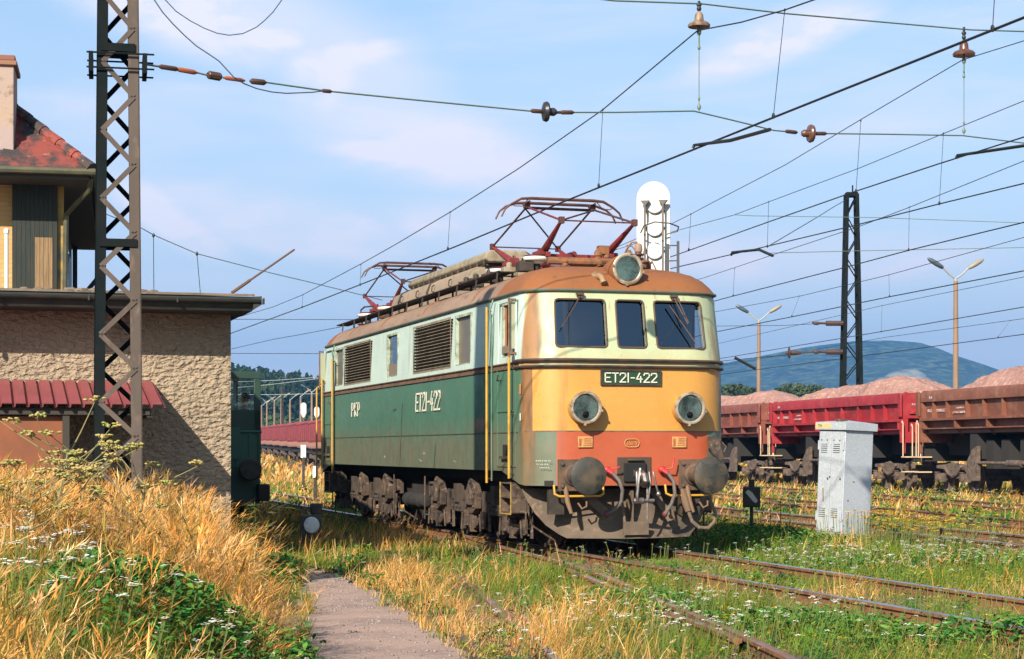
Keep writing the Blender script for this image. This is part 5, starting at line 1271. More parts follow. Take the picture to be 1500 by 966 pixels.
fc = catenary('third overhead line, running between the white signal board and the far mast', [(1640, 228), (1500, 269), (1376, 299), (1250, 331), (1124, 361), (990, 392), (700, 468)],
    [(1640, 95), (1500, 148), (1382, 196), (1260, 246), (1126, 296), (1076, 315), (988, 339), (700, 430)],
    [((1382, 196), (1376, 298)), ((1126, 296), (1124, 361))], 5.5, .011, .007, ex_c)
fd = catenary('fourth overhead line, crossing the far mast above its middle', [(1640, 287), (1500, 326), (1331, 367), (1238, 392), (1074, 434), (1044, 442), (800, 505)],
    [(1640, 180), (1500, 236), (1332, 304), (1256, 333), (1140, 371), (1032, 407), (800, 470)], [((1332, 304), (1331, 366)), ((1076, 394), (1074, 433))], 5.5, .012, .008)
fe = catenary('fifth overhead line, passing just over the left head of the near street lamp', [(1640, 366), (1500, 397), (1303, 435), (1182, 460), (1046, 487), (800, 545)],
    [(1640, 312), (1500, 348), (1302, 403), (1172, 434), (1048, 457), (800, 520)], [((1302, 403), (1303, 434)), ((1171, 434), (1160, 463))], 5.5, .014, .009)
ff = catenary('sixth overhead line, crossing the post of the near street lamp above its middle', [(1640, 424), (1500, 450), (1268, 490), (1046, 527), (800, 570)],
    [(1640, 374), (1500, 406), (1292, 448), (1046, 505), (800, 560)], [((1292, 448), (1291, 486))], 5.5, .014, .009)
fg = catenary('lowest overhead line, passing in front of the mountain', [(1640, 468), (1500, 490), (1268, 521), (1054, 549), (800, 590)],
    [(1640, 450), (1500, 467), (1300, 494), (1054, 536)], [((1480, 470), (1462, 494))], 5.5, .016, .010)
# messenger seen at the far left over the low roof
r = empty('catenary', (0, 0, 0), 0, 'thin overhead line sagging above the low flat roof between the mast and the rod', 'overhead wires', 'catenaries above the tracks')
fl = lambda px: 62 + (px - 205) * .03
m = MB(); m.tube([P(x, y, fl(x)) for x, y in ((120, 300), (208, 335), (225, 344.6), (288.5, 372), (400, 401), (440, 410.4), (492, 423), (560, 440))], .016, 5); m.build('messenger_wire', m_wireg, r)
for a, b in (((224.8, 345), (225.4, 432)), ((288.5, 372), (294, 436))):
    m = MB(); m.tube([P(*a, fl(a[0])), P(*b, fl(a[0]))], .012, 4); m.ell(P(*a, fl(a[0])), (.05, .05, .08), 6, 5); m.build('dropper', m_wire, r)
def wire(name, pts, r_, m, label, cat='wire'):
    q = MB(); q.tube(pts, r_, 5); return tag(q.build(name, m), label, cat)
for y0_, y1_, lab in ((468, 468.6, 'faint level wire above the rear end of the locomotive'), (518, 518.5, 'faint level wire just over the forest, left of the locomotive')):
    wire('cross_wire', [P(335, y0_, 75), P(520, y1_, 75)], .012, m_wire, lab)
wire('cross_wire', [P(335, 512.5, 90), P(400, 497.5, 82), P(440, 490.5, 78), P(500, 479, 74)], .013, m_wire, 'thin slanting wire meeting the rear pantograph from the left')
wire('cross_wire', [P(1076, 315, 58), P(1102, 316.5, 58), P(1280, 319, 60), P(1640, 332, 60)], .011, m_wireg, 'upper level wire spanning behind the top of the far mast')
wire('cross_wire', [P(1128, 371, 58), P(1250, 368, 60), P(1640, 360, 60)], .011, m_wireg, 'middle level wire spanning behind the far mast')
wire('guy_wire', [P(1241, 292, 69.8), P(1217, 306, 66), P(1198, 318, 62), P(1124, 362, 52)], .014, m_wire, 'slanting stay wire tied to the top of the far mast')
wire('cross_wire', [P(1050, 530, 70), P(1125, 522.5, 70), P(1158, 520.8, 70)], .012, m_wire, 'level wire running left from the star insulator at the mountain')
wire('cross_wire', [P(1050, 478, 70), P(1147, 477, 70), P(1190, 475, 70)], .010, m_wire, 'level wire running left from the upper insulated arm of the far mast')
wire('steady_rod', [P(1076, 524, 60), P(1107, 541, 60)], .05, m_wire, 'short dark slanting rod in front of the left mountain slope', 'rod')
for i, (a, b, lab) in enumerate((((338, 560), (466, 553), 'upper pale wire before the distant forest'), ((338, 569), (466, 555), 'middle pale wire sloping before the distant forest'), ((338, 578), (466, 577), 'lower pale wire before the distant forest'))):
    wire('distant_wire', [P(*a, 160), P((a[0] + b[0]) / 2, (a[1] + b[1]) / 2 + 1, 155), P(*b, 150)], .02, mat('wire_pale', (.42, .47, .46), .6), lab)
# head span: upper and lower cross wires from the near mast with insulators
XF = lambda px: 18.5 if px < 205 else float(np.interp(px, [205, 1020, 1410, 1700], [18.5, 22.5, 25.5, 27.6]))
def sp3(pts): return [P(x, y, XF(x)) for x, y in pts]
r = empty('span_wire', sp3([(205, 95)])[0] * 0, 0, 'lower cross wire from the near mast, with insulators, running right across the picture', 'cross span')
m = MB(); m.tube(sp3([(389, 121), (476, 133.5), (600, 146), (776, 163)]), .010, 5); m.tube(sp3([(840, 165), (900, 165), (1016, 163), (1075, 177), (1134, 191.5), (1152, 193)]), .010, 5)
m.tube(sp3([(1209, 196), (1300, 197), (1410, 199), (1500, 210), (1640, 226)]), .010, 5); m.tube(sp3([(213, 94.6), (234, 98)]), .012, 5); m.tube(sp3([(285, 106), (305, 111)]), .01, 5); m.build('wire', m_wireg, r)
def rod(a, b, rr, m_, name='turnbuckle'):
    q = MB(); p0, p1 = sp3([a, b]); q.tube([p0, p0.lerp(p1, .15), p0.lerp(p1, .85), p1], [rr * .4, rr, rr, rr * .4], 8); q.build(name, m_, r)
m_or = mat('rod_orange', (.38, .10, .04), .6); m_br = mat('rod_dark_brown', (.09, .045, .03), .5)
rod((232, 97.5), (262, 102), .026, m_br); rod((258, 101.5), (289, 107), .026, m_or); rod((303, 109.5), (325, 113.5), .045, m_br, 'link'); rod((327, 114), (359, 118.5), .022, m_or); rod((366, 119), (390, 121.5), .032, m_br, 'link')
rod((471, 133), (486, 134.5), .022, m_br, 'clamp')
def span_ins(px, py, ang_n=1):
    p = sp3([(px, py)])[0]; q = MB(); ax = Vector((1, .22, 0)).normalized()
    q.lathe(p, ax, [(.03, -.06), (.11, -.035), (.122, .0), (.11, .02), (.045, .03), (.05, .09), (.03, .12)] if ang_n > 0 else [(.03, -.12), (.05, -.09), (.045, -.03), (.11, -.02), (.122, 0), (.11, .035), (.03, .06)], 18); q.build('insulator', m_insb if px > 1000 else mat('insulator_black', (.03, .028, .03), .35), r)
span_ins(800.6, 164, 1); rod((777, 162.5), (797, 164), .026, m_br, 'link'); rod((812, 165), (822, 165), .018, m_br, 'link'); rod((820, 165), (841, 165), .026, m_br, 'link')
span_ins(1187, 196, -1); rod((1150, 192.5), (1168, 194.5), .026, m_br, 'link'); rod((1192, 196), (1211, 196), .026, m_br, 'link')
r = empty('span_wire', (0, 0, 0), 0, 'upper cross wire at the top right carrying the two bell insulators', 'cross span')
m = MB(); m.tube(sp3([(197, -92), (500, -38), (870, -2), (900, 1.5), (1028, 6), (1148, 20), (1420, 44), (1500, 46.5), (1640, 44)]), .011, 5); m.build('wire', m_wireg, r)
def bell(px, y0, yb, y1, ych, lab):
    d = XF(px); q = empty('bell_insulator', P(px, yb, d), 0, lab, 'insulator', 'bell insulators on the upper cross wire'); s_ = d / F; m = MB()
    m.lathe((0, 0, 0), (0, 0, 1), [(.04, -8 * s_ * .3), (16 * s_, -3 * s_), (16.5 * s_, 0), (14 * s_, 3 * s_), (7 * s_, 6 * s_), (6 * s_, 15 * s_), (4 * s_, 18 * s_), (2 * s_, 20 * s_)], 22); m.build('bell', m_insb if px > 1200 else mat('insulator_beige', (.30, .2, .13), .5, col2=(.08, .04, .03), scale=8), q)
    m = MB(); zt_ = (yb - y0) * s_; m.tube([(0, 0, 19 * s_), (0, 0, zt_)], .018, 6); m.ell((0, 0, 24 * s_), (.03, .03, .04), 8, 6); m.ell((0, 0, 30 * s_), (.035, .02, .03), 8, 6); m.build('hanger', m_wire, q)
    zc = (yb - ych) * s_; m = MB(); m.tube([(0, 0, 0), (.0, 0, -34 * s_)], .012, 6); m.tube([(0, 0, -34 * s_), (0, 0, zc)], .005, 4); m.ell((0, 0, -10 * s_), (.03, .03, .05), 8, 6); m.ell((0, 0, -33 * s_), (.02, .02, .03), 8, 6); m.ell((0, 0, zc + 6 * s_), (.025, .02, .04), 8, 6); m.ell((0, 0, zc + 18 * s_), (.015, .015, .03), 8, 6); m.build('suspension_rod', m_wireg, q)
bell(1024, 2, 37, 46, 163, 'left bell insulator at the top, beige with a dark rim'); bell(1412, 40, 79, 86, 198, 'right bell insulator at the top, reddish brown')
wire('feed_cable', [P(x, y, 18.4) for x, y in ((215, -40), (226, 0), (238, 18), (253, 35), (270, 52), (288, 68), (305, 79), (321, 90), (343, 114))] + [P(x, y, XF(x)) for x, y in ((358, 123), (376, 130), (398, 135), (420, 137), (457, 135.5), (474, 133.5))], .007, mat('cable_blue_grey', (.05, .08, .12), .6), 'dark loose cable curving down from the top left onto the cross wire', 'cable')
wire('feed_cable', [P(x, y, 18.6) for x, y in ((225, -40), (242, 0), (258, 17), (279, 31), (300, 42), (318, 49), (336, 52), (356, 49.5), (376, 40), (388, 30), (400, 18), (413, 0), (430, -40))], .006, mat('cable_grey', (.06, .09, .13), .6), 'dark loose cable hanging in a loop at the top left edge of the sky', 'cable')
# ---------------------------------------------------------------- gravel wagons
m_bogie = mat('wagon_bogie', (.17, .115, .08), .85, col2=(.07, .05, .04), scale=5, col3=(.27, .19, .13), s3=14)
m_wdark = mat('wagon_frame_dark', (.028, .024, .022), .85)
def wagon_paint(name, col, dust): return mat(name, col, .6, col2=tuple(q * .75 for q in col), scale=1.1, col3=dust, s3=3.2, l3=.52, h3=.75, bump=.08, bscale=9)
w_red = wagon_paint('wagon_red', (.36, .022, .028), (.40, .07, .06)); w_brn = wagon_paint('wagon_brown', (.225, .078, .042), (.30, .15, .10)); w_brr = wagon_paint('wagon_brownred', (.25, .07, .045), (.34, .13, .10))
w_far = wagon_paint('wagon_far_red', (.34, .045, .05), (.38, .10, .09))
m_rim = mat('gravel_dust_rim', (.42, .17, .13), .85, col2=(.38, .10, .07), scale=2)
m_cream = mat('cream_handrail', (.66, .48, .30), .6)
m_lab = mat('wagon_stencil', (.62, .52, .48), .8, col2=(.35, .12, .10), scale=14, lo=.45, hi=.52)
m_grav = mat('pink_gravel', (.42, .215, .165), .95, col2=(.33, .16, .12), scale=1.1, col3=(.56, .38, .32), s3=9, l3=.52, h3=.66, bump=1.0, bscale=22)
def wagon(paint_, label, lab2):
    g = empty('gravel_wagon', (0, 0, 0), WTH, label, 'wagon', 'loaded gravel wagons on the right')
    b = MB(); H = 6.2; W1 = 1.5
    for sx in (-1, 1):
        x = sx * W1
        b.prism([(x, 2.96), (x, 3.22), (x - sx * .05, 3.31), (x - sx * .16, 3.31), (x - sx * .12, 2.96)], 'y', -H, H, 0)
        b.bb((x - sx * .05, -H, 3.312), (x - sx * .17, H, 3.325), 1)
        b.prism([(x - sx * .16, 3.0), (x - sx * .22, 2.4), (x - sx * .18, 2.4), (x - sx * .12, 3.0)], 'y', -H, H, 0)
        b.bb((x - sx * .2, -H, 2.34), (x + sx * .02, H, 2.42), 0)
        ys = [-6.17, -4.85, -3.75, -2.55, -1.0, .55, 1.8, 2.95, 4.35, 5.35, 6.17]
        for y in ys: b.prism([(x - sx * .2, 2.42), (x - sx * .01, 2.42), (x - sx * .03, 2.96), (x - sx * .14, 2.96)], 'y', y - .035, y + .035, 0)
        b.bb((x - sx * .32, -H, 2.10), (x - sx * .28, H, 2.36), 0); b.bb((x - sx * .32, -H, 2.06), (x - sx * .02, H, 2.10), 0)
        for y in (-6.1, -4.1, -1.7, 1.5, 3.7, 6.1): b.bb((x - sx * .28, y - .04, 2.10), (x - sx * .0, y + .04, 2.34), 0); b.bar((x - sx * .03, y, 2.08), (x - sx * .3, y, 1.86), .05, .05)
    for sy in (-1, 1): b.prism([(-W1 + .05, 2.0), (-W1 + .02, 3.28), (W1 - .02, 3.28), (W1 - .05, 2.0)], 'y', sy * (H - .02), sy * (H - .08), 0)
    b.bb((-1.3, -H, 1.92), (1.3, H, 2.06), 0); b.build('body', [paint_, m_rim], g)
    # end bulkhead frame facing the camera
    for sy in (-1, 1):
        e = MB(); y0_, y1_ = sy * (H + .02), sy * (H + .16)
        e.prism([(-1.48, 2.45), (-1.48, 3.22), (-1.30, 3.36), (-1.2, 3.32), (1.2, 3.32), (1.48, 3.2), (1.48, 2.45)], 'y', y0_, y1_)
        e.bb((-1.48, y0_, 1.62), (-1.22, y1_, 2.45)); e.bb((1.22, y0_, 1.62), (1.48, y1_, 2.45)); e.bb((-1.22, y0_, 1.62), (1.22, y1_, 1.98)); e.bb((-.12, y0_, 1.98), (.12, y1_, 2.45))
        e.prism([(-1.2, 2.6), (-.3, 3.25), (-.3, 2.6)], 'y', y1_, y1_ + sy * .07); e.prism([(1.2, 2.6), (.3, 3.25), (.3, 2.6)], 'y', y1_, y1_ + sy * .07)
        e.bb((-1.56, y0_ + sy * .02, 2.5), (-1.49, y1_ + sy * .1, 3.3)); e.bb((-1.45, y1_, 1.25), (-1.35, y1_ + sy * .08, 1.62))
        e.build('end_frame', paint_, g, bevel=.01)
    l = MB(); l.bb((-1.503, 5.3, 3.05), (-1.506, 5.55, 3.14)); l.bb((-1.30, 4.5, 2.62), (-1.36, 6.0, 2.72)); l.bb((-1.33, 3.1, 2.55), (-1.37, 4.1, 2.62)); l.bb((-1.33, 3.3, 2.7), (-1.36, 3.9, 2.75)); l.bb((-1.1, -H - .165, 2.9), (-.8, -H - .17, 2.96)); l.bb((-.95, -H - .165, 2.76), (.3, -H - .17, 2.81))
    l.build('stencil', m_lab, g)
    u = MB(); u.bb((-.35, -6.6, 1.2), (.35, 6.6, 1.9)); u.bb((-1.2, -6.7, 1.0), (1.2, -6.5, 1.5)); u.bb((-1.2, 6.5, 1.0), (1.2, 6.7, 1.5)); u.bb((-1.3, -3.0, 1.1), (1.3, -2.5, 1.9)); u.bb((-1.3, 2.5, 1.1), (1.3, 3, 1.9))
    for y in (-1.6, -.4, .8, 1.8): u.bb((-1.1, y, .8), (1.1, y + .5, 1.7))
    u.build('underframe', m_wdark, g)
    for y in (-2.9, 2.4):
        k = MB(); k.prism([(y - .1, .42), (y - .1, 1.5), (y + .25, 1.38), (y + .6, 1.0), (y + .55, .75), (y + .8, .42)], 'x', -1.42, -1.30); k.build('tipping_bracket', m_bogie, g); k = MB(); k.prism([(y - .1, .42), (y - .1, 1.5), (y + .25, 1.38), (y + .6, 1.0), (y + .55, .75), (y + .8, .42)], 'x', 1.42, 1.30); k.build('tipping_bracket', m_bogie, g)
    k = MB(); k.tube([(-1.36, -2.2, .98), (-1.36, 2.5, .98)], .05, 8); k.tube([(-1.36, -.5, .98), (-1.36, .4, .98)], .1, 10); k.build('brake_rod', m_bogie, g); k = MB(); k.tube([(1.36, -2.2, .98), (1.36, 2.5, .98)], .05, 8); k.build('brake_rod', m_bogie, g)
    for yc in (-4.55, 4.55):
        k = MB()
        for sx in (-1, 1):
            x = sx * 1.02
            k.prism([(yc - 1.3, .78), (yc - 1.3, .88), (yc - .45, .92), (yc + .45, .92), (yc + 1.3, .88), (yc + 1.3, .78), (yc + .5, .74), (yc + .3, .46), (yc - .3, .46), (yc - .5, .74)], 'x', x, x + sx * .08)
            k.tube([(x + sx * .12, yc - .6, .86), (x + sx * .12, yc - .35, .62), (x + sx * .12, yc, .52), (x + sx * .12, yc + .35, .62), (x + sx * .12, yc + .6, .86)], .055, 6)
            for e_ in (-.9, .9):
                k.bb((x, yc + e_ - .16, .34), (x + sx * .22, yc + e_ + .16, .62)); k.lathe((x + sx * .2, yc + e_, .475), (sx, 0, 0), [(.13, 0), (.13, .06), (.05, .08)], 12)
                for q in range(5): k.lathe((x + sx * .12, yc + e_ + .27, .34 + q * .07), (0, 0, 1), [(.08, 0), (.10, .02), (.08, .04)], 10)
        k.bb((-1.05, yc - .2, .5), (1.05, yc + .2, .85)); k.build('bogie', m_bogie, g)
        for e_ in (-.9, .9):
            k = MB()
            for sx in (-1, 1): k.lathe((sx * .70, yc + e_, .475), (sx, 0, 0), [(.505, -.0), (.505, .02), (.475, .03), (.475, .14), (.42, .14), (.2, .07), (.12, .14)], 24)
            k.tube([(-.8, yc + e_, .475), (.8, yc + e_, .475)], .08, 10); k.build('wheelset', m_bogie, g)
    for sy in (-1, 1):
        k = MB()
        for x, z1_, off in ((-1.5, 2.35, .35), (-1.25, 2.25, .55), (-1.1, 2.3, .7)):
            y = sy * (H + off); k.tube([(x, y - sy * .12, z1_ - .05), (x, y - sy * .06, z1_), (x, y, z1_ - .08), (x, y, 1.15)], .02, 6)
        k.build('handrails', m_cream, g); k = MB(); k.bb((-1.5, sy * (H + .2), 1.12), (-1.0, sy * (H + .55), 1.16)); k.build('upper_step', m_cream, g); k = MB(); k.bb((-1.5, sy * (H + .2), .62), (-1.0, sy * (H + .5), .66))
        k.build('lower_step', m_cream, g)
    for sy in (-1, 1):
        for bx in (-.875, .875):
            k = MB(); k.lathe((bx, sy * (H + .5), 1.05), (0, sy, 0), [(.12, 0), (.10, .25), (.07, .26), (.07, .36), (.23, .38), (.23, .42), (.001, .45)], 20); k.build('buffer', m_bogie, g)
    return g
def gravel(peaks, seed, label):
    nx_, ny_ = 29, 150; mb = MB(); vs_ = []
    for j in range(ny_):
        for i in range(nx_):
            x = -1.36 + 2.72 * i / (nx_ - 1); y = -6.1 + 12.2 * j / (ny_ - 1); z = 0
            for (py_, ph, pr) in peaks: z = max(z, ph * .80 * math.exp(-((y - py_) / (pr * 1.05)) ** 2 * .75 - (x / 1.25) ** 2 * .55))
            z = max(z - .0, -.05 * (abs(x) / 1.36)) ; z += float(vn(np.array([x + 30]), np.array([y + 30]), .5, seed)[0] - .5) * .20 + random.uniform(-.014, .014)
            ed_ = min(1, (1.36 - abs(x)) / .4, (6.1 - abs(y)) / .5); vs_.append((x, y, 3.24 + max(z, -.05) * max(ed_, .0)))
    mb.add(vs_, [(j * nx_ + i, j * nx_ + i + 1, (j + 1) * nx_ + i + 1, (j + 1) * nx_ + i) for j in range(ny_ - 1) for i in range(nx_ - 1)])
    o = mb.build('gravel_load', m_grav, ang=80); tag(o, label, 'gravel heap', 'gravel loads in the wagons'); return o
PW = 14.0
specs = [(-7.2, w_brn, 'brown wagon nearest on the right, cut by the picture edge, with cream handrails', [(5.0 - 3.2, .95, 1.8), (-.5, 1.05, 2.2), (-4, .9, 2)], 'pink gravel heap in the nearest brown wagon at the right edge'),
         (6.95, w_red, 'bright red wagon loaded with pink gravel, behind the grey cabinet', [(-3.1, .98, 2.0), (.3, .75, 1.9), (3.0, .70, 1.4)], 'pink gravel heap with three humps in the bright red wagon'),
         (21.1, w_brr, 'brown-red wagon half hidden by the locomotive', [(-3.4, .85, 1.8), (-.5, .7, 2), (3, .8, 2)], 'pink gravel heap in the brown-red wagon next to the locomotive')]
for i, (m_, pt_, lab, pk, lab2) in enumerate(specs):
    loc = W0 + WV * m_; wg = wagon(pt_, lab, ''); wg.location = loc
    gr = gravel(pk, 20 + i, lab2); gr.location = loc; gr.rotation_euler = (0, 0, WTH)
    gr.location.z = .0
# distant string of plain red wagons
g = empty('red_wagon', (0, 0, 0), LTH, 'x', 'wagon', 'distant red wagons left of the locomotive')
b = MB(); b.prism([(-1.42, 1.75), (-1.5, 2.0), (-1.5, 3.25), (-1.38, 3.42), (1.38, 3.42), (1.5, 3.25), (1.5, 2.0), (1.42, 1.75)], 'y', -6.75, 6.75)
for y in (-4.5, -2.2, 0, 2.2, 4.5): b.bb((-1.53, y - .03, 1.95), (-1.49, y + .03, 3.25))
b.bb((-1.54, -6.8, 3.2), (-1.40, 6.8, 3.3)); b.build('body', w_far, g)
b = MB()
for y in np.arange(-6.3, 6.4, .9): b.bar((-1.45, y, 1.78), (-1.3, y, 1.3), .08, .08)
b.bb((-1.44, -6.6, 1.35), (1.4, 6.6, 1.5)); b.build('side_brackets', mat('bracket_pink', (.34, .17, .13), .8), g)
b = MB(); b.bb((-1.2, -6.5, .9), (1.2, 6.5, 1.72)); b.build('underframe', m_wdark, g)
for yc in (-4.6, 4.6):
    b = MB(); b.bb((-1.15, yc - 1.2, .5), (1.15, yc + 1.2, .85))
    for e_ in (-.9, .9):
        for sx in (-1, 1): b.lathe((sx * .7, yc + e_, .475), (sx, 0, 0), [(.5, 0), (.46, .14), (.1, .14)], 14)
    b.build('bogie', m_bogie, g)
ords = ['nearest', 'second', 'third', 'fourth', 'fifth', 'sixth', 'seventh', 'eighth']
for i in range(8):
    p = L0 + LV * (-6.2 + 7 + 13.75 * i); p.z = farz(p.x, p.y) + .0
    lab = 'plain red wagon of the distant row, ' + ords[i] + ' one counted from the locomotive'
    if i == 0: g.location = p; g['label'] = lab
    else: copy_tree(g, loc=p, label=lab)

# ---------------------------------------------------------------- signal board seen from behind
m_sw = mat('signal_white', (.62, .61, .59), .5, col2=(.52, .50, .46), scale=3, spec=.5)
SD = 36.0; s_ = SD / F; sp0 = P(957, 658, SD)
sg_ = empty('light_signal', (sp0.x, sp0.y, 0), R(-14), 'tall white rounded signal board seen from behind, with ladder and hoops, behind the locomotive', 'signal')
zt_ = P(0, 266, SD).z; zbm = zt_ - 2.6; hw = .335
m = MB(); pts = [(hw * cos(a) * 1, zt_ - hw + hw * sin(a)) for a in np.linspace(0, pi, 17)] + [(-hw, zbm + .2), (-hw + .2, zbm), (hw - .2, zbm), (hw, zbm + .2)]
m.prism(pts, 'y', .0, .03); 
rim = [(p[0], -.03, p[1]) for p in pts] + [(pts[0][0], -.03, pts[0][1])]; m.build('signal_board', m_sw, sg_)
for k in range(5):
    z = zt_ - .48 - k * .455; m = MB(); m.lathe((.04, .0, z), (0, -1, 0), [(.16, 0), (.168, .055), (.155, .07), (.001, .075)], 20); o = m.build('lamp_housing', m_sw, sg_)
    m = MB(); m.box((-.15, -.06, z + .03), (.035, .03, .08)); m.box((.21, -.06, z + .03), (.02, .03, .04)); m.build('latch', mat('latch_dark', (.05, .045, .04), .6), o)
m = MB(); m_fr = mat('signal_iron', (.12, .09, .075), .6)
for x in (-.14, .22): m.bar((x, -.18, zbm - .3), (x, -.18, zt_ - .40), .035, .035); m.prism([(x - .09, zt_ - .40), (x + .09, zt_ - .40), (x, zt_ - .52)], 'y', -.2, -.1); m.bar((x, -.18, zt_ - .6), (x, -.0, zt_ - .6), .02, .02); m.bar((x, -.18, zt_ - 1.9), (x, -.0, zt_ - 1.9), .02, .02)
m.tube([(-.14, -.19, zt_ - 1.35), (-.28, -.19, zt_ - 1.95), (-.14, -.19, zt_ - 1.95)], .012, 5); m.tube([(.0, -.19, zt_ - 1.6), (.2, -.19, zt_ - 2.0)], .012, 5); m.tube([(-.38, -.1, zt_ - 2.2), (-.32, -.1, zt_ - 2.08)], .03, 6)
m.build('back_frame', m_fr, sg_)
m = MB()
for z in (zt_ - 1.02, zt_ - 2.25):
    m.tube([(-.22, -.2, z - .02), (-.1, -.5, z + .08), (.15, -.72, z + .12), (.42, -.62, z + .1), (.56, -.35, z + .06), (.50, -.1, z), (.25, -.1, z - .06)], .014, 6)
m.build('safety_hoop', m_fr, sg_)
m = MB(); lz = zt_ - 1.3
for x in (.36, .56): m.bar((x, -.42, .0), (x, -.42, lz if x < .5 else lz + .05), .05, .03)
for z in np.arange(.3, lz, .3): m.tube([(.36, -.42, z), (.56, -.42, z)], .012, 5)
m.build('ladder', mat('ladder_dark', (.04, .045, .05), .6), sg_)
m = MB(); m.tube([(.04, .1, -.2), (.04, .1, zbm + .1)], .07, 10); m.build('post', m_fr, sg_)
# ---------------------------------------------------------------- grey cabinet
m_cab = mat('cabinet_grey', (.44, .47, .50), .5, col2=(.38, .41, .44), scale=2, col3=(.50, .53, .56), s3=30, l3=.5, h3=.6, spec=.4)
cb = empty('equipment_cabinet', P(1233, 783, 31.2), R(33), 'grey steel cabinet with louvred doors, leaning slightly, in front of the red wagon', 'cabinet', ry=R(2.4))
cb.rotation_euler = (Matrix.Rotation(R(2.2), 3, 'Y') @ Matrix.Rotation(R(-55), 3, 'Z')).to_euler(); Hc = 1.90; Wl, Wr = .63, .68      # local: near corner at origin, left face along -x, right face along +y? 
m = MB(); m.bb((-Wl, 0, -.25), (0, Wr, Hc - .10)); m.build('body', m_cab, cb, bevel=.008)
m = MB(); m.bb((-Wl - .055, -.05, Hc - .10), (.05, Wr + .05, Hc + .03)); m.add([(-Wl - .055, -.05, Hc + .03), (.05, -.05, Hc + .03), (.05, Wr + .05, Hc + .03), (-Wl - .055, Wr + .05, Hc + .03), (-Wl / 2, Wr / 2, Hc + .08)], [(0, 1, 4), (1, 2, 4), (2, 3, 4), (3, 0, 4)]); m.bb((-.35, .1, Hc + .03), (-.2, .25, Hc + .09), 1); m.bb((-Wl - .057, -.053, Hc - .08), (-.30, -.05, Hc + .01), 2)
m.build('lid', [m_cab, m_dust, mat('yellow_label', (.62, .45, .14), .7, col2=(.5, .45, .35), scale=14)], cb, bevel=.008)
put_text('lettering', 'TH', .07, Matrix.Translation((-Wl + .06, -.0572, Hc - .035)) @ Matrix.Rotation(R(90), 4, 'X'), m_dark, cb, depth=.001)
for i in (0, 1):
    x0_ = -Wl + .02 + i * .30; d = MB(); d.bb((x0_, -.014, .03), (x0_ + .285, 0, Hc - .13)); o = d.build('door', m_cab, cb, bevel=.004)
    for z in (.30, 1.42):
        v = MB()
        for k in range(4): v.bar((x0_ + .05, -.022, z + k * .036), (x0_ + .20, -.022, z + k * .036), .02, .02, 0, (0, 1, 0)); v.bb((x0_ + .05, -.016, z + .014 + k * .036), (x0_ + .2, -.0145, z + .024 + k * .036), 1)
        v.build('vent', [m_cab, m_gap], o)
    xh = x0_ - .008 if i == 0 else x0_ + .29
    for z in (.22, 1.45): q = MB(); q.lathe((xh, -.02, z), (0, 0, 1), [(.014, 0), (.014, .16)], 8); q.build('hinge', m_cab, o)
    q = MB(); q.ell((x0_ + .24, -.02, .95), (.015, .015, .02), 6, 5); q.ell((x0_ + .06, -.02, 1.62), (.012, .012, .012), 6, 5); q.ell((x0_ + .2, -.02, 1.62), (.012, .012, .012), 6, 5); q.build('bolt', m_dark, o)
m = MB()
for x, z, w_, h_, mi in ((.003, .0, 0, 0, 0),):
    m.ell((.0, .55, .30), (.004, .03, .045), 8, 6, 0); m.bb((.001, .22, .9), (.004, .26, .915), 1); m.ell((0, .12, .58), (.004, .015, .02), 6, 5, 1); m.ell((-.33, -.015, .98), (.015, .004, .02), 6, 5, 1); m.bar((-.46, -.016, .55), (-.48, -.016, .78), .02, .004, 0)
m.build('rust_spots', [mat('spot_rust', (.25, .09, .04), .8), m_dark], cb)
m = MB(); m.bb((-Wl - .12, -.1, -.3), (.1, Wr + .1, -.03)); m.build('base', mat('cabinet_base', (.3, .27, .23), .9, col2=(.2, .18, .15), scale=5), cb, bevel=.02)
# ---------------------------------------------------------------- small trackside things
dw = empty('shunting_signal', (P(1101, 658, 31).x, 31.0, -.17), R(-8), 'small black box signal with a pale slanting bar, in dark grass right of the locomotive', 'signal')
m = MB(); m.bb((-.15, -.1, .58), (.15, .14, .93)); m.prism([(-.055, .93), (.055, .93), (.05, 1.06), (-.05, 1.06)], 'y', -.03, .06); m.build('lantern_box', m_dark, dw, bevel=.015)
m = MB(); m.bar((-.07, -.108, .85), (.085, -.108, .66), .07, .008, 0, (0, 1, 0)) if 0 else m.prism([(-.105, .84), (-.06, .885), (.01, .84), (.105, .70), (.075, .655), (.03, .68)], 'y', -.112, -.1); m.build('pale_bar', mat('bar_glass', (.55, .50, .44), .4), dw)
m = MB(); m.tube([(0, 0, -.1), (0, 0, .58)], .03, 8); m.bb((-.2, -.2, -.05), (.2, .2, .06)); m.build('post', m_dark, dw)
lv = empty('point_lever', (P(455, 658, 28.5).x, 28.5, -.17), R(6), 'switch lever box with white round counterweight beside the rear of the locomotive', 'switch lever')
m = MB(); m.bb((-.19, -.18, -.1), (.20, .3, .60)); m.lathe((.1, .1, .62), (0, 0, 1), [(.11, 0), (.11, .16), (.09, .18), (.001, .18)], 16); m.build('box', mat('lever_iron', (.06, .05, .045), .8, col2=(.12, .10, .08), scale=6), lv, bevel=.02)
m = MB(); m.lathe((.02, -.19, .43), (-.05, -1, 0), [(.09, -.03), (.14, 0), (.145, .03), (.13, .06), (.06, .07), (.001, .07)], 28); m.build('counterweight', mat('weight_white', (.95, .93, .90), .6, col2=(.2, .19, .17), scale=13, lo=.58, hi=.64), lv)
m = MB(); m.tube([(.05, -.1, .43), (.05, .1, .5), (.05, .25, .62)], .025, 6); m.build('lever_arm', m_dark, lv)
lv.scale = (.85, .85, .9)
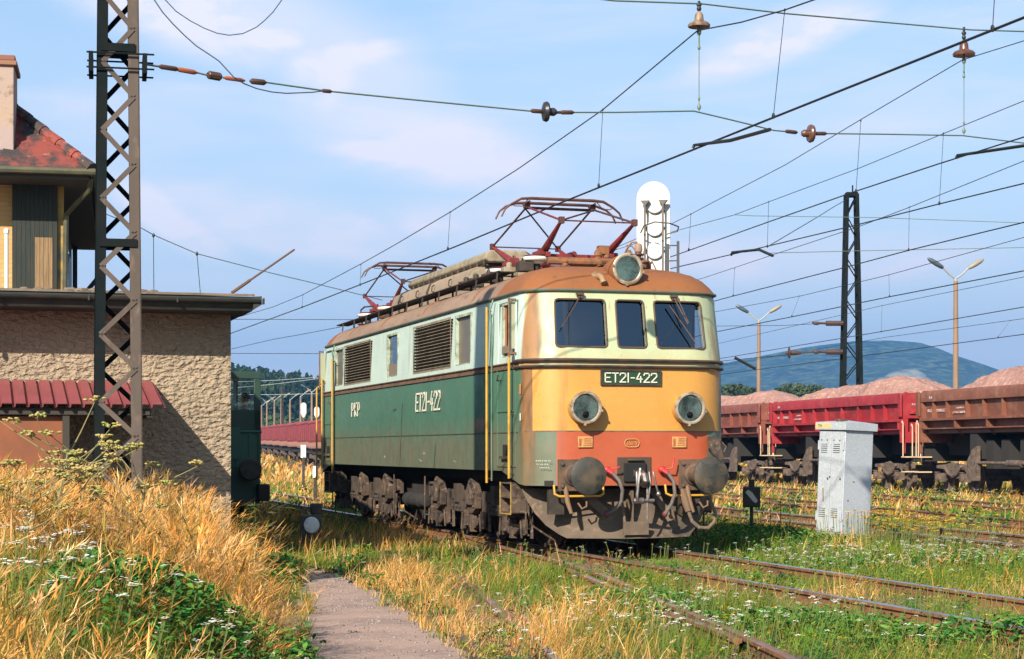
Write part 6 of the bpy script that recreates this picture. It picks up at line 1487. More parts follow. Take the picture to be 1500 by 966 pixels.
def marker(px, py0, py1, d, w_, lab, name='marker_board', rnd=False):
    p = P(px, py1, d); h_ = (py1 - py0) * d / F; e = empty(name, p, 0, lab, 'marker'); m = MB()
    if rnd:
        pts = [(w_ * cos(a), h_ - w_ + w_ * sin(a)) for a in np.linspace(0, pi, 11)] + [(-w_, h_ * .3), (-w_ * .25, 0), (w_ * .25, 0), (w_, h_ * .3)]; m.prism(pts, 'y', -.04, .04); m.build('board', m_sw, e)
        m = MB(); m.tube([(0, .08, .4), (0, .08, -p.z)], .07, 6); m.build('post', m_fr, e)
    else: m.bb((-w_, -.06, 0), (w_, .06, h_)); m.build('board', mat('marker_white', (.75, .72, .66), .6, col2=(.25, .2, .17), scale=7, lo=.56, hi=.62), e); m = MB(); m.bb((-.05, -.03, -p.z - .2), (.05, .03, 0)); m.build('post', m_dark, e)
marker(444.6, 590, 612, 150, .24, 'small white rounded signal board above the distant red wagons', 'light_signal', True); marker(464, 596, 613, 150, .22, 'white signal board half hidden by the rear handrails of the locomotive', 'light_signal', True)
marker(444.5, 652, 671, 70, .10, 'white speckled post in the grass before the distant red wagons'); marker(462, 683, 700, 52, .07, 'short white stump in the grass by the rear of the locomotive')
# ---------------------------------------------------------------- street lamps
m_pole = mat('lamp_pole_brown', (.32, .20, .12), .8, col2=(.24, .16, .11), scale=1.5, stretch=(1, 1, .3)); m_arm = mat('lamp_arm_grey', (.34, .34, .32), .5); m_head = mat('lamp_head', (.10, .13, .15), .35, .3)
def lamp_post(loc, h, label, group, rz=0, two=True, thin=1.):
    e = empty('street_lamp', loc, rz, label, 'street lamp', group)
    m = MB(); m.tube([(0, 0, -.3), (0, 0, h)], [.17 * thin, .105 * thin], 10); m.build('pole', m_pole, e)
    m = MB(); m.tube([(0, 0, h - .1), (0, 0, h + .15)], .08 * thin, 8)
    for s_ in ((-1, 1) if two else (1,)): m.tube([(0, 0, h + .1), (s_ * .35, 0, h + .35), (s_ * .75, 0, h + .75)], .05 * thin, 6)
    m.build('arm', m_arm, e)
    for s_ in ((-1, 1) if two else (1,)):
        m = MB(); M_ = [(.05, 0), (.13, .1), (.17, .5), (.15, .95), (.06, 1.15)]; m.lathe((s_ * .62, 0, h + .62), (s_ * .86, 0, .5), [(r_ * .75, t_ * .8) for r_, t_ in M_], 12); m.build('lamp_head', m_head if s_ < 0 else mat('lamp_head_beige', (.30, .26, .20), .5), e)
    return e
GL = 'double headed street lamps of the yard'
p = P(1400, 658, 88); lamp_post((p.x, p.y, 0), P(0, 412, 88).z, 'tall double headed street lamp rising behind the nearest brown wagon', GL, R(8))
p = P(1111.5, 658, 112); lamp_post((p.x, p.y, 0), P(0, 473, 112).z, 'double headed street lamp between the locomotive and the far mast', GL, R(0))
for px, py, pb, two, lab in ((383, 596, 300, 0, 'leftmost, by the cab edge'), (391, 591, 300, 1, 'second from the left'), (402, 588, 290, 1, 'third from the left'), (412, 586, 285, 0, 'fourth from the left, beside the thin dark mast'), (425, 587, 275, 0, 'fifth from the left'), (440.5, 582, 255, 0, 'sixth from the left'), (456.8, 576, 240, 1, 'seventh and nearest to the locomotive')):
    q = P(px, 658, pb); z0_ = .7; lamp_post((q.x, q.y, z0_), P(0, py, pb).z - z0_, 'small distant street lamp before the forest, ' + lab, GL + ' far away', R(10), bool(two), 1.25)
q = P(413.6, 620, 200); m = MB(); m.tube([(q.x, q.y, .5), (q.x, q.y, P(0, 566, 200).z)], .16, 6); tag(m.build('thin_mast', m_dark), 'thin dark mast among the small distant lamps left of the locomotive', 'mast')

# ---------------------------------------------------------------- hills
m_forest = mat('hill_forest', (.045, .075, .028), .95, col2=(.03, .05, .022), scale=.012, col3=(.07, .10, .035), s3=.05, bump=1, bscale=.08)
m_mount = mat('mountain_forest', (.035, .06, .028), .95, col2=(.01, .018, .01), scale=.008, col3=(.10, .13, .055), s3=.045, l3=.5, h3=.58, bump=1, bscale=.05)
MD = 3600
ppx = [500, 700, 900, 960, 1040, 1100, 1180, 1250, 1300, 1345, 1372, 1400, 1430, 1460, 1500, 1560, 1700]; ppy = [600, 585, 558, 546, 532, 521, 505, 496, 495, 498, 506, 518, 531, 546, 566, 596, 640]
def mount(X, Y):
    px = CX + X / Y * F * (Y / MD) ** .0; h = np.interp(CX + X / MD * F, ppx, ppy); top = (HY - h) * MD / F
    n_ = (vn(X, Y, 260, 3, 4) - .5) * 30 * sst(top / 120); f = np.exp(-((Y - MD) / 520) ** 2)
    f2 = np.clip(1 - np.abs(Y - MD) / 1500, 0, 1) ** 1.25
    return np.where(top > 0, top * f2 + n_ * f2 * np.clip(np.abs(Y - MD) / 300, 0, 1), 0) - 3 + (1 - f2) * 0
o = grid_mesh('mountain', np.linspace(-700, 1500, 180), np.concatenate([np.linspace(MD - 1600, MD - 200, 70), np.linspace(MD - 190, MD + 190, 30), np.linspace(MD + 220, MD + 1600, 20)]), mount, m_mount)
# forested hill on the left
def hill(X, Y):
    px = CX + X / 800 * F; top = np.interp(px, [-600, 0, 250, 340, 400, 440, 480, 600, 800, 1000, 1200], [14, 19, 21, 22.5, 24, 22, 19, 15, 10, 5, 0])
    f = sst((Y - 330) / 470); back = 1 - sst((Y - 900) / 500)
    return -1 + top * f * back + (vn(X, Y, 60, 8) - .5) * 4 * f
o = grid_mesh('hills', np.linspace(-560, 200, 90), np.linspace(320, 1400, 80), hill, mat('hill_meadow', (.09, .11, .045), .95, col2=(.06, .08, .035), scale=.02, col3=(.12, .12, .06), s3=.06))
def crowns(name, pts, hs_, ws_, m, label, conif, seed, shades, nl=150, leaf=.9):
    rg = np.random.default_rng(seed); co = []; fc = []; cc = []; k0 = 0
    V_ = []; Q_ = []; C_ = []
    for (x, y, z), h, w in zip(pts, hs_, ws_):
        n_ = nl; t = rg.uniform(.08, 1, n_) ** (.8 if conif else 1); a = rg.uniform(0, 2 * pi, n_)
        if conif: rad = w * (1 - t) ** .8 * rg.uniform(.35, 1.05, n_) + .1
        else:
            lump = .75 + .35 * np.sin(a * 2 + rg.uniform(0, 6)) * np.sin(t * 7 + rg.uniform(0, 6)); rad = w * np.sqrt(np.clip(1 - ((t - .55) / .5) ** 2, 0, 1)) * rg.uniform(.45, 1.0, n_) * lump
        cx_ = x + rad * np.cos(a); cy_ = y + rad * np.sin(a); cz_ = z + t * h
        s = leaf * rg.uniform(.6, 1.4, n_) * (w / 3 if conif else w / 3.5)
        d1 = rg.normal(size=(n_, 3)); d1 /= np.linalg.norm(d1, axis=1)[:, None]; d2 = rg.normal(size=(n_, 3)); d2 -= (d2 * d1).sum(1)[:, None] * d1; d2 /= np.linalg.norm(d2, axis=1)[:, None]
        c = np.stack([cx_, cy_, cz_], 1)
        v = np.stack([c - d1 * s[:, None], c + d2 * s[:, None] * .7, c + d1 * s[:, None], c - d2 * s[:, None] * .7], 1).reshape(-1, 3); V_.append(v)
        sh = np.array(shades[rg.integers(len(shades))]) * rg.uniform(.75, 1.25); C_.append(np.repeat(sh[None] * rg.uniform(.8, 1.25, (n_, 1)), 4, axis=0))
        # trunk as a thin blade pair
    v = np.concatenate(V_); q = np.arange(len(v)).reshape(-1, 4); return np_mesh(name, v, q, m, 'stuff' if label else None, False, label, np.concatenate(C_))
def colmat(name, trans=.25, rough=.85):
    m = bpy.data.materials.new(name); m.use_nodes = True; t = m.node_tree; n = t.nodes; n.clear()
    a = n.new('ShaderNodeAttribute'); a.attribute_name = 'Col'; d = n.new('ShaderNodeBsdfDiffuse'); d.inputs['Roughness'].default_value = .6; tr = n.new('ShaderNodeBsdfTranslucent'); mx = n.new('ShaderNodeMixShader'); mx.inputs[0].default_value = trans
    o = n.new('ShaderNodeOutputMaterial'); t.links.new(a.outputs['Color'], d.inputs[0]); t.links.new(a.outputs['Color'], tr.inputs[0]); t.links.new(d.outputs[0], mx.inputs[1]); t.links.new(tr.outputs[0], mx.inputs[2]); t.links.new(mx.outputs[0], o.inputs[0]); return m
m_leafc = colmat('tree_foliage', .15)
rg = np.random.default_rng(3)
N = 1500; yy = rg.uniform(560, 1000, N); xx = (rg.uniform(280, 560, N) - CX) / F * yy; zz = hill(xx, yy)
keep = rg.random(N) < np.where(yy < 640, .55, 1)
P3 = np.stack([xx, yy, zz], 1)[keep]
crowns('forest', P3, rg.uniform(8, 15, len(P3)), rg.uniform(2.2, 3.6, len(P3)), m_leafc, 'distant wooded hill of dark conifers left of the locomotive', True, 5, [(.035, .06, .025), (.05, .075, .03), (.06, .085, .03), (.03, .05, .025)], 70, .95)
N = 420; yy = rg.uniform(300, 580, N); xx = (rg.uniform(300, 540, N) - CX) / F * yy; zz = np.maximum(hill(xx, yy), 0)
crowns('bushes', np.stack([xx, yy, zz], 1), rg.uniform(2.2, 5.5, N), rg.uniform(1.8, 3.6, N), m_leafc, 'scrub and low trees at the foot of the distant wooded hill', False, 6, [(.07, .11, .03), (.10, .13, .04), (.05, .08, .03), (.12, .12, .05)], 70, .9)
# trees beyond the wagons on the right
ci = 0
for k, (px, pyt, d, w_) in enumerate(((1062, 563, 330, 5.5), (1080, 561, 330, 5), (1098, 566, 325, 4), (1146, 566, 320, 4.5), (1160, 560, 330, 5.5), (1176, 563, 335, 5), (1194, 562, 330, 4.2), (1212, 566, 330, 4), (1228, 568, 345, 4))):
    p = P(px, 658, d); h = P(0, pyt + 5, d).z
    rel = ['first tree right of the locomotive in front of the mountain', 'second tree right of the locomotive in front of the mountain', 'low tree just left of the lamp pole before the mountain', 'round tree right of the lamp pole above the brown-red wagon', 'highest tree in the gap between the gravel heaps', 'tree beside the highest one in the gap between the gravel heaps', 'small tree near the left slope of the red wagon gravel', 'low tree just above the gravel of the red wagon', 'last low tree before the far mast'][k]
    r = empty('tree', (p.x, p.y, 0), 0, rel, 'tree', 'trees behind the wagons')
    c = crowns('crown', np.array([[0, 0, h * .1]]), [h * .92], [w_], m_leafc, None, False, 40 + k, [(.06, .09, .04), (.08, .105, .045)], 1300, .26); c.parent = r
    m = MB(); m.tube([(0, 0, 0), (0.1, 0, h * .5), (0, .1, h * .8)], [.28, .18, .06], 6); m.build('trunk', m_sleeper, r)
m = MB(); p = P(1140, 658, 340)
vs_ = []; 
for i in range(40):
    x = p.x - 22 + i * 1.3
    for j in range(4): vs_.append((x, 352 + j * 14, -1 + [0, 9.2, 10.4, 0][j] * (1 - abs(i - 20) / 22) + random.uniform(-.3, .3)))
m.add(vs_, [(i * 4 + j, i * 4 + j + 4, i * 4 + j + 5, i * 4 + j + 1) for i in range(39) for j in range(3)]); tag(m.build('embankment', mat('embankment_brown', (.24, .19, .12), .95, col2=(.12, .12, .06), scale=.25, lo=.45, hi=.6)), kind='structure')
# ---------------------------------------------------------------- grasses and flowers
m_grass = colmat('grass_blades', .17)
def in_view(x, y, m=130):
    px = CX + x / np.maximum(y, .1) * F; return (px > -m) & (px < 1500 + m)
def ribbon(name, p, h, w, lean, col, label, segs=3, head=None, parent=None, seed=1, curl=1.0, tipcol=None):
    """blades of grass: bent tapering ribbons; p root points, h height, w width, lean (n,2) sideways reach as a part of the height"""
    n = len(p); rg = np.random.default_rng(seed); a = rg.uniform(0, 2 * pi, n); wd = np.stack([np.cos(a), np.sin(a) * .6, np.zeros(n)], 1)
    V_ = []; C_ = []
    for k in range(segs + 1):
        t = k / segs; c = p.copy(); b = t ** 1.8 * curl
        c[:, 0] += lean[:, 0] * h * b; c[:, 1] += lean[:, 1] * h * b; c[:, 2] += h * t * (1 - .18 * t * np.hypot(lean[:, 0], lean[:, 1]))
        ww = w * (1 - .92 * t ** 1.4) * .5
        V_ += [c - wd * ww[:, None], c + wd * ww[:, None]]
        cc = col if tipcol is None else col * (1 - t) + tipcol * t
        C_ += [cc, cc]
    m_ = 2 * (segs + 1); V = np.stack(V_, 1).reshape(-1, 3); C = np.stack(C_, 1).reshape(-1, 3); base = (np.arange(n) * m_)[:, None, None]
    q = np.array([[2 * k, 2 * k + 1, 2 * k + 3, 2 * k + 2] for k in range(segs)])[None] + base; Q = q.reshape(-1, 4)
    if head is not None:
        idx = np.where(head > 0)[0]; hh = head[idx]; top = V.reshape(n, m_, 3)[idx, -1]
        d = np.stack([lean[idx, 0] * 1.6, lean[idx, 1] * 1.6, np.full(len(idx), 1.0)], 1); d[:, 2] -= np.hypot(lean[idx, 0], lean[idx, 1]) * .9; d /= np.linalg.norm(d, axis=1)[:, None]
        s = wd[idx]; nn = len(idx); hv = []; hc = []; rg2 = np.random.default_rng(seed + 9)
        for j in range(6):
            jit = rg2.normal(0, .38, (nn, 3)); dj = d + jit; L = hh * rg2.uniform(.3, .7, nn); st = top - d * (hh * (.05 + .15 * j))[:, None]; wv = (hh * .026)[:, None]
            hv += [st, st + dj * (L * .45)[:, None] + s * wv, st + dj * L[:, None], st + dj * (L * .45)[:, None] - s * wv]
            hc += [tipcol[idx] * 1.05 if tipcol is not None else col[idx]] * 4
        HV_ = np.stack(hv, 1).reshape(-1, 3); HC_ = np.stack(hc, 1).reshape(-1, 3); hq = np.arange(len(HV_)).reshape(-1, 4) + len(V)
        V = np.concatenate([V, HV_]); C = np.concatenate([C, HC_]); Q = np.concatenate([Q, hq])
    return np_mesh(name, V, Q, m_grass, 'stuff', False, label, C, parent)
GREEN = np.array([(.10, .20, .022), (.14, .24, .03), (.06, .15, .025), (.20, .26, .035), (.08, .18, .05)]); GOLD = np.array([(.68, .38, .10), (.78, .48, .16), (.54, .28, .07), (.84, .58, .30), (.66, .30, .075), (.72, .45, .20)]); MID = np.array([(.26, .25, .05), (.32, .27, .06), (.22, .20, .05)])
def hgt_mask(x, y):
    """0 where no grass may stand: path, rails, house, sleepers more sparse"""
    k = np.ones(len(x)); sh = np.sqrt(np.clip(1 - (np.clip(y - 21.0, 0, 9) / 2.6) ** 2, 0, 1)); l_, r_ = edge_l(y), edge_r(y); nz_ = (vn(x, y, .35, 64) - .5) * .34; c_ = l_ + (r_ - l_) * .45
    k[(x > c_ - (c_ - l_) * sh + nz_) & (x < c_ + (r_ - c_) * sh + nz_) & (y < 23.6)] = 0
    k[(lat(x, y) < 3.3) & ((.9578 * y - .2873 * x) > (.9578 * C0.y - .2873 * C0.x) - .0) & (y < 36)] = 0
    return k
def trackfac(x, y):
    """height factor near the rails"""
    f = np.ones(len(x))
    for kx, hh, dens in (('main', .75, 1), ('turnout', 1.0, 1), ('b', .55, 1), ('c', .6, 1), ('d', .6, 1), ('w', .5, 1)):
        ds = dist_track(x, y, kx); d = np.abs(ds); v = np.where(d < .95, hh, 1.0); v = np.where((np.abs(d - .75) < .07) & ~((kx == 'turnout') & (ds < 0)), hh * .5, v); v = np.where((d > .8) & (d < 1.15), .62, v); f = np.minimum(f, v)
    L = lat(x, y); m_ = -.2873 * x + .9578 * y; m0 = -.2873 * LOCO.x + .9578 * LOCO.y
    under = (np.abs(L - 8.72) < 1.25) & (m_ > m0 - .2) & (m_ < m0 + 16); f[under] = np.minimum(f[under], .18); return f
def goldness(x, y, md):
    g = vn(x, y, 1.7, 31) * .55 + vn(x, y, .6, 33) * .45
    e = edge_l(y) - x; mound = sst(e / .8) * (y < 26)
    g = g + mound * (.10 + .40 * sst((y - 11.5) / 4.5)) - .04
    g = g - .30 * np.exp(-(((x + 2.0) / .95) ** 2 + ((y - 11.2) / 1.5) ** 2)) * mound
    strip = np.exp(-((x - edge_r(y) - .55) / .5) ** 2) * (y < 23); g = g + .15 * strip
    g = g - .06 * ((x > 1.5) & (y < 40)) + .10 * (y > 45)
    g = g - .10 * ((y < 12) & (mound > 0)) - .02 - .07 * ((x > edge_r(y) + .8) & (y < 30))
    return g
def colours(x, y, rg, g):
    n = len(x); u = rg.random(n); pg = sst((g - .36) / .28); c = np.where((u < pg)[:, None], GOLD[rg.integers(0, 6, n)], GREEN[rg.integers(0, 5, n)])
    mid = rg.random(n) < .22; c[mid] = MID[rg.integers(0, 3, mid.sum())]; return c * rg.uniform(.45, 1.25, (n, 1)) * (.7 + .6 * vn(x, y, .5, 91))[:, None], u < pg
def layer(name, n, y0, y1, hmin, hmax, wid, label, seed, xlo=None, xhi=None, power=1.0, onmound=None, headp=.0, segs=3, leanx=.35, thin_noise=.0):
    rg = np.random.default_rng(seed); y = y0 + (y1 - y0) * rg.random(n) ** power; n = int(n * 1.1); y = y0 + (y1 - y0) * rg.random(n) ** power; px = rg.uniform(-140, 1780, n); x = (px - CX) / F * y
    k = hgt_mask(x, y) > 0; e = edge_l(y) - x
    if onmound is True: k &= (e > 0) & (y < 27)
    if onmound is False: k &= ~((e > .05) & (y < 24))
    cl = vn(x, y, .55, seed + 3, 2); k &= rg.random(n) < np.clip(2.6 * cl - .42 - thin_noise * (1 - vn(x, y, 1.4, 77)), .05, 1)
    tf = trackfac(x, y); k &= rg.random(n) < np.clip(tf * 1.25, .16, 1)
    x, y, tf, cl = x[k], y[k], tf[k], cl[k]; n = len(x); g = goldness(x, y, None); c, isg = colours(x, y, rg, g)
    h = (hmin + (hmax - hmin) * rg.random(n) ** 1.5) * (.35 + 1.15 * cl) * tf * np.where(isg, 1.15, .8)
    if onmound is False:
        ed = np.clip((x - edge_r(y)) / .5, .3, 1); h = h * np.where((y < 24) & (x > edge_r(y)), ed, 1)
    else: h = h * np.clip((edge_m(y) - x + .1) / .7, .22, 1)
    lx = rg.normal(leanx * .5, .33, n) + (vn(x, y, .9, 61) - .5) * .5; ly = rg.normal(0, .3, n) + (vn(x, y, .8, 62) - .5) * .6
    p = np.stack([x, y, gz(x, y) - .02], 1); hd = np.where(isg & (rg.random(n) < headp), h * rg.uniform(.16, .3, n), 0)
    tip = c * np.where(isg[:, None], np.array([1.12, 1.02, .95]), np.array([1.25, 1.1, .9]))
    return ribbon(name, p, h, wid * rg.uniform(.6, 1.4, n) * (.9 + .4 * (y / 30)), np.stack([lx, ly], 1), c, label, segs, hd if headp else None, None, seed, 1.0, tip)
layer('grass', 120000, 3.5, 13.5, .22, .55, .0036, 'tall dry golden grass and green weeds on the near left bank', 11, onmound=True, headp=.7, power=.7)
layer('grass', 150000, 11, 25.5, .22, .60, .0052, 'golden seeding grass on the left bank below the house', 12, onmound=True, headp=.8)
layer('grass', 140000, 12.2, 22, .09, .34, .0065, 'mixed green and straw coloured grass between path and tracks', 13, onmound=False, headp=.25)
layer('grass', 150000, 20, 40, .10, .34, .011, 'grass and weeds around the tracks and the grey cabinet', 14, onmound=False, headp=.15, thin_noise=.2)
layer('grass', 80000, 38, 95, .12, .36, .034, 'grass between the farther tracks and before the wagons', 15, onmound=False, segs=2, thin_noise=.2)
layer('grass', 45000, 80, 330, .25, .6, .10, 'far meadow grass left of the locomotive', 16, onmound=False, segs=2, power=.8)
# low ground cover leaves: rosettes and clover like weeds
def leaves(name, n, cx_, cy_, sx_, sy_, h0, h1, size, cols, label, seed, mask=None):
    rg = np.random.default_rng(seed); x = rg.normal(cx_, sx_, n); y = rg.normal(cy_, sy_, n); k = hgt_mask(x, y) > 0
    x, y = x[k], y[k]; n = len(x); r = np.hypot((x - cx_) / sx_, (y - cy_) / sy_); h = (h0 + (h1 - h0) * rg.random(n) ** .6) * np.clip(1.25 - r * .4, .2, 1) * (.6 + .7 * vn(x, y, .4, seed))
    c = np.stack([x, y, gz(x, y) + h], 1); a = rg.uniform(0, 2 * pi, n); dr = np.stack([np.cos(a), np.sin(a), rg.normal(.0, .45, n)], 1); dr /= np.linalg.norm(dr, axis=1)[:, None]
    sd = np.cross(dr, rg.normal(size=(n, 3)) * .3 + np.array([0, 0, 1])); sd /= np.linalg.norm(sd, axis=1)[:, None]; up = np.cross(sd, dr); s = size * rg.uniform(.6, 1.3, n)[:, None]
    v = np.stack([c - dr * s * .8, c + sd * s * .34 + up * s * .08, c + dr * s * .35 + sd * s * .26, c + dr * s - up * s * .22, c + dr * s * .35 - sd * s * .26, c - sd * s * .34 + up * s * .08], 1)
    q = np.array([[0, 1, 2, 5], [5, 2, 3, 4]])[None] + (np.arange(n) * 6)[:, None, None]; C = np.repeat((np.array(cols)[rg.integers(0, len(cols), n)] * rg.uniform(.7, 1.3, (n, 1)))[:, None], 6, 1).reshape(-1, 3)
    return np_mesh(name, v.reshape(-1, 3), q.reshape(-1, 4), m_grass, 'stuff', False, label, C)
DG = [(.04, .16, .03), (.06, .20, .04), (.10, .24, .04), (.03, .11, .03), (.14, .24, .05)]
leaves('weeds', 6200, -2.1, 11.2, .44, .95, .05, .56, .045, DG, 'dark green leafy weeds in the middle of the left bank', 51)
leaves('weeds', 2000, -1.45, 11.4, .28, 1.3, .03, .35, .045, DG, 'leafy weeds along the left edge of the path', 52)
leaves('weeds', 1800, -3.6, 11.5, .9, .9, .05, .3, .045, DG, 'green weeds at the lower left of the bank', 53)
leaves('weeds', 2600, -2.9, 21.5, .35, 1.0, .02, .3, .06, DG, 'green bushy weeds where the path disappears', 54)
leaves('weeds', 2600, 1.1, 17.3, .5, .8, .03, .24, .04, DG, 'green herbs between the turnout rails', 55)
leaves('weeds', 2600, 4.4, 14.4, .9, .45, .03, .26, .045, DG, 'dark bramble leaves in the lower right corner', 56)
leaves('weeds', 1500, 2.6, 15.5, .6, .6, .02, .2, .04, DG, 'low green herbs in front of the near rail', 57)
leaves('weeds', 2600, 5.4, 23.0, 1.6, .9, .02, .2, .045, DG, 'green herbs beyond the bright rail on the right', 58)
leaves('weeds', 900, 5.6, 30.0, .7, .4, .02, .12, .05, DG, 'green tuft at the foot of the grey cabinet', 59)
leaves('weeds', 2600, 4.0, 30, .8, 1.6, .02, .3, .05, DG, 'dark weeds in the shade right of the locomotive', 60)
# separate low herbs: each a rounded tuft of leaves with its own green, yellow or brown
def clumps(name, n, y0, y1, r0, r1, nl, leaf, label, seed, mound=None, x0=None, x1=None, pal=None, power=1.):
    rg = np.random.default_rng(seed); y = y0 + (y1 - y0) * rg.random(n) ** power
    x = (rg.uniform(-80, 1580, n) - CX) / F * y if x0 is None else rg.uniform(x0, x1, n)
    k = hgt_mask(x, y) > 0; e = edge_m(y) - x
    if mound is True: k &= (e > .1) & (y < 24)
    if mound is False: k &= ~((e > 0) & (y < 24))
    for kk in ('main', 'turnout', 'b', 'c', 'd', 'w'): k &= np.abs(np.abs(dist_track(x, y, kk)) - .75) > .10
    L = lat(x, y); m_ = -.2873 * x + .9578 * y; m0 = -.2873 * LOCO.x + .9578 * LOCO.y; k &= ~((np.abs(L - 8.72) < 1.35) & (m_ > m0 - .3) & (m_ < m0 + 16)); k &= vn(x, y, 1.3, seed) > .38
    x, y = x[k], y[k]; n = len(x); r = rg.uniform(r0, r1, n) * rg.uniform(.6, 1.2, n); hh = r * rg.uniform(.8, 1.9, n)
    pal = np.array(pal); pc = pal[rg.integers(0, len(pal), n)] * rg.uniform(.7, 1.3, (n, 1))
    x = np.repeat(x, nl); y = np.repeat(y, nl); R_ = np.repeat(r, nl); H_ = np.repeat(hh, nl); C0_ = np.repeat(pc, nl, 0); N = len(x)
    a = rg.uniform(0, 2 * pi, N); q = rg.random(N) ** .5; t = rg.random(N)
    rad = R_ * q * np.sqrt(1 - (t * .85) ** 2); c = np.stack([x + rad * np.cos(a), y + rad * np.sin(a), gz(x, y) + H_ * t * (.5 + .5 * q)], 1)
    dr = np.stack([np.cos(a), np.sin(a), rg.normal(.35, .5, N)], 1) + rg.normal(0, .35, (N, 3)); dr /= np.linalg.norm(dr, axis=1)[:, None]
    sd = np.cross(dr, rg.normal(size=(N, 3)) * .5 + np.array([0, 0, 1])); sd /= np.linalg.norm(sd, axis=1)[:, None]; s = (leaf * rg.uniform(.5, 1.4, N))[:, None]
    v = np.stack([c - dr * s * .6, c + sd * s * .3, c + dr * s, c - sd * s * .3], 1).reshape(-1, 3); Q = np.arange(len(v)).reshape(-1, 4)
    return np_mesh(name, v, Q, m_grass, 'stuff', False, label, np.repeat(C0_ * rg.uniform(.75, 1.25, (N, 1)), 4, 0))
PAL = [(.04, .15, .03), (.06, .19, .035), (.12, .24, .04), (.02, .08, .025), (.20, .26, .04), (.03, .11, .05), (.30, .30, .06), (.32, .18, .06), (.015, .05, .02), (.10, .20, .03)]
clumps('herbs', 900, 12.5, 22, .06, .17, 55, .022, 'small mixed herbs in the grass between path and tracks', 101, False, pal=PAL)
clumps('herbs', 1500, 20, 36, .08, .22, 45, .034, 'small mixed herbs around the bright rail and the cabinet', 102, False, pal=PAL)
clumps('herbs', 1300, 34, 75, .12, .32, 30, .07, 'small mixed herbs between the farther tracks', 103, False, pal=PAL)
clumps('herbs', 260, 6, 13.5, .08, .20, 70, .026, 'small mixed herbs on the near left bank', 104, True, pal=PAL)
clumps('herbs', 240, 12, 22, .08, .18, 60, .026, 'small mixed herbs on the bank below the house', 105, True, pal=PAL)
clumps('herbs', 60, 9, 22, .07, .14, 60, .022, 'low herbs along the right edge of the path', 106, None, -2.2, .6, pal=PAL[:5])
# flower heads: flat umbels of tiny florets on stems
def flowers(name, x, y, h, r, cols, label, seed, flat=.6, stem=True):
    rg = np.random.default_rng(seed); k = hgt_mask(x, y) > 0; x, y, h = x[k], y[k], h[k]; n = len(x); top = np.stack([x + rg.normal(.04, .05, n), y, gz(x, y) + h], 1); NF = 9; r = r * rg.uniform(.6, 1.3, n)
    ang = np.arange(NF)[None] * 2.4 + rg.uniform(0, 6, (n, 1)); rad = np.sqrt((np.arange(NF) + .3) / NF)[None] * r[:, None]
    c = top[:, None, :] + np.stack([rad * np.cos(ang), rad * np.sin(ang), rg.normal(0, .15, (n, NF)) * r[:, None] * flat * 2 - rad * flat * .4], 2)
    s = (r * .33)[:, None, None]; off = np.array([(-1, -1, 0), (1, -1, .1), (1, 1, 0), (-1, 1, .2)])[None, None] * s[..., None]; v = (c[:, :, None, :] + off + rg.normal(0, .12, (n, NF, 4, 3)) * s[..., None]).reshape(-1, 3)
    cc = np.array(cols)[rg.integers(0, len(cols), n)]; C = np.repeat(cc, NF * 4, axis=0) * rg.uniform(.8, 1.1, (len(v), 1)); Q = np.arange(len(v)).reshape(-1, 4)
    if stem:
        b = np.stack([x, y, top[:, 2] - h], 1); w_ = .0035; sv = np.stack([b + [-w_, 0, 0], b + [w_, 0, 0], top + [w_, 0, 0], top + [-w_, 0, 0]], 1).reshape(-1, 3); Q = np.concatenate([Q, np.arange(len(sv)).reshape(-1, 4) + len(v)]); v = np.concatenate([v, sv]); C = np.concatenate([C, np.tile([(.16, .2, .06)], (len(sv), 1))])
    return np_mesh(name, v, Q, m_grass, 'stuff', False, label, C)
WH = [(.80, .76, .64), (.74, .66, .50), (.78, .74, .68)]; YE = [(.75, .42, .03), (.72, .36, .02), (.70, .50, .08)]
def scat(n, cx_, cy_, sx_, sy_, seed): rg = np.random.default_rng(seed); return rg.normal(cx_, sx_, n), rg.normal(cy_, sy_, n), rg
def fl(name, n, cx_, cy_, sx_, sy_, h0, h1, r, cols, label, seed):
    x, y, rg = scat(n, cx_, cy_, sx_, sy_, seed); return flowers(name, x, y, rg.uniform(h0, h1, n), r, cols, label, seed)
fl('white_flowers', 90, -2.9, 10.0, .8, .9, .40, .58, .038, WH, 'white flat yarrow flowers in the lower left grass', 71)
fl('white_flowers', 60, -1.4, 10.3, .35, 1.1, .25, .42, .020, WH, 'small white flowers along the left edge of the path', 72)
fl('white_flowers', 130, .9, 15.0, .9, 1.4, .2, .36, .022, WH, 'white flowers in the grass right of the path', 73)
fl('white_flowers', 120, 1.7, 15.2, .8, 1.5, .2, .32, .022, WH, 'white flowers around the near turnout rails', 74)
fl('white_flowers', 330, 5.4, 23.2, 1.3, 1.2, .18, .34, .028, WH, 'dense white flowers beyond the bright rail on the right', 75)
fl('white_flowers', 150, 3.0, 24.5, 2.2, 2.0, .15, .3, .022, WH, 'scattered white flowers in front of the locomotive', 76)
fl('white_flowers', 220, 13.5, 52, 6, 7, .2, .4, .05, WH, 'tiny white flowers before the wagons', 77)
fl('yellow_flowers', 230, 5.95, 28.0, .55, .9, .35, .62, .042, YE, 'orange yellow tansy flowers right of the grey cabinet', 78)
fl('yellow_flowers', 260, 1.6, 17.5, 1.5, 3.0, .15, .3, .014, YE, 'yellow flowers scattered between path and rails', 79)
fl('yellow_flowers', 170, 4.6, 17, 1.2, 1.6, .2, .36, .018, YE, 'yellow flowers beside the bright rail at lower right', 80)
fl('yellow_flowers', 300, 13.0, 50, 5, 6, .2, .4, .055, YE, 'yellow flowers before the wagons on the right', 81)
fl('yellow_flowers', 60, -4.1, 13.2, .35, .7, .5, .75, .035, YE, 'orange flowers at the left edge of the bank', 82)
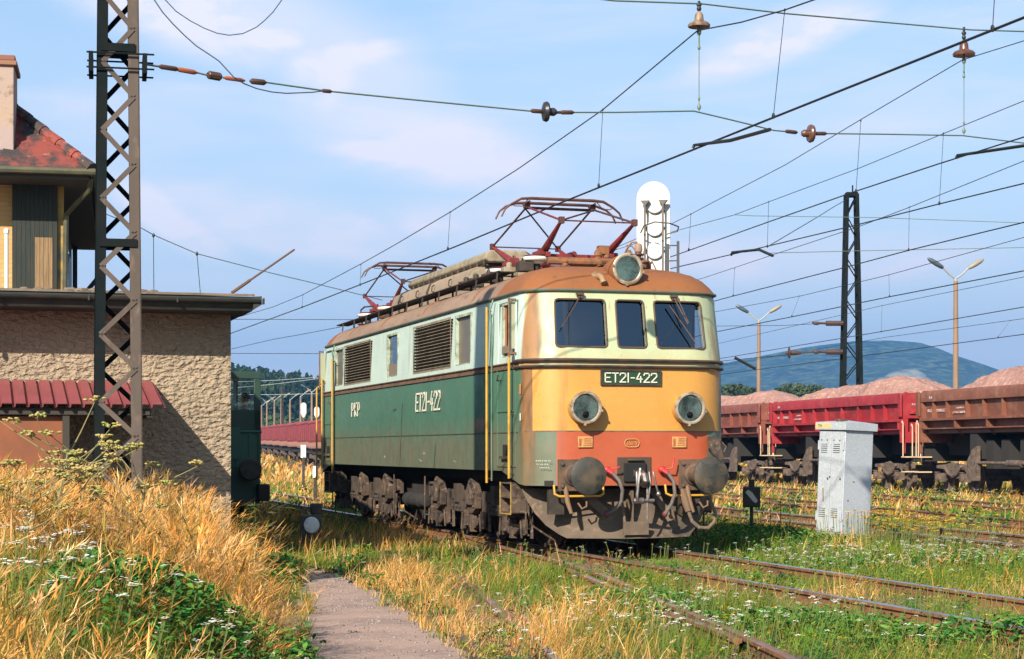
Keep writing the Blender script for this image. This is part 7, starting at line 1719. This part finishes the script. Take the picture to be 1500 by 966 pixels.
fl('yellow_flowers', 110, -.6, 24, 1.6, 2.2, .15, .34, .02, YE, 'yellow flowers in the grass beside the locomotive bogies', 83)
# tall dill-like plants standing before the mast
def umbel_plant(px, pyb, d, ht, label, seed, spread_=1.):
    rg_ = random.Random(seed); x = (px - CX) * d / F; z0_ = gz1(x, d); r = empty('umbel_plant', (x, d, z0_), 0, label, 'wild plant', 'tall umbel plants on the left bank'); m = MB(); heads = MB(); top = (ht * .06, 0, ht * .7); stem_top = Vector((ht * .10, 0, ht * .72))
    m.tube([(0, 0, 0), (ht * .03, 0, ht * .35), tuple(stem_top)], [.011, .008, .006], 6)
    for k in range(13):
        t = rg_.uniform(.5, 1); b = Vector((ht * .10 * t, 0, ht * .72 * t)); a = rg_.uniform(0, 2 * pi); L_ = ht * rg_.uniform(.16, .36) * spread_; e = b + Vector((cos(a) * L_, sin(a) * L_ * .6, L_ * rg_.uniform(.4, 1.0)))
        m.tube([tuple(b), tuple(b.lerp(e, .5) + Vector((0, 0, -.01))), tuple(e)], [.006, .004, .003], 5)
        for j in range(14):
            a2 = rg_.uniform(0, 2 * pi); q = e + Vector((cos(a2) * rg_.uniform(.01, .07), sin(a2) * rg_.uniform(.01, .07), rg_.uniform(.015, .045))); m.tube([tuple(e), tuple(q)], .0018, 3); heads.ell(q, (rg_.uniform(.010, .018),) * 2 + (.008,), 6, 4, 0, .2)
    m.build('stem', mat('umbel_stem', (.26, .22, .09), .8), r); hq_ = heads.build('flower_heads', mat('umbel_heads', (.50, .34, .12), .85, col2=(.30, .34, .07), scale=9), r); hq_['kind'] = 'stuff'
umbel_plant(70, 700, 12.2, 1.35, 'tall branching umbel plant at the left, tallest before the orange panel', 1, 1.2)
umbel_plant(105, 700, 12.8, 1.25, 'umbel plant just left of the lattice mast', 2)
umbel_plant(190, 700, 13.2, 1.15, 'pale umbel plant in front of the right leg of the mast', 3, 1.2)
umbel_plant(28, 700, 11.8, 1.0, 'lower umbel plant at the far left edge', 4)
# leafy shoots by the vehicle, dry stalks right of the locomotive
def shoot(px, d, ht, label, seed, cols, w_=.05):
    rg_ = random.Random(seed); x = (px - CX) * d / F; r = empty('leafy_weed', (x, d, gz1(x, d)), 0, label, 'weed'); m = MB(); m.tube([(0, 0, 0), (.02, 0, ht * .5), (.0, 0, ht)], [.01, .007, .004], 5); m.build('stem', m_grass if 0 else mat('weed_stem', (.12, .14, .05), .8), r); m = MB()
    for k in range(26):
        z = ht * rg_.uniform(.25, 1.0); a = rg_.uniform(0, 2 * pi); L_ = w_ * rg_.uniform(.6, 1.5); c = Vector((cos(a), sin(a), rg_.uniform(-.1, .5))) * L_; s = Vector((-sin(a), cos(a), 0)) * L_ * .35; b = Vector((0, 0, z)); m.add([b, b + c * .5 + s, b + c, b + c * .5 - s], [(0, 1, 2, 3)])
    m.build('leaves', mat('weed_leaf', cols, .7), r, smooth=False)
shoot(373, 21.5, .95, 'bright green leafy shoot in front of the green rail vehicle', 5, (.10, .24, .04), .09); shoot(292, 20.5, .9, 'reddish dry weed against the plaster wall', 6, (.36, .16, .05), .07)
for i, (px, d) in enumerate(((1127, 31), (1142, 31.5), (1156, 32))):
    shoot(px, d, (.75, .9, .7)[i], ('dry brown stalk just right of the small black signal', 'middle dry brown stalk between the small black signal and the cabinet', 'dry brown stalk nearest to the grey cabinet')[i], 8 + i, (.14, .09, .04), .06)
# ---------------------------------------------------------------- haze
HAZE = True
if HAZE:
    hm = bpy.data.materials.new('air_haze'); hm.use_nodes = True; t = hm.node_tree; t.nodes.clear(); v = t.nodes.new('ShaderNodeVolumePrincipled'); v.inputs['Color'].default_value = (.14, .48, 1.0, 1); v.inputs['Density'].default_value = .00019; v.inputs['Anisotropy'].default_value = .2
    o = t.nodes.new('ShaderNodeOutputMaterial'); t.links.new(v.outputs[0], o.inputs['Volume'])
    b = MB(); b.bb((-2600, -60, -6), (2600, 5400, 330)); hz = b.build('haze', hm, smooth=False); tag(hz, 'thin blue summer haze over the valley', kind='stuff')

pm = bpy.data.materials.new('steam'); pm.use_nodes = True; t = pm.node_tree; t.nodes.clear(); v = t.nodes.new('ShaderNodeVolumePrincipled'); v.inputs['Color'].default_value = (.95, .95, .97, 1); v.inputs['Density'].default_value = .22
o = t.nodes.new('ShaderNodeOutputMaterial'); t.links.new(v.outputs[0], o.inputs['Volume'])
b = MB(); q = P(1318, 560, 260)
for dx, dz, r_ in ((0, 0, 1.9), (-2.0, -.6, 1.6), (1.6, .5, 1.7), (2.6, -.2, 1.5), (-4.0, -.9, 1.2)): b.ell((q.x + dx, q.y, q.z + dz), (r_ * 1.3, r_, r_ * .85), 16, 10, 0, .12)
tag(b.build('steam', pm), 'small white puff of steam above the gravel in front of the mountain', kind='stuff')
